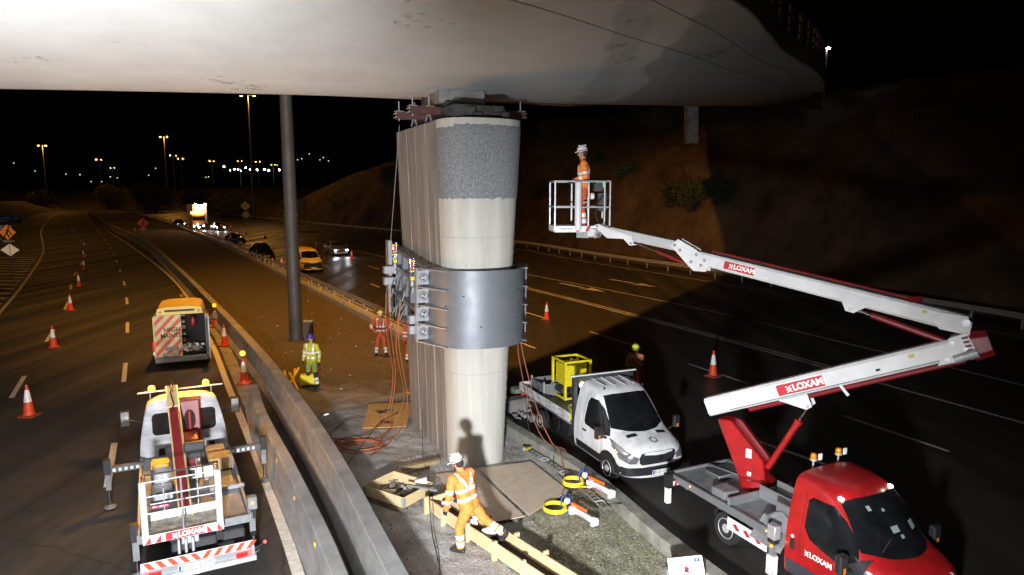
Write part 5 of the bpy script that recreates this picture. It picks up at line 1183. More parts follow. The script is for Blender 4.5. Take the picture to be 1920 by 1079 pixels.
for x, yy in ((-5.1, .74), (-.8, .88)):
    for s in (-1, 1): wheel(lt, x, s*yy, s, .36, .3 if x < -2 else .24)
# folded basket at the tail
kx, ky, kz0, kz1 = -7.05, .22, 1.05, 2.15
mb = MB(mat('basket_floor', (.33, .3, .25), .85, 0, .6, 6, .6, 30)); mb.box((kx, ky, kz0+.03), (.7, 1.25, .05)); bk_ = mb.build('basket', lt)
mb = MB(alu)
for z in (kz1, kz0+.82, kz0+.5): mb.tube([(kx-.35, ky-.62, z), (kx-.35, ky+.62, z)], .018, 8, alu)
for z in (kz1, kz0+.5):
    mb.tube([(kx+.35, ky-.62, z-.12), (kx+.35, ky+.62, z-.12)], .018, 8, alu)
    for s in (-1, 1): mb.tube([(kx-.35, ky+s*.62, z), (kx+.35, ky+s*.62, z-.12)], .018, 8, alu)
for y in (-.0, ): mb.cyl((kx-.35, ky+y, kz0), (kx-.35, ky+y, kz1), .02, m=alu)
for y in (-.3, .3): mb.cyl((kx+.35, ky+y, kz0), (kx+.35, ky+y, kz1-.12), .014, m=galv)
mb.build('guard_rail', bk_, smooth=40)
mb = MB(boom_white)
for s in (-1, 1): mb.cyl((kx-.33, ky+s*.63, kz0-.02), (kx-.33, ky+s*.63, kz1), .06, n=16, m=boom_white); mb.cyl((kx+.33, ky+s*.63, kz0-.02), (kx+.33, ky+s*.63, kz1-.12), .035, n=12, m=alu)
mb.build('corner_tube', bk_, smooth=40, bevel=0)
mb = MB(white_pl); mb.box((kx-.385, ky, kz0+.02), (.02, 1.36, .16), white_pl); mb.box((kx+.36, ky, kz0+.11), (.02, 1.2, .15), white_pl)
for s in (-1, 1): mb.box((kx, ky+s*.66, kz0+.02), (.74, .02, .15), white_pl)
tb_ = mb.build('toe_board', bk_)
q = MB(logo_red); q.box((kx-.3965, ky-.02, kz0+.02), (.003, .66, .15), logo_red); logo(q, (kx-.3985, ky-.08, kz0+.015), (0, -1, 0), (0, 0, 1), .095, white_pl, .05)
for y in (.60, .43, -.44, -.62): q.prism([(-.05, -.075), (.05, -.075), (.05, .075)] if y > 0 else [(-.05, .075), (.05, -.075), (-.05, -.075)], 0, .003, ((kx-.3965, ky+y, kz0+.02), (0, -1, 0), (0, 0, 1)), logo_red)
q.build('toe_board_logo', tb_)
mb = MB(mat('pink_label', (.5, .05, .12), .5)); mb.box((kx+.33, ky+.37, kz0+.33), (.01, .3, .07)); q = MB(white_pl); q.text('0871 800710', (kx+.322, ky+.37, kz0+.33), (0, -1, 0), (0, 0, 1), .05, white_pl, .01, .001); mb.merge(q); mb.build('label', bk_)
mb = MB(galv); mb.box((kx-.1, ky-.1, .86), (.3, .3, .16), galv); mb.cyl((kx-.2, ky-.25, .95), (kx-.2, ky+.2, .95), .05, n=12, m=galv)
for dy in (-.12, 0, .12): mb.box((kx-.28, ky-.02+dy, .78), (.14, .05, .3), galv)
mb.build('basket_mount', bk_, bevel=.015)
# ---------------------------------------------------------------- motorway maintenance van, one rear door open
VH = V((-.40, .917)).normalized(); vc = V((-12.45, 25.2)); org = vc + VH*5.6*.93
vn = thing('maintenance_van', 'yellow roofed van with red and yellow rear chevrons and an open back door', 'van', (org.x, org.y, 0), heading(VH), scale=.93)
VS = [(a, b, c, d, e, f, g) for (a, b, c, d, e, f, g) in TR[:9]] + [(-2.4, .3, 1.18, 2.44, 1.0, 1.02, .84), (-3.2, .3, 1.18, 2.52, 1.0, 1.02, .86), (-4.6, .3, 1.18, 2.52, 1.0, 1.02, .86), (-5.5, .3, 1.18, 2.50, 1.0, 1.0, .85)]
van_y = mat('van_yellow', (.82, .62, .13), .4, 0, .12, 2)
body, bv = shell(VS, van_y, 'van_body', vn, cap_rear=False)
mb = MB(cast_j); mb.box((-4.9, 0, .62), (1.2, 1.86, .05), cast_j); mb.box((-4.3, 0, 1.4), (.04, 1.84, 1.7), cast_j); mb.box((-4.9, .93, 1.4), (1.2, .03, 1.6), mid_grey); mb.box((-4.9, -.93, 1.4), (1.2, .03, 1.6), mid_grey)
mb.box((-4.9, 0, 2.30), (1.2, 1.7, .03), cast_j); mb.build('cargo_bay', vn)
mb = MB(van_y); mb.prism([(-.86, 2.22), (.86, 2.22), (.80, 2.48), (.4, 2.54), (-.4, 2.54), (-.80, 2.48)], -.02, .02, ((-5.49, 0, 0), (0, -1, 0), (0, 0, 1)), van_y); mb.box((-5.47, .96, 1.3), (.06, .08, 1.7), van_y); mb.box((-5.47, -.96, 1.3), (.06, .06, 1.7), white_paint); mb.build('rear_frame', vn, bevel=.01)
mb = MB(black_plastic); mb.prism(rrect(-.55, -.04, .55, .045, .035), 0, .02, ((-5.51, 0, 2.38), (0, -1, 0), (0, 0, 1)), black_plastic); mb.build('vent_grille', vn)
mb = MB(cast_j)
for s in (-1, 1): mb.box((-5.515, s*.7, 2.36), (.01, .12, .025), cast_j); mb.box((-5.515, s*.7, 2.31), (.01, .1, .02), cast_j)
mb.build('lamp_mark', vn)
chev_y = mat('chevron_yellow', (.62, .56, .25), .45, 0, .15, 4); chev_r = mat('chevron_red', (.62, .05, .03), .45)
mb = MB(chev_y); mb.box((-5.54, .46, 1.36), (.05, .98, 1.72), chev_y); dr = mb.build('rear_door', vn, bevel=.01)
mb = MB(chev_r)
def clip(poly, x0, x1, y0, y1):
    for ax_, lim, sg in ((0, x0, 1), (0, x1, -1), (1, y0, 1), (1, y1, -1)):
        out = []
        for i in range(len(poly)):
            a, b = poly[i-1], poly[i]; fa, fb = (a[ax_]-lim)*sg, (b[ax_]-lim)*sg
            if (fa >= 0) != (fb >= 0): t = fa/(fa-fb); out.append((a[0]+(b[0]-a[0])*t, a[1]+(b[1]-a[1])*t))
            if fb >= 0: out.append(b)
        poly = out
        if not poly: return poly
    return poly
for k in range(9):
    c = -.95 + k*.42; poly = clip([(-.6, c-1.3), (.6, c+.0), (.6, c+.2), (-.6, c-1.1)], -.47, .47, -.84, .84)
    if len(poly) > 2: mb.prism(poly, 0, .003, ((-5.5665, .46, 1.36), (0, -1, 0), (0, 0, 1)), chev_r)
mb.build('chevron', dr)
mb = MB(cast_j); mb.text('HIGH', (-5.5715, .30, 1.62), (0, -1, 0), (0, 0, 1), .25, cast_j, .02, .001); mb.text('MAINTE', (-5.5715, .36, 1.38), (0, -1, 0), (0, 0, 1), .25, cast_j, .02, .001, sx=.85); mb.build('lettering', dr)
mb = MB(mid_grey); mb.box((-5.575, .35, .86), (.01, .5, .14), mid_grey); mb.build('plate_panel', dr)
number_plate(vn, -5.58, .62, '182-D-26640', -1, .40, .56)
mb = MB(white_paint); a_ = R(100); dx, dy = -sin(R(86)), -cos(R(86))
mb.beam((-5.52, -.99, 1.36), (-5.52+dx*.9, -.99+dy*.9-.0, 1.36), .05, 1.72, white_paint); od = mb.build('rear_door', vn, bevel=.012); od['label'] = 'rear door swung wide open'
mb = MB(mid_grey); mb.beam((-5.65, -.955, 1.36), (-6.3, -1.0, 1.36), .02, 1.3, mid_grey); mb.build('door_liner', od)
mb = MB(mid_grey); rs = random.Random(8)
for k in range(6):
    mb.box((-4.75, .1, .78+k*.26), (.5, .5, .02), steel)
    for j in range(4): mb.box((-4.95, -.1+j*.14, .84+k*.26), (.14, .1, rs.uniform(.06, .16)), rs.choice([black_plastic, dark_plastic, dark_red, steel]))
mb.build('tool_shelf', vn)
mb = MB(dark_red); mb.sphere((-4.9, -.45, 1.8), .10, 10, dark_red, (.8, 1.2, 2.6)); mb.build('hanging_coat', vn, smooth=60)
mb = MB(white_pl); pal = [white_pl, plate_w, stone_m, mid_grey, ply, dark_plastic]
for k in range(46): mb.box((rs.uniform(-5.5, -4.9), rs.uniform(-.85, .0), .68+rs.uniform(0, .2)), (rs.uniform(.06, .2), rs.uniform(.04, .16), rs.uniform(.02, .08)), rs.choice(pal), M.Rotation(rs.uniform(0, 3), 3, V((rs.random(), rs.random(), 1))))
mb.build('clutter', vn)
mb = MB(mid_grey); mb.box((-5.62, 0, .42), (.2, 1.96, .22), mid_grey); mb.build('rear_bumper', vn, bevel=.03)
mb = MB(red_lens); mb.box((-5.55, 1.0, .98), (.08, .08, .34), red_lens); mb.box((-5.55, 1.0, .70), (.08, .08, .12), white_pl); mb.build('tail_light', vn)
for s in (-1, 1):
    wheel(vn, -1.0, s*.88, s, .345, .23); wheel(vn, -4.6, s*.88, s, .345, .23); mirror(body, None, vn, s)
    patch(bv, [(-1.02, 1.20), (-2.2, 1.20), (-2.24, 1.9), (-1.82, 1.95), (-1.3, 1.52)], 'y' if s > 0 else '-y', .005, glass, 'side_window', vn)
P2 = lambda poly, a, m, nm: patch(bv, poly, a, .005, m, nm, vn)
P2([(-.80, 1.37), (0, 1.32), (.80, 1.37), (.665, 2.07), (0, 2.12), (-.665, 2.07)], 'x', glass, 'windscreen')
spot('van_loading_light', vn.matrix_basis @ V((-5.3, -.3, 2.25)), vn.matrix_basis @ V((-5.6, -.3, .6)), 26, (1, .96, .88), .05, 110, .6)

# ---------------------------------------------------------------- traffic on the right carriageway
CR = [(0, .25, .45, .62, .62, .68, .5), (-.08, .2, .5, .74, .78, .82, .7), (-.5, .2, .6, .86, .88, .9, .76), (-1.25, .2, .72, .97, .88, .91, .74), (-1.4, .2, .80, 1.04, .88, .91, .72),
      (-1.85, .2, .84, 1.32, .88, .91, .62), (-2.2, .2, .86, 1.42, .88, .91, .60), (-3.1, .2, .88, 1.42, .88, .91, .60), (-3.6, .2, .90, 1.28, .88, .91, .60), (-4.0, .22, .90, 1.06, .86, .89, .66), (-4.3, .28, .85, 1.0, .80, .84, .62)]
def car(name, lab, px, h, paint, tall=1.0, lit=True, tail=False):
    st = [(a, b, c*(1 if k < 4 else 1+(tall-1)*.5), d*(1+(tall-1)*(k/4 if k < 4 else 1)), e, f, g*(1+(tall-1)*.3)) for k, (a, b, c, d, e, f, g) in enumerate(CR)]
    t = thing(name, lab, 'car', (px[0], px[1], 0), heading(V(h)), 'cars on the right carriageway')
    bd, bv = shell(st, paint, 'car_body', t)
    k = tall
    patch(bv, [(-.66, 1.04*k), (.66, 1.04*k), (.52, 1.33*k), (-.52, 1.33*k)], 'x', .006, glass, 'windscreen', t)
    patch(bv, [(-.60, 1.08*k), (.60, 1.08*k), (.5, 1.28*k), (-.5, 1.28*k)], '-x', .006, glass, 'rear_window', t)
    for s, a in ((-1, '-y'), (1, 'y')):
        patch(bv, [(-1.75, .96*k), (-3.7, .98*k), (-3.5, 1.22*k), (-3.1, 1.33*k), (-2.2, 1.33*k)], a, .006, glass, 'side_window', t)
        for x in (-.85, -3.45):
            m2 = MB(black_plastic); patch(bv, [(x+.38*cos(R(q)), .31+.38*sin(R(q))) for q in range(-10, 191, 20)], a, .008, black_plastic, '', None, .1, m2); m2.build('wheel_arch', t); wheel(t, x, s*.80, s, .31, .2)
        m2 = MB(white_on if lit else lens); m2.sphere((-.05, s*.64, .64), .085 if lit else .09, 10, None, (.5, 1, .8)); m2.build('headlight', t)
        m2 = MB(red_lens); m2.box((-4.28, s*.68, .85), (.06, .22, .12), red_lens); m2.build('tail_light', t)
        m2 = MB(paint); m2.box((-1.55, s*1.0, .98*k), (.1, .16, .12), paint); m2.build('mirror', t, bevel=.02)
    patch(bv, [(-.45, .45), (.45, .45), (.4, .62), (-.4, .62)], 'x', .008, black_plastic, 'grille', t); number_plate(t, .03, .42, '161-D-4450')
    if lit:
        for s in (-1, 1):
            hv = V(h).normalized(); a = t.matrix_basis @ V((.12, s*.64, .64)); spot('headlight_beam', a, a + V((hv.x, hv.y, -.06))*10, 90, (.88, .93, 1), .04, 70, .7)
    return t
cp_black = mat('car_black', (.012, .012, .014), .2, .2, coat=.7); cp_silver = mat('car_silver', (.30, .30, .31), .3, .6, coat=.5); cp_dark = mat('car_dark_grey', (.03, .03, .035), .22, .3, coat=.6)
car('parked_car', 'dark saloon behind the cones, farther of two dark cars left of the mast', (-36.2, 91.0), (.62, -.78), cp_dark, 1.0, False)
car('parked_car', 'black tall car just left of the tall mast, behind the row of cones', (-24.6, 68.5), (.55, -.83), cp_black, 1.13, False)
car('moving_car', 'silver car with both headlights on beyond the yellow van', (-18.3, 73.2), (.5, -.87), cp_silver, 1.05, True)
car('moving_car', 'car with headlights on just right of the amber lit lorry', (-53.6, 126), (.6, -.8), cp_dark, 1.05, True)
car('moving_car', 'car with headlights on just left of the amber lit lorry', (-68.5, 142), (.6, -.8), cp_dark, 1.05, True)
YV = V((.50, -.866)).normalized()
yv = thing('parked_van', 'yellow van with black grille and bumper right of the tall mast', 'van', (-16.6, 56.9, 0), heading(YV), scale=.93)
bd, bv = shell([(a, b, c, d*.92 if d > 1.5 else d, e, f, g) for a, b, c, d, e, f, g in TR[:10]] + [(-4.0, .27, 1.18, 2.08, 1.0, 1.02, .8), (-4.9, .27, 1.18, 2.06, 1.0, 1.0, .8)], van_y, 'van_body', yv)
patch(bv, [(-.78, 1.36), (0, 1.32), (.78, 1.36), (.67, 1.86), (0, 1.91), (-.67, 1.86)], 'x', .006, glass, 'windscreen', yv)
patch(bv, [(-.93, .3), (.93, .3), (.95, .98), (.6, 1.02), (-.6, 1.02), (-.95, .98)], 'x', .012, black_plastic, 'grille', yv)
for s, a in ((-1, '-y'), (1, 'y')):
    patch(bv, [(-1.02, 1.20), (-2.2, 1.20), (-2.24, 1.75), (-1.82, 1.78), (-1.3, 1.5)], a, .005, glass, 'side_window', yv); wheel(yv, -1, s*.88, s, .34); wheel(yv, -3.9, s*.88, s, .34); mirror(bd, None, yv, s)
    patch(bv, [(s*.62, .82), (s*.9, .86), (s*.94, 1.04), (s*.8, 1.0)], 'x', .018, lens, 'headlight', yv)
number_plate(yv, .06, .5, '171-D-9022')
# works lorry with amber light board
lr = thing('works_lorry', 'works lorry with glowing amber light bar and white lamps far up the road', 'lorry', (-59.0, 129, 0), heading(V((.60, -.8))))
mb = MB(white_paint); mb.box((-1.0, 0, 1.75), (2.0, 2.4, 2.5), mat('lorry_orange', (.6, .25, .04), .5, 0, .1, 3)); mb.build('cab', lr, bevel=.15)
mb = MB(glass); mb.box((.01, 0, 2.2), (.03, 2.1, .8), glass); mb.build('windscreen', lr, bevel=.01); mb = MB(dark_plastic); mb.box((.05, 0, .75), (.12, 2.3, .45), dark_plastic); mb.build('bumper', lr, bevel=.03)
mb = MB(white_paint); mb.box((-5.2, .9, 2.9), (5.2, 2.5, 3.6), white_pl); mb.build('cargo_box', lr, bevel=.04)
mb = MB(amber_on); mb.box((-.5, 0, 3.25), (.35, 2.3, .32), mat('amber_board', (1, .6, .2), .3, emit=24, ecol=(1, .42, .06))); mb.build('light_bar', lr, bevel=.05)
for y, z in ((-.85, .75), (.85, .75), (-.2, .95), (.0, .5)):
    mb = MB(white_on); mb.sphere((.12, y, z), .12, 10); mb.build('headlight', lr)
for y in (.2, 1.9): mb = MB(white_on); mb.sphere((-2.55, y, 4.75), .16, 10); mb.build('roof_lamp', lr)
for s in (-1, 1):
    for x in (-1.2, -5, -6.4): wheel(lr, x, s*1.05, s, .5, .3)
point('light_bar_glow', lr.matrix_basis @ V((.4, 0, 3.6)), 500, (1, .5, .1), .3); point('roof_lamp_glow', lr.matrix_basis @ V((-2.2, 1.0, 4.9)), 200, (.85, .85, 1), .3)
for s in (-.85, .85): a = lr.matrix_basis @ V((.2, s, .8)); spot('headlight_beam', a, a + V((.6, -.8, -.06))*10, 500, (.85, .9, 1), .06, 80, .7)
# ================================================================== CONES
def make_cone(lab, loc, rz=0, lamp=None, grp='traffic cones', h=.95):
    t = thing('traffic_cone', lab, 'traffic cone', loc, rz, grp); s = h/.95
    mb = MB(mat('cone_base', (.30, .05, .02), .8, 0, .4, 5)); mb.prism(rrect(-.24*s, -.24*s, .24*s, .24*s, .07*s, 2), 0, .05*s, ((0, 0, 0), (1, 0, 0), (0, 1, 0)), None); mb.build('base', t)
    mb = MB(cone_o); r = lambda z: .165 - .135*z/.95
    mb.lathe([(r(.05)*s*1.12, .05*s), (r(.1)*s, .10*s), (r(.45)*s, .45*s)], (0, 0, 0), 18); mb.build('cone', t, smooth=40); mb = MB(cone_o); mb.lathe([(r(.80)*s, .80*s), (r(.95)*s, .95*s)], (0, 0, 0), 18); mb.build('cone_tip', t, smooth=40)
    mb = MB(cone_w); mb.lathe([(r(.42)*s+.004, .44*s), (r(.80)*s+.004, .80*s)], (0, 0, 0), 18); mb.build('sleeve', t, smooth=40)
    if lamp is not None:
        on = lamp; mb = MB(black_plastic); mb.cyl((0, 0, .93*s), (0, 0, 1.0*s), .04, n=10); o = mb.build('lamp_base', t)
        mb = MB(amber_dim if on else amber_off); mb.lathe([(.09, -.035), (.10, 0), (.09, .035)], (0, 0, 1.09*s), 18, None, (V((0, -1, .15)))); mb.build('lamp', o, smooth=40)
        if on: point('cone_lamp_light', (loc[0], loc[1]-.15, 1.1), 1.4, (1, .5, .08), .05)
    return t
c0 = make_cone('largest orange and white traffic cone at the left edge of the photo', (-14.35, 19.6, 0))
for x, y, lab in ((-19.75, 28.8, 'second nearest cone in the left lane line, beside a lane dash'), (-25.1, 38.3, 'third nearest cone in the left lane line'), (-31.1, 48.6, 'fourth nearest cone in the left lane line'),
                  (-37.5, 59.5, 'fifth nearest cone in the left lane line, small'), (-44.5, 70.7, 'sixth nearest cone in the left lane line, small'), (-52.4, 83.5, 'last and smallest cone in the left lane line'),
                  (-12.5, 29.1, 'unlit cone between the maintenance van and the lamp topped cone'), (1.83, 35.4, 'cone on the orange lit lanes right of the pier'), (7.28, 24.1, 'lone cone on the black tarmac above the white boom'),
                  (-16.4, 69.6, 'cone in front of the silver car headlights')):
    dup(c0, (x, y, 0), random.uniform(0, 3), lab)
c1 = make_cone('cone with a glowing amber lamp beside the maintenance van door', (-14.75, 33.4, 0), 0, True); 
make_cone('cone topped by an amber lamp beside the barrier end', (-9.30, 23.05, 0), .2, True)
make_cone('lamp topped cone in the dark ahead of the maintenance van', (-18.0, 36.8, 0), .2, False)
D1 = [(245, 405), (252, 408), (262, 411), (271, 414), (281, 417), (289, 420), (299, 424), (306, 427), (316, 431), (325, 436), (336, 439), (345, 440), (358, 446), (370, 453)]
def gnd(px, py):
    T = R(7.7); u = (px-960)/1280; w = (py-539.5)/1280; d = V((u, cos(T)-w*sin(T), -sin(T)-w*cos(T))); t = -6.5/d.z; return V((d.x*t, d.y*t, 0))
rowA = [(Kf(y)+1.3, y) for y in (62, 69, 76, 84, 92, 101, 111, 122, 134, 147, 161, 176, 192, 210)]
for k, (x, y) in enumerate(rowA): c = dup(c0, (x, y, 0), k, ordn(k)+' nearest cone in the row closing the lane beside the guardrail'); c['group'] = 'cones in the row beside the guardrail'
for k, (px, py, lab) in enumerate(((413, 457, 0), (430, 463, 0), (447, 471, 0), (469, 481, 0), (497, 497, 0), (512, 503, 0), (433, 432, 0), (462, 440, 0), (497, 448, 0), (593, 466, 0))):
    p = gnd(px, py); c = dup(c0, p, px, ordn(k)+' small cone counted among the halted cars near the mast'); c['group'] = 'cones among the halted cars'
for px, py in ((253, 436), (268, 438)): c = dup(c0, gnd(px, py), px, ('left' if px == 253 else 'right')+' small cone below the far red roadworks sign'); c['group'] = 'cones below the far sign'

# ================================================================== PEOPLE
def capsule(mb, a, b, ra, rb, n=12, m=None):
    a, b = V(a), V(b); d = b-a; L = d.length; d = d.normalized() if L > 1e-5 else V((0, 0, 1)); prof = []
    for i in range(5): t = -pi/2 + pi/2*i/4; prof.append((max(1e-4, ra*cos(t)), ra*sin(t)))
    for i in range(5): t = pi/2*i/4; prof.append((max(1e-4, rb*cos(t)), L + rb*sin(t)))
    mb.lathe(prof, a, n, m, tuple(d))
def remesh(mb, name, parent, vox, mfun=None, mats=None, smooth=2):
    o = mb.build(name, parent); md = o.modifiers.new('r', 'REMESH'); md.mode = 'VOXEL'; md.voxel_size = vox; md.use_smooth_shade = True
    sm = o.modifiers.new('s', 'SMOOTH'); sm.factor = .5; sm.iterations = smooth
    dg = bpy.context.evaluated_depsgraph_get(); me = bpy.data.meshes.new_from_object(o.evaluated_get(dg)); o.modifiers.clear(); o.data = me
    me.materials.clear()
    for m in mats: me.materials.append(m)
    if name in ('jacket', 'trousers'):     # creases in the cloth
        dsp = []
        for v in me.vertices:
            c = v.co; q = NZ.noise(V((c.x*9, c.y*9, c.z*22+NZ.noise(V((c.x*6, c.y*6, 3)))*2))) ; q2 = NZ.noise(V((c.x*24, c.y*24, c.z*30)))
            dsp.append(v.normal*(q*.011 + q2*.004))
        for v, d_ in zip(me.vertices, dsp): v.co += d_
    if mfun: me.polygons.foreach_set('material_index', [mfun(p.center) for p in me.polygons])
    me.polygons.foreach_set('use_smooth', [True]*len(me.polygons)); return o
def seg_t(p, a, b):
    d = b-a; t = max(0, min(1, (p-a).dot(d)/d.length_squared)); return t, (p-(a+d*t)).length
BASE = dict(pel=(0, 0, .94), wst=(0, 0, 1.10), che=(0, 0, 1.32), nek=(0, .01, 1.50), hed=(0, .03, 1.64),
            sL=(-.19, 0, 1.42), sR=(.19, 0, 1.42), eL=(-.26, -.03, 1.14), eR=(.26, -.03, 1.14), wL=(-.25, .08, .90), wR=(.25, .08, .90),
            hL=(-.09, 0, .90), hR=(.09, 0, .90), kL=(-.12, .03, .49), kR=(.12, .03, .49), aL=(-.14, -.03, .09), aR=(.14, -.03, .09), look=(0, 1, 0), tL=None, tR=None)
def hand(mb, w, d, side, r=.0085, spread=1, m=None, curl=.5):
    """palm, four unequal bent fingers and a thumb leaving the side of the palm"""
    d = V(d).normalized(); pnl = d.cross(V((0, 1, 0))); pnl = pnl.normalized() if pnl.length > .2 else V((side, 0, 0)); ac = d.cross(pnl).normalized()
    if ac.y < 0: ac = -ac
    inn = V((-side, 0, 0)); inn = (inn - d*inn.dot(d) - ac*inn.dot(ac)); inn = inn.normalized() if inn.length > .1 else pnl
    w = V(w); pc = w + d*.045
    for k in (-1, 0, 1): capsule(mb, w+ac*k*.018, w+d*.085+ac*k*.026, .016, .014, 8, m)
    for k, L in enumerate((.062, .075, .080, .070)):
        b0 = w + d*.088 + ac*(-.033+.0215*k); d1 = (d + inn*curl*.5).normalized(); d2 = (d + inn*curl*1.6).normalized(); b1 = b0 + d1*L*.5; capsule(mb, b0, b1, r, r*.95, 8, m); capsule(mb, b1, b1+d2*L*.5, r*.95, r*.8, 8, m)
    t0 = w + d*.03 + ac*.03; t1 = t0 + (d*.55+ac*.7+inn*.35).normalized()*.04; capsule(mb, t0, t1, r*1.25, r*1.1, 8, m); capsule(mb, t1, t1+(d*.8+inn*.5).normalized()*.03, r*1.1, r*.9, 8, m)
def person(lab, loc, rz, pose, top, leg, vox=.012, helmet=white_pl, glove=None, band=True, harness=False, pads=False, chin=True, scale=1.0, jacket_long=False, sleeve=None):
    J = {k: V(v) if v is not None else None for k, v in {**BASE, **pose}.items()}
    L = thing('tmp', '', '', (0, 0, 0)); bpy.data.objects.remove(L)
    lk = J['look'].normalized(); upv = (J['hed']-J['nek']).normalized(); rt_ = lk.cross(upv).normalized(); fw = upv.cross(rt_).normalized()
    b = MB(skin); h = J['hed']
    def hp(x, y, z): return h + rt_*x + fw*y + upv*z
    # head: cranium, jaw, nose, ears
    capsule(b, hp(0, -.015, .045), hp(0, .0, .04), .088, .085, 16); capsule(b, hp(0, .02, -.02), hp(0, .035, -.06), .068, .045, 14); capsule(b, hp(0, .05, -.085), hp(0, .055, -.083), .03, .026, 10)
    capsule(b, hp(0, .088, .015), hp(0, .105, -.015), .012, .014, 8)
    for s in (-1, 1): capsule(b, hp(s*.088, -.005, .0), hp(s*.088, -.005, -.03), .016, .012, 8); capsule(b, hp(s*.032, .075, -.015), hp(s*.04, .06, -.03), .02, .018, 8)
    capsule(b, hp(-.02, .08, -.048), hp(.02, .08, -.048), .011, .011, 8)
    capsule(b, J['nek']-V((0, 0, .03)), h-upv*.04, .06, .055, 12)
    for s, S_ in ((-1, 'L'), (1, 'R')):
        capsule(b, J['che'], J['s'+S_], .09, .06); capsule(b, J['s'+S_], J['e'+S_], .05, .04); capsule(b, J['e'+S_], J['w'+S_], .04, .026); capsule(b, J['h'+S_], J['k'+S_], .075, .052); capsule(b, J['k'+S_], J['a'+S_], .05, .036)
        capsule(b, J['a'+S_], J['a'+S_]+V((0, .05, -.03)), .04, .03); hand(b, J['w'+S_], J['w'+S_]-J['e'+S_], s, .0095 if vox < .009 else .012)
    capsule(b, J['che'], J['pel'], .12, .12); capsule(b, J['che'], J['nek'], .1, .06)
    gm = glove or skin
    def bm_(c):
        d = min((c-J['wL']-(J['wL']-J['eL']).normalized()*.07).length, (c-J['wR']-(J['wR']-J['eR']).normalized()*.07).length)
        if d < .11: return 1
        if (c-hp(.033, .085, .02)).length < .014 or (c-hp(-.033, .085, .02)).length < .014: return 2
        return 0
    body = remesh(b, 'person', None, vox*.8, bm_, [skin, gm, cast_j], 2)
    body.matrix_basis = M.Translation(V(loc)) @ M.Rotation(rz, 4, 'Z') @ M.Scale(scale, 4); tag(body, lab, 'person', None)
    # jacket
    t = MB(top); sx = (J['sR']-J['sL']).normalized(); bk = 1.08 if vox < .0099 else 1.0
    for s, S_ in ((-1, 'L'), (1, 'R')):
        sh = J['s'+S_]
        capsule(t, J['che']+sx*s*.075, J['wst']+sx*s*.06, .125*bk, .118*bk, 16); capsule(t, J['wst']+sx*s*.06, J['pel']+sx*s*.055+V((0, 0, -.02)), .118*bk, .13*bk, 16)
        capsule(t, J['nek']-upv*.055+sx*s*.03, sh-V((0, 0, .0)), .07, .075, 14); capsule(t, sh, J['che']+sx*s*.09, .08, .11)
        capsule(t, sh, J['e'+S_], .078, .064, 14); capsule(t, J['e'+S_], J['w'+S_], .064, .048, 14)
    capsule(t, J['nek']-upv*.05, J['nek']+upv*.012, .07, .066, 14); capsule(t, J['che'], J['wst'], .13, .12, 16)
    TA, TB = J['nek'], J['pel']
    def jm(c):
        best = 9; kind = 't'; tt = 0
        for S_ in 'LR':
            for a, b2, r_, kd in (('s'+S_, 'e'+S_, .07, 'u'), ('e'+S_, 'w'+S_, .055, 'f')):
                q, d = seg_t(c, J[a], J[b2]); d -= r_
                if d < best: best, kind, tt = d, kd, q
        q, d = seg_t(c, TA, TB); d -= .15
        if d < best or d < .0: best, kind, tt = d, 't', q
        if not band: return 0
        if kind == 'u' and .66 < tt < .86: return 1
        if kind == 'f' and .28 < tt < .50: return 1
        if kind == 't':
            if .50 < tt < .60 or .78 < tt < .88: return 1
            lx = (c-J['che']).dot(sx)
            if tt < .52:
                if harness == 'Y':
                    if abs(abs(lx)-(.03+.15*(1-tt/.52))) < .028 and tt > -.01: return 1
                elif abs(abs(lx)-.115) < .026: return 1
        if sleeve and kind in 'uf' and (c-J['che']).dot(sx) < 0: return 2
        return 0
    jk = remesh(t, 'jacket', body, vox, jm, [top, refl, sleeve or top], 2)
    # trousers
    t = MB(leg)
    for s, S_ in ((-1, 'L'), (1, 'R')):
        capsule(t, J['pel']+sx*s*.05, J['h'+S_]+V((0, 0, -.04)), .12, .11, 14); capsule(t, J['h'+S_], J['k'+S_], .108, .078, 14); capsule(t, J['k'+S_], J['a'+S_]+(J['k'+S_]-J['a'+S_]).normalized()*.05, .076, .072, 14)
    capsule(t, J['pel'], J['pel']-V((0, 0, .06)), .13, .11, 14)
    def tm(c):
        best = 9; tt = 0; kd = 'h'
        for S_ in 'LR':
            for a, b2, kk in (('h'+S_, 'k'+S_, 'h'), ('k'+S_, 'a'+S_, 's')):
                q, d = seg_t(c, J[a], J[b2])
                if d < best: best, tt, kd = d, q, kk
        if kd == 's' and (.34 < tt < .56 or .66 < tt < .88): return 1
        if pads and ((kd == 's' and tt <= .34) or (kd == 'h' and tt > .9)): return 2
        return 0
    remesh(t, 'trousers', body, vox, tm, [leg, refl, navy], 2)
    for S_ in 'LR':
        t = MB(boot_m); a = J['a'+S_]; td = J['t'+S_] or V((0, 1, -.12)); td = td.normalized()
        capsule(t, a+V((0, 0, .05)), a-V((0, 0, .01)), .062, .06); capsule(t, a-td*.04-V((0, 0, .045)), a+td*.17-V((0, 0, .05)), .045, .045); capsule(t, a, a+td*.12-V((0, 0, .03)), .05, .045)
        remesh(t, 'boot', body, vox, None, [boot_m], 2)
    # helmet
    t = MB(helmet); prof = [(.122, -.005), (.120, .02), (.112, .055), (.092, .09), (.062, .113), (.025, .124), (.001, .126)]
    t.lathe(prof, hp(0, -.005, .055), 20, helmet, tuple(upv)); t.beam(hp(0, .09, .058), hp(0, .155, .045), .15, .012, helmet, up=tuple(upv)); t.beam(hp(0, -.1, .17), hp(0, .07, .182), .03, .014, helmet, up=tuple(upv)); hm = t.build('helmet', body, smooth=50)
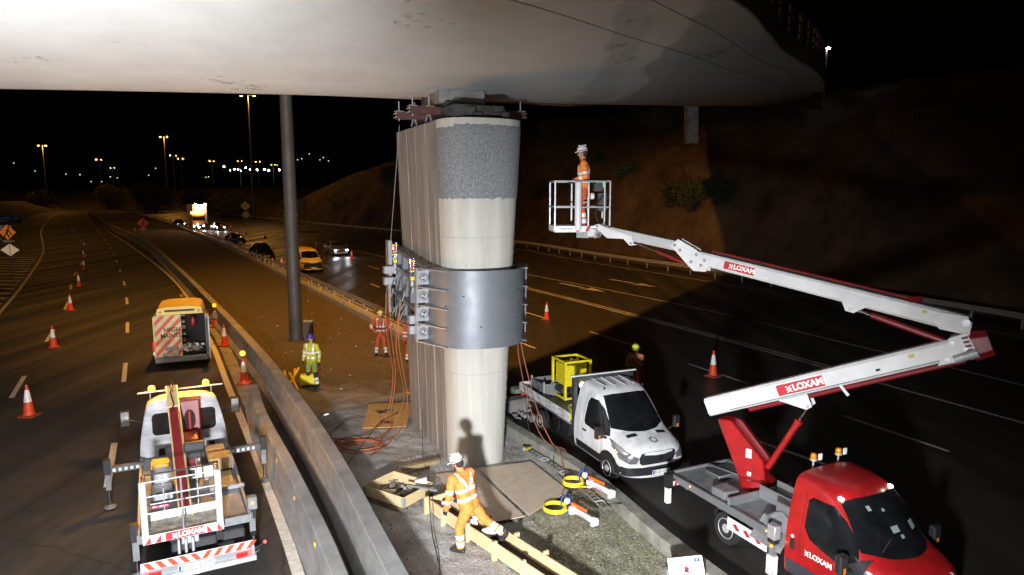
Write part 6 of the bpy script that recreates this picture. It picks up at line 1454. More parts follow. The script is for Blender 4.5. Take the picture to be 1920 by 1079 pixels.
    q = MB(black_plastic); q.lathe([(.1235, .0), (.1235, .016), (.119, .016), (.119, .0)], hp(0, -.005, .062), 20, black_plastic, tuple(upv)); q.build('helmet_band', hm)
    if chin:
        q = MB(black_plastic); q.tube([hp(.1, .0, .05), hp(.085, .03, -.03), hp(.03, .055, -.098), hp(-.03, .055, -.098), hp(-.085, .03, -.03), hp(-.1, 0, .05)], .006, 5); q.build('chin_strap', hm)
    t = MB(hair_m); capsule(t, hp(0, -.03, .02), hp(0, -.035, -.005), .091, .08, 14); t.build('hair', body, smooth=60)
    if harness is True:
        q = MB(navy); fy = V((0, 1, 0)); 
        for s in (-1, 1):
            for f in (1, -1): q.tube([J['s'+('R' if s > 0 else 'L')]+V((-s*.07, f*.02, .085)), J['che']+V((s*.09, f*.15, .0)), J['wst']+V((s*.04, f*.155, .02)), J['pel']+V((s*.10, f*.155, -.02)), J['h'+('R' if s > 0 else 'L')]+V((s*.08, f*.10, -.12))], .016, 5)
        q.tube([J['wst']+V((.20*cos(a), .15*sin(a), 0)) for a in [2*pi*k/16 for k in range(17)]], .017, 5); q.build('harness', body, smooth=60)
    return body
def face(dx, dy): return math.atan2(dy, dx) - pi/2
# front worker striding over the timber form, leaning, back to the camera
fp = dict(pel=(0, .02, .90), wst=(0, .07, 1.06), che=(.01, .13, 1.27), nek=(.01, .18, 1.45), hed=(0, .23, 1.58), look=(.05, 1, -.3),
          sL=(-.20, .24, 1.37), sR=(.20, .08, 1.37), eL=(-.27, .26, 1.08), eR=(.28, .12, 1.08), wL=(-.24, .34, .83), wR=(.24, .30, .87),
          hL=(-.09, .0, .87), hR=(.09, .02, .87), kL=(-.13, .14, .48), kR=(.15, -.22, .56), aL=(-.13, .12, .10), aR=(.18, -.58, .36), tL=(0, 1, -.1), tR=(.1, .55, -.75))
fa = V((-.86, .34)).normalized(); 
person('worker in clean orange suit and white helmet stepping over the foreground timber form', (-.76, 11.68, .07), face(fa.x, fa.y), fp, orange_cloth, orange_cloth, .0075, white_pl, navy, harness='Y', scale=1.04)
# yellow worker looking up
person('worker in yellow hi-vis with black knee pads and blue helmet looking up by the barrier', (-6.75, 22.45, .07), face(-.15, -1), dict(look=(-.8, .7, .55), hed=(0, .01, 1.65), wL=(-.29, .06, .90), kL=(-.14, .05, .49), aL=(-.18, -.0, .09), aR=(.17, -.0, .09), eL=(-.27, -.04, 1.15), wR=(.27, .05, .93)), yellow_cloth, green_cloth, .012, mat('blue_helmet', (.05, .04, .35), .35), navy, pads=True, scale=1.0)
person('worker in worn orange hi-vis with a dark harness, hands on hips, on the reserve', (-5.30, 27.1, .05), face(.05, -1), dict(look=(0, 1, .1), eL=(-.42, -.08, 1.16), wL=(-.24, .06, 1.02), eR=(.42, -.08, 1.16), wR=(.24, .06, 1.02), kL=(-.14, .03, .49), kR=(.15, .03, .49), aL=(-.19, -.02, .09), aR=(.21, -.02, .09)), dark_orange, dark_orange, .012, mat('pale_yellow_helmet', (.7, .6, .25), .4), None, harness=True, scale=1.02)
person('worker in orange hi-vis vest with dark sleeves half hidden behind the pier', (-3.95, 26.0, .05), face(.5, -1), dict(eL=(-.3, -.05, 1.16), wL=(-.3, .06, .92)), dark_orange, dark_orange, .012, white_pl, navy, sleeve=navy, scale=1.0)
person('worker in orange with yellow helmet standing behind the white truck', (3.95, 21.3, .0), face(-.5, -1), dict(look=(-.4, 1, -.2), eL=(-.2, .10, 1.17), wL=(-.08, .2, 1.3), eR=(.24, .1, 1.14), wR=(.1, .24, 1.12)), mat('faded_orange_cloth', (.45, .15, .07), .8, 0, .3, 8), dark_orange, .012, mat('lime_helmet', (.65, .75, .03), .35), navy, band=False, scale=1.0)
person('worker in orange hi-vis and white helmet standing in the raised basket facing the pier', (bq(.10, .0, 0).x, bq(.10, .0, 0).y, ZB), face(-1, .12), dict(look=(0, 1, .05), nek=(0, .01, 1.50), eL=(-.25, -.04, 1.15), wL=(-.18, .2, 1.06), eR=(.25, -.04, 1.15), wR=(.2, .2, 1.06)), orange_cloth, dark_orange, .0095, white_pl, navy, scale=1.02)

# ================================================================== SITE PROPS
def flat(name, lab, cat, corners, z, th, m, grp=None, parent=None):
    mb = MB(m); n = len(corners); vs = [(x, y, z+h) for h in (0, th) for x, y in corners]
    mb.add(vs, [tuple(range(n))[::-1], tuple(range(n, 2*n))] + [(i, (i+1) % n, n+(i+1) % n, n+i) for i in range(n)]); o = mb.build(name, bevel=.003); return tag(o, lab, cat, grp)
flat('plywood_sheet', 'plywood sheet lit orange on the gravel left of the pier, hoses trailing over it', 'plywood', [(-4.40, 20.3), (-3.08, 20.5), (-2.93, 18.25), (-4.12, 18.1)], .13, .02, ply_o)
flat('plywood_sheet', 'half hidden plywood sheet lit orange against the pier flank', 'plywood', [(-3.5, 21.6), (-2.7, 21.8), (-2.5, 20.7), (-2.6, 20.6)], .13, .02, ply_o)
flat('plywood_sheet', 'beige plywood sheet beside the kerb, right of its twin, at the pier foot', 'plywood', [(-.78, 15.35), (.46, 15.75), (1.24, 14.1), (.34, 12.98)], .12, .018, ply)
flat('plywood_sheet', 'beige plywood sheet behind the striding worker at the pier foot', 'plywood', [(-1.75, 15.0), (-.86, 15.30), (.26, 12.93), (-.62, 12.6)], .115, .018, ply)
# small things lying on the orange board
mb = MB(boot_m)
for x, y, a in ((-3.92, 19.5, .3), (-3.85, 19.42, .9), (-3.7, 19.6, .1), (-3.62, 18.55, .2), (-3.5, 18.5, -.1)): mb.box((x, y, .165), (.16, .07, .04), boot_m, a); mb.cyl((x+.06, y, .17), (x+.15, y+.02, .17), .018)
tag(mb.build('glove_pile', bevel=.01), 'dark gloves and clamps lying on the orange lit plywood', 'gloves')
# pallet collar box
BR_ = heading(V((.72, -1.0)));
t = thing('pallet_collar_box', 'square timber pallet collar holding a bucket and rubble left of the worker', 'box', (-2.42, 13.85, .20), heading(V((.83, -.55))))
bx, by = .56, .45
mb = MB(timber)
for s in (-1, 1): mb.box((0, s*by, .1), (2*bx, .022, .22), timber); mb.box((s*bx, 0, .1), (.022, 2*by-.024, .22), timber)
mb.build('side_board', t, bevel=.003)
mb = MB(galv)
for a in (-1, 1):
    for b2 in (-1, 1): mb.box((a*(bx+.013), b2*(by-.02), .1), (.004, .06, .2), galv); mb.box((a*(bx-.02), b2*(by+.013), .1), (.06, .004, .2), galv)
mb.build('corner_hinge', t)
mb = MB(mat('pallet_wood', (.2, .16, .11), .9, 0, .4, 5))
for y in (-.42, 0, .42): mb.box((0, y, -.08), (1.16, .1, .09), None)
for x in (-.48, -.24, 0, .24, .48): mb.box((x, 0, -.022), (.13, .95, .02), None)
mb.build('pallet', t); rs = random.Random(21)
mb = MB(stone_m)
for k in range(60): mb.box((rs.uniform(-.5, .5), rs.uniform(-.4, .4), .02+rs.uniform(0, .04)), (rs.uniform(.03, .12), rs.uniform(.03, .09), rs.uniform(.02, .05)), rs.choice([stone_m, concd, gravel if False else stone_m]), rs.uniform(0, 3))
mb.box((-.1, -.2, .1), (.3, .12, .03), timber, .5); mb.box((-.02, -.28, .12), (.26, .1, .03), timber, -.3); tag(mb.build('rubble'), 'broken stone and timber offcuts inside the pallet collar', 'rubble'); o = bpy.data.objects['rubble']; o.matrix_basis = t.matrix_basis.copy()
def bucket(loc, rz, tilt, lab, s=1):
    t = thing('bucket', lab, 'bucket', loc, 0); t.matrix_basis = M.Translation(V(loc)) @ M.Rotation(rz, 4, 'Z') @ M.Rotation(tilt, 4, 'X') @ M.Scale(s, 4)
    mb = MB(white_pl); mb.lathe([(.001, .004), (.115, 0), (.145, .30), (.155, .30), (.155, .325), (.14, .325), (.11, .01), (.001, .012)], (0, 0, 0), 24); mb.build('pail', t, smooth=40)
    mb = MB(navy); mb.prism([(-.05, -.04), (.0, .05), (.06, .03), (.05, -.06), (.02, -.02), (0, -.05)], 0, .004, ((0, -.133, .16), (1, 0, 0), (0, -.09, 1)), navy); mb.build('label', t)
    mb = MB(galv); mb.tube([(.15*cos(a), .02+.15*sin(a)*.2-.1*abs(sin(a)), .3+.1*sin(a)) for a in [pi*k/10 for k in range(11)]], .004, 5, galv); mb.build('handle', t); return t
bucket((-2.08, 13.98, .34), 1.75, R(84), 'white bucket lying on its side in the pallet collar', .78)
flat('timber_plank', 'timber plank lying on the gravel between the pallet collar and the pier', 'plank', [(-2.6, 15.25), (-1.75, 15.75), (-1.72, 15.62), (-2.56, 15.12)], .14, .09, mat('brown_plank', (.33, .24, .13), .85, 0, .3, 6))
mb = MB(steel); mb.beam((-2.2, 13.72, .44), (-1.55, 13.45, .44), .07, .04, steel); tag(mb.build('steel_bar', bevel=.004), 'steel bar resting on the pallet collar edge', 'bar')
# long timber form
def formwork():
    t = thing('timber_form', 'long pair of timber form boards with a dark trench between, running to the bottom edge', 'formwork', (0, 0, 0))
    dirf = V((.62, -.785)).normalized(); nn = V((dirf.y*-1, dirf.x)); st_ = V((-1.70, 13.18)); ln = 4.6
    def q(s, w, z): p = st_ + dirf*s + nn*w; return V((p.x, p.y, z))
    # nn points right/up; width .42
    for w in (0, .42):
        mb = MB(timber)
        for a, b2 in ((0, 1.18), (1.2, 2.55), (2.57, ln)): mb.beam(q(a, w, .26), q(b2, w, .26), .028, .26, timber)
        mb.build('side_board', t, bevel=.003)
        mb = MB(timber)
        for s in (.0, .62, 1.45, 2.3, 3.1): mb.beam(q(s, w+(-.045 if w == 0 else .045), .07), q(s, w+(-.045 if w == 0 else .045), .44), .05, .10, timber, up=tuple(V((nn.x, nn.y, 0))))
        mb.build('stake', t, bevel=.004)
    mb = MB(timber); mb.beam(q(-.02, -.02, .26), q(-.02, .44, .26), .03, .26, timber); mb.build('end_board', t)
    mb = MB(cast_j); mb.beam(q(.1, .21, .15), q(ln, .21, .15), .38, .02, mat('trench_black', (.012, .012, .012), .8)); mb.build('liner', t)
    rs = random.Random(5); mb = MB(rubber)
    for k in range(7): s0 = .3+k*.55; mb.tube([q(s0+.12*j, .12+.08*sin(j+k), .2+.02*j*(j < 3)) for j in range(5)], .012, 5)
    mb.build('cable', t); return q
fq = formwork()
for s_, w_, l_, r_ in ((1.28, .2, 'small white paper box in the timber form beside the worker boot', .2), (1.75, .24, 'larger white paper box further down the timber form', .6), (.35, .2, 'white crumpled bag in the top end of the timber form', .1)):
    c = fq(s_, w_, .30); mb = MB(white_pl); d_ = .11 if s_ < 1.5 else .15
    mb.box(c, (d_*1.6, d_, .10 if s_ > 1 else .16), white_pl, M.Rotation(r_, 3, 'Z') @ M.Rotation(.35, 3, 'X')); mb.box(c+V((.05, .03, .09)), (d_, d_*.8, .006), white_pl, M.Rotation(r_+.5, 3, 'Z') @ M.Rotation(.7, 3, 'X')); tag(mb.build('paper_box', bevel=.006), l_, 'box')
# ladder-like cable tray by the kerb
t = thing('cable_tray', 'grey ladder tray with pale plates lying along the kerb', 'tray', (0, 0, 0))
def kp(y, o, z): n = nrm(Kf, y); return V((Kf(y)+n.x*o, y+n.y*o, z))
mb = MB(mat('tray_grey', (.2, .2, .18), .8, 0, .3, 5))
for o_ in (-.55, -.40): mb.tube([kp(y, o_, .17) for y in (16.6, 16, 15, 14, 13.3)], .018, 5)
for k in range(22): y = 13.4+k*.15; mb.beam(kp(y, -.55, .17), kp(y, -.40, .17), .07, .015)
mb.build('rail', t); mb = MB(plate_w)
for y in (16.0, 15.2, 14.4, 13.6):
    for a in (-.02, .02): mb.beam(kp(y-.13*a/.02*.5, -.57, .192), kp(y-.13*a/.02*.5, -.39, .192), .03, .006, plate_w)
    for o_ in (-.57, -.39): mb.beam(kp(y-.08, o_, .192), kp(y+.08, o_, .192), .03, .006, plate_w)
mb.build('plate', t)
mb = MB(yellow_pl); mb.beam(kp(16.55, -.62, .25), kp(16.6, -.45, .25), .05, .05, mat('dirty_yellow', (.45, .38, .05), .7)); mb.sphere(kp(16.7, -.55, .2), .06, 8, stone_m); tag(mb.build('yellow_clamp'), 'dirty yellow clamp at the pier end of the ladder tray', 'clamp')
# hydraulic hand pumps with hoses
def pump(loc, rz, lab, tilt=0):
    t = thing('hand_pump', lab, 'hand pump', loc, rz, 'hydraulic hand pumps', scale=1.3)
    mb = MB(white_pl); mb.cyl((-.22, 0, .07), (.24, 0, .07), .045, n=16, m=white_pl); mb.box((-.24, 0, .06), (.07, .12, .12), white_pl); mb.cyl((.22, 0, .07), (.28, 0, .07), .06, n=16, m=white_pl); mb.box((.25, 0, .035), (.05, .12, .07), white_pl); mb.build('cylinder', t, smooth=40)
    mb = MB(orange_pl); mb.beam((-.28, 0, .155), (.10, 0, .165), .045, .04, orange_pl); o = mb.build('lever', t, bevel=.008); mb = MB(black_plastic); mb.cyl((.10, 0, .165), (.26, 0, .17), .022, n=10); mb.build('grip', o)
    mb = MB(blue_m); 
    for s in (-1, 1): mb.tube([(-.42, s*.09, .0), (-.42, s*.09, .2), (-.40, s*.05, .25), (-.40, 0, .26)], .011, 6)
    mb.tube([(-.42, -.09, .02), (-.26, -.05, .02)], .011, 6); mb.tube([(-.42, .09, .02), (-.26, .05, .02)], .011, 6); mb.build('roll_frame', t, smooth=60)
    mb = MB(chrome); mb.cyl((-.40, 0, .15), (-.37, 0, .15), .05, n=18, m=plate_w); mb.cyl((-.385, 0, .05), (-.3, 0, .07), .018, n=8, m=black_plastic); mb.build('gauge', t, smooth=40)
    t2 = MB(logo_red); t2.text('HI-FORCE', (.02, -.0465, .07), (1, 0, 0), (0, 0, 1), .045, logo_red, .01, .001); t2.build('lettering', t); return t
pz = heading(V((.52, -.85)))
pump((1.86, 13.62, .33), heading(V((.45, -.62))), 'white and orange hand pump lying on top of the kerb, the farther of two')
pump((1.42, 12.86, .10), heading(V((.45, -.62))), 'white and orange hand pump on the gravel, the nearer of two')
coil((1.32, 14.0, .33), .22, 4, .013, yellow_pl, 'hose_coil', 'yellow hose coil on the kerb beside the farther hand pump', 'yellow hose coils', [(.0, -.17, .02), (.18, -.3, .08), (.30, -.36, .1)])
coil((.88, 13.2, .13), .235, 4, .012, yellow_pl, 'hose_coil', 'round yellow hose coil on the plywood beside the nearer hand pump', 'yellow hose coils', [(.02, -.19, .02), (.12, -.22, .03), (.24, -.12, .06)])
# orange hoses hanging from the collar to a loose coil
def hose(pts, r, m, lab, grp='hoses hanging from the collar'):
    P_ = smooth_poly(pts, 6); mb = MB(m); mb.tube(P_, r, 6, m); return tag(mb.build('hose', smooth=60), lab, 'hose', grp)
h1 = pw(.95, -1.6, 3.85); h2 = pw(2.35, -1.6, 3.95)
hose([h1, h1+V((-.05, 0, -1)), (-2.75, 17.4, 1.2), (-2.95, 17.5, .3), (-3.3, 17.0, .16), (-3.9, 16.6, .15)], .012, hose_o, 'copper hose dropping nearest the pier flank from the collar')
hose([h1, h1+V((-.12, 0, -1.1)), (-2.85, 17.5, 1.3), (-3.1, 17.6, .5), (-3.15, 17.1, .15), (-3.5, 16.0, .15)], .010, hose_o, 'thin copper hose dropping beside the pier flank')
hose([h2, h2+V((-.02, 0, -1)), (-3.35, 18.7, 1.5), (-3.5, 18.6, .4), (-3.7, 18.2, .17), (-4.2, 17.0, .15), (-4.3, 16.5, .15)], .012, hose_o, 'left copper hose dropping from the far jack over the plywood')
hose([h2+V((.1, 0, .1)), h2+V((.1, 0, -1)), (-3.28, 18.7, 1.5), (-3.40, 18.5, .4), (-3.3, 17.9, .17), (-3.6, 17.2, .15)], .012, hose_o, 'copper hose beside the left one dropping from the far jack')
hose([h2, (-3.42, 18.9, 2.2), (-3.6, 19.4, .17), (-4.6, 19.0, .14), (-4.9, 17.6, .12), (-4.3, 17.2, .12)], .009, hose_b, 'black cable looping round the orange lit plywood')
hose([(-3.35, 19.4, .17), (-3.7, 18.6, .17), (-3.8, 17.6, .15), (-3.9, 16.3, .12), (-3.95, 15.6, .12)], .009, hose_b, 'black cable crossing the plywood toward the pallet collar')
coil((-3.85, 16.75, .10), .50, 3, .016, hose_o, 'hose_coil', 'large loose coil of copper hose on the gravel left of the pier', None, [(.4, .5, .05), (.5, 1.2, .05)], sq=.75, jit=.12, rz=.5)
coil((-4.25, 17.15, .10), .33, 2, .014, hose_o, 'hose_coil', 'smaller loose loop of copper hose beside the large coil', None, None, sq=.6, jit=.15, rz=1.5)
h3 = pw(.6, 1.42, 3.6)
hose([h3, h3+V((.1, -.1, -1)), (.62, 16.6, 1.2), (.95, 16.2, .5), (1.15, 15.7, .4), (1.2, 15.1, .2), (1.25, 14.6, .18), (1.45, 13.9, .2)], .012, hose_o, 'copper hose dropping right of the pier to the kerb')
hose([h3+V((.05, 0, 0)), h3+V((.02, -.1, -1.2)), (.52, 16.6, 1.0), (.85, 16.3, .42), (1.3, 15.9, .36), (1.2, 15.2, .2), (1.4, 14.3, .17), (1.9, 13.4, .36)], .010, hose_o, 'second copper hose right of the pier reaching the hand pump')
hose([pw(.9, 1.3, 3.5), (.3, 17.6, 1.6), (.45, 17.3, .4), (.7, 16.8, .36), (1.05, 16.0, .36), (1.0, 15.3, .16), (1.6, 13.6, .15), (2.2, 13.0, .36)], .009, hose_b, 'black cable running over the kerb to the pumps')
hose([(-2.3, 17.0, 1.0), (-2.15, 15.8, .3), (-1.85, 14.6, .14), (-1.72, 13.4, .46), (-1.55, 12.4, .14), (-1.38, 11.6, .12), (-1.15, 10.6, .1), (-1.0, 9.6, .1)], .007, hose_b, 'black cable running from the pier past the worker to the bottom edge', None)
hose([(-1.62, 13.2, .44), (-1.5, 12.4, .14), (-1.3, 11.4, .12), (-1.2, 10.4, .1), (-1.1, 9.4, .1)], .005, hose_b, 'thin second black cable beside the worker foot', None)
mb = MB(steel); mb.tube([pw(2.4, -1.2, 8.3), pw(2.7, -1.4, 5), pw(2.7, -1.45, 4.8)], .006, 5); tag(mb.build('suspension_wire'), 'thin wire hanging from the jacking beam to the collar', 'wire')
# timber trestle, yellow case by the barrier
mb = MB(yellow_paint); rs = random.Random(2)
for k, (x, y, a, l) in enumerate(((-7.55, 22.2, 1.95, 1.5), (-7.35, 22.35, 1.8, 1.4), (-7.2, 21.9, 2.1, 1.2), (-7.42, 21.9, 2.2, 1.1), (-7.3, 22.25, 1.6, 1.2))):
    d = V((cos(a), sin(a), 0))*l/2; c = V((x, y, .35+.03*k)); mb.beam(c-d-V((0, 0, .16)), c+d+V((0, 0, .16)), .07, .05, orange_yellow if k % 2 else yellow_paint)
tag(mb.build('folding_trestle', bevel=.006), 'yellow folded trestle leaning on the barrier beside the yellow worker', 'trestle')
t = thing('yellow_case', 'bright yellow plastic case on the gravel at the feet of the yellow worker', 'case', (-6.92, 22.5, .1), .3)
mb = MB(mat('case_yellow', (.8, .68, .02), .4)); mb.box((0, 0, .22), (.5, .32, .36)); mb.build('shell', t, bevel=.05); mb = MB(black_plastic); mb.tube([(-.12, 0, .40), (-.1, 0, .47), (.1, 0, .47), (.12, 0, .40)], .014, 6); mb.build('handle', t)
mb = MB(white_pl); mb.sphere((-4.85, 16.9, .93), .04, 8, chrome); mb.cyl((-4.85, 16.9, .91), (-4.72, 16.98, .92), .02); tag(mb.build('padlock'), 'small shiny clamp on top of the inner barrier', 'clamp')
for x, y, h_, lab in ((.38, 21.0, .5, 'concrete block on the reserve behind the pier, right of it'), (.05, 19.9, .45, 'nearer broken concrete block right of the pier')):
    mb = MB(concd); mb.box((x, y, h_/2), (.8, .42, h_), concd, .5); tag(mb.build('concrete_block', bevel=.03), lab, 'concrete block')
mb = MB(stone_m); rs = random.Random(9)
for k in range(40): mb.box((rs.uniform(-.2, .6), rs.uniform(18.8, 21.5), .1), (rs.uniform(.05, .2), rs.uniform(.05, .2), rs.uniform(.04, .12)), stone_m, M.Rotation(rs.uniform(0, 3), 3, V((rs.random(), .3, 1))))
o = tag(mb.build('rubble'), 'broken rubble on the reserve right of the pier', 'rubble')
# hands-off sign at the kerb
sg = thing('warning_sign', 'white board with a red crossed hand symbol and blue badge at the bottom edge', 'sign', (2.86, 10.42, -.22), R(-8)); sg.matrix_basis = sg.matrix_basis @ M.Translation((0, 0, .6)) @ M.Rotation(R(-11), 4, 'Y') @ M.Translation((0, 0, -.6))
mb = MB(white_pl); mb.prism(rrect(-.28, -.35, .28, .22, .02, 2), 0, .012, ((0, 0, .66), (1, 0, 0), (0, .12, 1)), white_pl); mb.build('board', sg)
def SP(x, y): return V((x, .12*y-.0145, .66+y))
mb = MB(mat('sign_red', (.7, .03, .02), .5)); N = 28; c = (-.01, .03)
ring = [(c[0]+r_*cos(2*pi*k/N), c[1]+r_*sin(2*pi*k/N)) for r_ in (.088, .102) for k in range(N)]
mb.add([SP(*p)-V((0, .003, 0)) for p in ring], [(k, (k+1) % N, N+(k+1) % N, N+k) for k in range(N)]); mb.beam(SP(-.07, .09)-V((0, .004, 0)), SP(.05, -.035)-V((0, .004, 0)), .014, .001, None, up=(0, 1, 0)); mb.box(SP(.22, -.12)-V((0, .004, 0)), (.05, .002, .015)); mb.build('prohibition_ring', sg)
mb = MB(cast_j); mb.prism([(-.03, -.045), (.03, -.045), (.035, .0), (.055, .03), (.045, .035), (.027, .015), (.027, .06), (.017, .06), (.015, .02), (.009, .07), (-.001, .07), (-.003, .02), (-.011, .065), (-.02, .06), (-.017, .015), (-.026, .045), (-.034, .04), (-.032, 0)], 0, .002, (SP(.0, .015)-V((0, .002, 0)), (1, 0, 0), (0, .12, 1)), cast_j); mb.build('hand_symbol', sg)
mb = MB(mat('badge_blue', (.02, .08, .28), .5)); mb.prism([(.052*cos(pi*k/3+pi/6), .052*sin(pi*k/3+pi/6)) for k in range(6)], 0, .002, (SP(.19, .15)-V((0, .002, 0)), (1, 0, 0), (0, .12, 1)), None); q = MB(white_pl); q.lathe([(.014, 0), (.014, .002)], SP(.19, .165)-V((0, .006, 0)), 12, white_pl, (0, 1, 0)); q.box(SP(.19, .125)-V((0, .0055, 0)), (.05, .002, .014)); mb.merge(q); mb.build('badge', sg)
mb = MB(timber); mb.beam((-.05, .05, .0), (-.05, .03, .6), .04, .04, timber); mb.build('post', sg)
mb = MB(galv); mb.box((-.2, .35, .5), (.3, .1, .08), galv, .4); mb.build('clamp', sg)

# ================================================================== MASTS, SIGNS, LIGHTS, PLANTS
mast_m = mat('mast_steel', (.12, .105, .09), .6, .3, .2, 1.5)
def mast(x, y, h, r, lab, power, heads=2, arm=1.6, z0=0, visible_glow=True, ang=.2):
    t = thing('lamp_mast', lab, 'lamp mast', (x, y, z0), 0, 'lamp masts')
    mb = MB(mast_m); mb.lathe([(r, 0), (r*.95, h*.25), (r*.7, h*.6), (r*.45, h)], (0, 0, 0), 14, mast_m); mb.build('mast', t, smooth=60)
    mb = MB(mast_m); mb.beam((-arm, 0, h), (arm, 0, h), .14, .12, mast_m); mb.build('arm', t)
    for s in (-1, 1):
        mb = MB(sod_on); mb.box((s*arm, 0, h-.02), (.75, .4, .18), mast_m); o = mb.build('lamp_head', t, bevel=.03)
        mb = MB(sod_on); mb.sphere((s*arm, -.05, h-.16), .16, 10, sod_on, (1.6, .8, .5)); mb.build('lamp', o)
    if power: point('mast_light', (x+arm, y-.05, z0+h-.5), power, SOD, .35)
    return t
m1 = mast(-9.7, 30.1, 30, .29, 'thick grey high mast rising behind the bridge from the gravel reserve', 0)
spot('mast_light', (-9.7, 30.1, 29.2), (-4, 44, 0), 56000, SOD, .5, 98, .6)
mb = MB(mast_m); mb.box((.62, -.12, .45), (.34, .3, .95), mast_m); mb.box((.62, -.12, .94), (.42, .36, .04), conc); mb.build('cabinet', m1)
mb = MB(mast_m); mb.lathe([(.42, 0), (.42, .06)], (0, 0, 0), 16, concd); 
for z in (5.6,): mb.lathe([(.345-.004*z, z), (.35-.004*z, z+.02), (.35-.004*z, z+.05), (.345-.004*z, z+.06)], (0, 0, 0), 18, mast_m)
mb.build('collar_band', m1, smooth=30)
mast(-65.5, 174, 31, .3, 'tall orange lit mast left of the thick mast, beyond the guardrail', 7000)
for x, y, h, p, lab in ((-204, 302, 28, 8000, 'lamp mast furthest left'), (-262, 440, 29, 0, 'second lamp mast from the left, shorter'), (-300, 520, 27, 0, 'third and smallest lamp mast of the left group'), (-150, 300, 31.5, 8000, 'tallest far lamp mast left of centre'),
                     (-188, 385, 28.5, 0, 'lamp mast just right of the tallest far one'), (-215, 450, 30, 0, 'short lamp mast right of the pair'), (-225, 520, 32, 0, 'far lamp mast left of the white town lights'), (-212, 540, 33, 0, 'far lamp mast among the white town lights'),
                     (-198, 540, 32.5, 0, 'far lamp mast right among the town lights'), (-193, 560, 31, 0, 'last far lamp mast beside the thick mast')):
    mast(x, y, h, .34, lab, p, arm=1.5)
point('roadside_lamp_light', (-42, 60, 24), 1500, SOD, .5)     # the next mast of the left-hand row, just out of the picture
point('roadside_lamp_light', (-75, 110, 26), 3500, SOD, .5)
# distant town lights
k0 = None; rs = random.Random(12); tw = mat('town_lamp', (1, 1, 1), .3, emit=60, ecol=(.9, .97, 1)); twd = mat('town_lamp_dim', (1, 1, 1), .3, emit=1.5, ecol=(1, .8, .6))
def far_pt(px, py, Y):
    T = R(7.7); u = (px-960)/1280; w = (py-539.5)/1280; d = V((u, cos(T)-w*sin(T), -sin(T)-w*cos(T))); t = Y/d.y; return V((d.x*t, Y, 6.5+d.z*t))
def town(p, r, m, lab, ground=0):
    t = thing('floodlight_pole', lab, 'lamp', (p.x, p.y, 0), 0, 'lamps of the distant town'); mb = MB(mat('pole_black', (.012, .012, .012), .9)); mb.cyl((0, 0, 0), (0, 0, p.z-r), .08, n=6); mb.build('pole', t)
    mb = MB(m); mb.sphere((0, -.1, p.z), r, 8, m); mb.build('lamp', t)
for k, (px, py, r) in enumerate(((420, 313, 1.0), (440, 318, .6), (452, 321, .45), (461, 315, .8), (469, 318, .7), (482, 319, .9), (496, 318, .95), (504, 320, .9), (524, 319, 1.1), (447, 318, .5), (432, 320, .4))):
    town(far_pt(px, py, 560), r*.62, tw, ordn(k)+' bright white lamp of the distant town row at the horizon')
for k, (px, py) in enumerate(((66, 321), (26, 306), (171, 341), (191, 341), (207, 332), (220, 334), (279, 329), (292, 316), (386, 333), (520, 310), (533, 309), (558, 300), (566, 298), (580, 289), (600, 300), (606, 296), (548, 303), (616, 302), (391, 332), (150, 328), (124, 327))):
    town(far_pt(px, py, 580), .42, twd, ordn(k)+' faint small lamp scattered along the far dark horizon')
pts = far_pt(440, 320, 530); point('town_glow', (pts.x, pts.y, 24), 1200, (.85, .95, 1), 1)
# single white lamp high on the right
p = far_pt(1553, 91, 60); t = thing('street_lamp', 'single white street lamp high on the dark right side', 'street lamp', (p.x, p.y, 0)); mb = MB(mast_m); mb.cyl((0, .3, 0), (0, .3, p.z+.1), .09, n=10); mb.beam((0, .3, p.z+.12), (0, -.1, p.z+.12), .1, .08); mb.build('pole', t); mb = MB(tw); mb.sphere((0, 0, p.z), .13, 10, white_on, (1.4, 1, .7)); mb.build('lamp', t)
# signs
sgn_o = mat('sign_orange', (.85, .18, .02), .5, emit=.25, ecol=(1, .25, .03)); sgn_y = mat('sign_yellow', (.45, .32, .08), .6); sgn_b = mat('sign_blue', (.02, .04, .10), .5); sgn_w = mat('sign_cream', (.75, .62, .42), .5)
def sign(x, y, rz, lab, grp=None): return thing('road_sign', lab, 'road sign', (x, y, 0), rz, grp)
def posts(t, xs, h): 
    mb = MB(mast_m)
    for x in xs: mb.cyl((x, .06, 0), (x, .06, h), .04, n=8)
    mb.build('post', t)
def figure(mb, c, s, m):   # digging-man symbol
    o = V(c); f = (o, (1, 0, 0), (0, 0, 1))
    mb.prism([(s*a, s*b2) for a, b2 in ((.05, .42), (.15, .42), (.18, .32), (.1, .26), (.02, .32))], 0, .004, f, m)
    mb.prism([(s*a, s*b2) for a, b2 in ((-.02, .25), (.1, .24), (.22, .0), (.14, -.02), (.05, .12), (.02, -.05), (.16, -.4), (.06, -.4), (-.06, -.1), (-.2, -.4), (-.3, -.4), (-.1, .0))], 0, .004, f, m)
    mb.prism([(s*a, s*b2) for a, b2 in ((.22, .0), (.38, -.3), (.34, -.32), (.14, -.02))], 0, .0045, f, m)
g1 = far_pt(14, 436, 55); t = sign(g1.x, g1.y, R(8), 'orange diamond roadworks sign at the left edge', 'diamond signs'); posts(t, (0,), g1.z)
mb = MB(sgn_o); s = .62; mb.prism([(0, -s), (s, 0), (0, s), (-s, 0)], 0, .02, ((0, 0, g1.z), (1, 0, 0), (0, 0, 1)), sgn_o); mb.build('panel', t); mb = MB(cast_j); figure(mb, (0, -.024, g1.z), 1.1, cast_j); mb.build('symbol', t); mb = MB(sgn_w); mb.box((.05, 0, g1.z-.72), (.9, .02, .16), sgn_w); mb.build('subplate', t)
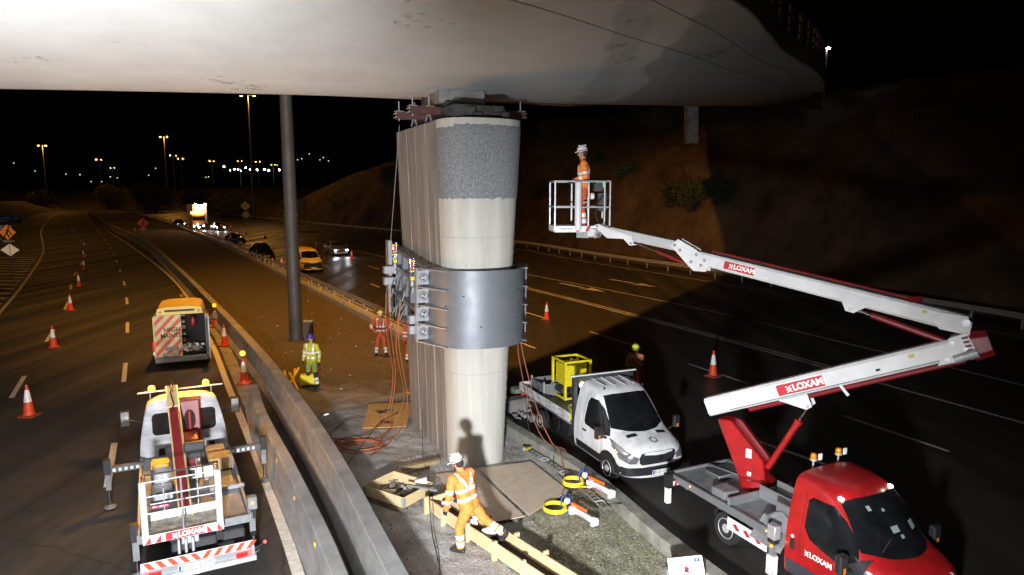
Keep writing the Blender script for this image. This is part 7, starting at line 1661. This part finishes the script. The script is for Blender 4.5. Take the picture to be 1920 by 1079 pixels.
g1 = far_pt(268, 419, 118); t = sign(g1.x, g1.y, R(20), 'small dim red diamond roadworks sign beyond the left carriageway', 'diamond signs'); posts(t, (0,), g1.z)
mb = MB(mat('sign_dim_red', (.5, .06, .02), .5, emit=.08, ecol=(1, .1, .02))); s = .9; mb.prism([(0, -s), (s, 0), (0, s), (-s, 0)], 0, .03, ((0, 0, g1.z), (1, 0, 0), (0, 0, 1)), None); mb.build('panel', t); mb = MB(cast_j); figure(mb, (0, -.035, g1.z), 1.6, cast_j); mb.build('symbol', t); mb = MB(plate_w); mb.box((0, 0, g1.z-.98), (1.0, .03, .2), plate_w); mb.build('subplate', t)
g1 = far_pt(19, 469, 46); t = sign(g1.x, g1.y, 0, 'pale cream diamond marker with a vertical black line at the left edge'); posts(t, (0,), g1.z)
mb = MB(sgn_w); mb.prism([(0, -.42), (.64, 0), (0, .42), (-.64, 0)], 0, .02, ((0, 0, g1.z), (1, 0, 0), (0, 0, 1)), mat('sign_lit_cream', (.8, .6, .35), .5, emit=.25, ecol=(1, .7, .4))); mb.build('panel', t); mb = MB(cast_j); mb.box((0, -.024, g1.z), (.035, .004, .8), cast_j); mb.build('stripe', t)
g1 = far_pt(15, 412, 75); t = sign(g1.x, g1.y, R(5), 'dark blue direction sign at the left edge'); posts(t, (-.8, 1.0), g1.z)
mb = MB(sgn_b); mb.prism(rrect(-2.2, -.4, 1.3, .4, .08), 0, .04, ((0, 0, g1.z), (1, 0, 0), (0, 0, 1)), sgn_b); mb.build('panel', t)
mb = MB(mat('sign_dim_text', (.2, .25, .3), .5)); mb.box((-.6, -.045, g1.z+.15), (1.9, .003, .10), None); mb.text('13', (.9, -.045, g1.z+.05), (1, 0, 0), (0, 0, 1), .42, None, 0, .002); mb.box((-.75, -.045, g1.z-.15), (1.3, .003, .10), None); mb.build('lettering', t)
g1 = far_pt(9, 427, 68); t = sign(g1.x, g1.y, R(5), 'small white sign with black arrow under the blue sign'); posts(t, (0,), g1.z); mb = MB(plate_w); mb.box((0, 0, g1.z), (1.3, .03, .4), plate_w); mb.build('panel', t); mb = MB(cast_j); mb.prism([(-.3, 0), (-.1, .14), (-.1, .05), (.35, .05), (.35, -.05), (-.1, -.05), (-.1, -.14)], 0, .004, ((0, -.018, g1.z), (1, 0, 0), (0, 0, 1)), cast_j); mb.build('arrow', t)
g1 = far_pt(460, 387, 150); t = sign(g1.x, g1.y, R(10), 'dim yellow diamond sign above a round one left of the thick mast'); posts(t, (0,), g1.z)
mb = MB(sgn_y); s = 1.05; mb.prism([(0, -s), (s, 0), (0, s), (-s, 0)], 0, .04, ((0, 0, g1.z), (1, 0, 0), (0, 0, 1)), sgn_y); mb.build('panel', t); mb = MB(cast_j); mb.box((-.1, -.045, g1.z), (.09, .004, .8), cast_j); mb.box((.15, -.045, g1.z), (.09, .004, .6), cast_j); mb.build('symbol', t)
mb = MB(sgn_y); mb.lathe([(.72, 0), (.72, .04)], (0, 0, g1.z-1.85), 24, sgn_y, (0, 1, 0)); mb.build('round_panel', t)
g1 = far_pt(562, 386, 130); t = sign(g1.x, g1.y, R(10), 'large rectangular sign panel just right of the thick mast'); posts(t, (0,), g1.z); mb = MB(sgn_y); mb.prism(rrect(-1.5, -1.2, 1.3, 1.2, .1), 0, .05, ((0, 0, g1.z), (1, 0, 0), (0, 0, 1)), mat('sign_back', (.2, .17, .1), .7)); mb.build('panel', t); mb = MB(mast_m)
for z in (-.5, .5): mb.box((-.1, -.06, g1.z+z), (2.5, .02, .07), mast_m)
mb.build('brace', t)
# faint graffiti on a concrete wall high on the right of the cutting
g1 = far_pt(1725, 222, 42); g0 = far_pt(1640, 290, 45); g2 = far_pt(1990, 290, 36)
t = thing('retaining_wall', 'dark brown concrete wall with faint graffiti on the bank at upper right', 'wall', (0, 0, 0)); mb = MB(mat('wall_brown', (.045, .028, .02), .9, 0, .4, .6)); mb.beam((g0.x, g0.y, g1.z-.8), (g2.x, g2.y, g1.z-.8), .3, 5.4, None); mb.build('wall', t)
wd = (V((g2.x, g2.y, 0))-V((g0.x, g0.y, 0))).normalized(); wn = wd.cross(V((0, 0, 1))); wn = wn if wn.y < 0 else -wn; base = V((g0.x, g0.y, g1.z)) + wd*3.9 + wn*.17
mb = MB(mat('graffiti_paint', (.14, .10, .10), .8)); rs = random.Random(6)
for k in range(5):
    c = base + wd*(k*.55-1.1) + V((0, 0, rs.uniform(-.1, .2))); mb.tube([c + wd*(.38*cos(a*1.0)*(1+.3*sin(3*a+k))) + V((0, 0, .55*sin(a)*(1+.25*cos(2*a+k)))) for a in [2*pi*j/22 for j in range(20)]], .03, 5)
mb.build('graffiti', t)
spot('unseen_wall_fill', (30, 20, 24), base, 110, (1, .35, .2), .5, 40, .9)  # added fill spot without a fitting, lifts the dark graffiti wall
# bushes
leaf_mats = [mat('leaf_dark', (.05, .065, .02), .8, 0, .5, 2), mat('leaf_olive', (.09, .085, .03), .8, 0, .5, 2)]
def bush(lab, loc, r, h, n, seed, m, trunk=True, leaf=.12, grp='bushes along the motorway'):
    rs = random.Random(seed); t = thing('bush', lab, 'bush', loc, 0, grp); mb = MB(m); lobes = [(V((rs.uniform(-.6, .6)*r, rs.uniform(-.6, .6)*r, h*rs.uniform(.35, .8))), rs.uniform(.3, .6)*min(r, h)) for _ in range(7)]
    for k in range(n):
        c, q = lobes[rs.randrange(7)]; d = V((rs.gauss(0, 1), rs.gauss(0, 1), rs.gauss(0, 1))).normalized()*q*rs.uniform(.55, 1.05); p = c+d
        if p.z < .05: continue
        a = V((rs.gauss(0, 1), rs.gauss(0, 1), rs.gauss(0, 1))).normalized(); b2 = a.orthogonal().normalized(); s = leaf*rs.uniform(.5, 1.3); mb.add([p, p+a*s, p+a*s*.6+b2*s*.7], [(0, 1, 2)])
    mb.build('foliage', t); mb = MB(mat('bark', (.06, .045, .03), .9))
    for k in range(4): mb.tube([(0, 0, -.2), (rs.uniform(-.2, .2)*r, rs.uniform(-.2, .2)*r, h*.3), (rs.uniform(-.6, .6)*r, rs.uniform(-.6, .6)*r, h*.75)], .05*r**.5, 5)
    mb.build('stem', t); return t
def bz(x, y):   # height of the bank under a point
    for k in range(1):
        n = nrm(bank_f, y); o = (x-bank_f(y))*n.x; h = bank_h(y)
        for a, b2 in zip(PR, PR[1:]):
            if a[0] <= o <= b2[0]: return h*(a[1]+(b2[1]-a[1])*(o-a[0])/(b2[0]-a[0])) - .3
    return 0 if o < 3 else h
p = gnd(325, 372); B0 = bush('round orange lit bush at the roadside below the tallest far mast', (-136, 262, 0), 9, 10, 3400, 3, leaf_mats[1], leaf=.9)
for k, (x, y, r_) in enumerate(((-178, 310, 1.0), (-115, 250, .8), (-96, 225, .7), (-85, 205, .7), (-205, 300, .8), (-240, 320, .9), (-120, 130, .5), (-104, 105, .45), (-90, 86, .4), (-140, 160, .55), (-160, 190, .6), (-230, 280, .8), (-62, 196, .5), (-50, 180, .5))):
    dup(B0, (x, y, -.3), k, ordn(k)+' dark leafy bush of the far verges, dim in the night', r_)
B1 = bush('dark bush on the rocky bank', (0, 0, 0), 2.0, 2.2, 1500, 9, leaf_mats[0], leaf=.22, grp='bushes on the rocky bank'); first = True
rs = random.Random(33)
for k in range(26):
    y = rs.uniform(44, 135); o_ = rs.choice([4.5, 6, 7.5, 9.5, 12, 15]); n = nrm(bank_f, y); x = bank_f(y)+n.x*o_; yy = y+n.y*o_; z = bz(x, y)
    zz = bank_h(y); f = [b for b in PR if b[0] >= o_][0][1]; z = zz*f-.4; s_ = rs.uniform(.5, 1.1)
    if first: B1.matrix_basis = M.Translation((x, yy, z)) @ M.Scale(s_, 4); first = False
    else: dup(B1, (x, yy, z), rs.uniform(0, 6), ordn(k)+' dark bush growing on the rocky bank', s_)
# litter on the reserve
mb = MB(plate_w); rs = random.Random(41)
for k in range(30):
    y = rs.uniform(18, 44); x = rs.uniform(Bi(y)+.4, Kf(y)-.6); mb.box((x, y, reserve_z(x, y)+.02), (rs.uniform(.03, .12), rs.uniform(.03, .08), .02), rs.choice([plate_w, stone_m, ply_o]), rs.uniform(0, 3))
o = mb.build('litter'); o['kind'] = 'stuff'; tag(o, 'scraps of paper and debris on the dark reserve', 'litter')

# ---- separate parts that hold several loose pieces
def split_loose(o, drop=False):
    me = o.data; n = len(me.vertices); par = list(range(n))
    def fd(i):
        while par[i] != i: par[i] = par[par[i]]; i = par[i]
        return i
    for e in me.edges:
        a, b = fd(e.vertices[0]), fd(e.vertices[1])
        if a != b: par[a] = b
    gr = {}
    for p in me.polygons: gr.setdefault(fd(p.vertices[0]), []).append(p)
    tot = len(me.polygons)
    if drop:
        keep = {k: v for k, v in gr.items() if len(v) > .12*tot}; gr = keep or gr
    if not 1 <= len(gr) <= 12 or (len(gr) == 1 and not drop): return
    first = True
    for ps in gr.values():
        idx = {}; vs = []; fs = []; mi = []; sm = []
        for p in ps:
            f = []
            for v in p.vertices:
                if v not in idx: idx[v] = len(vs); vs.append(me.vertices[v].co[:])
                f.append(idx[v])
            fs.append(f); mi.append(p.material_index); sm.append(p.use_smooth)
        m2 = bpy.data.meshes.new(o.name.split('.')[0]); m2.from_pydata(vs, [], fs)
        for m in me.materials: m2.materials.append(m)
        m2.polygons.foreach_set('material_index', mi); m2.polygons.foreach_set('use_smooth', sm); m2.set_sharp_from_angle(angle=R(40))
        if first: old = o.data; o.data = m2; first = False
        else:
            c = bpy.data.objects.new(o.name.split('.')[0], m2); COL.objects.link(c); c.parent = o.parent; c.matrix_basis = o.matrix_basis.copy()
for o in list(COL.objects):
    if o.type == 'MESH' and o.parent and o.name.split('.')[0] in ('locker', 'corner_tube', 'corner_leg_box', 'tread_board', 'stabiliser_leg', 'tail_lens', 'side_box', 'tool_locker', 'post', 'stake', 'underrun_guard', 'ram_bracket', 'side_board', 'ram_lug', 'door_gap', 'reflective_mark', 'chevron', 'lamp_mark', 'marker_light') and not o.children: split_loose(o)
for o in list(COL.objects):
    if o.type == 'MESH' and o.parent and o.name.split('.')[0] in ('lower_cladding', 'bumper', 'grille_bar', 'door_trim') and not o.children: split_loose(o, True)
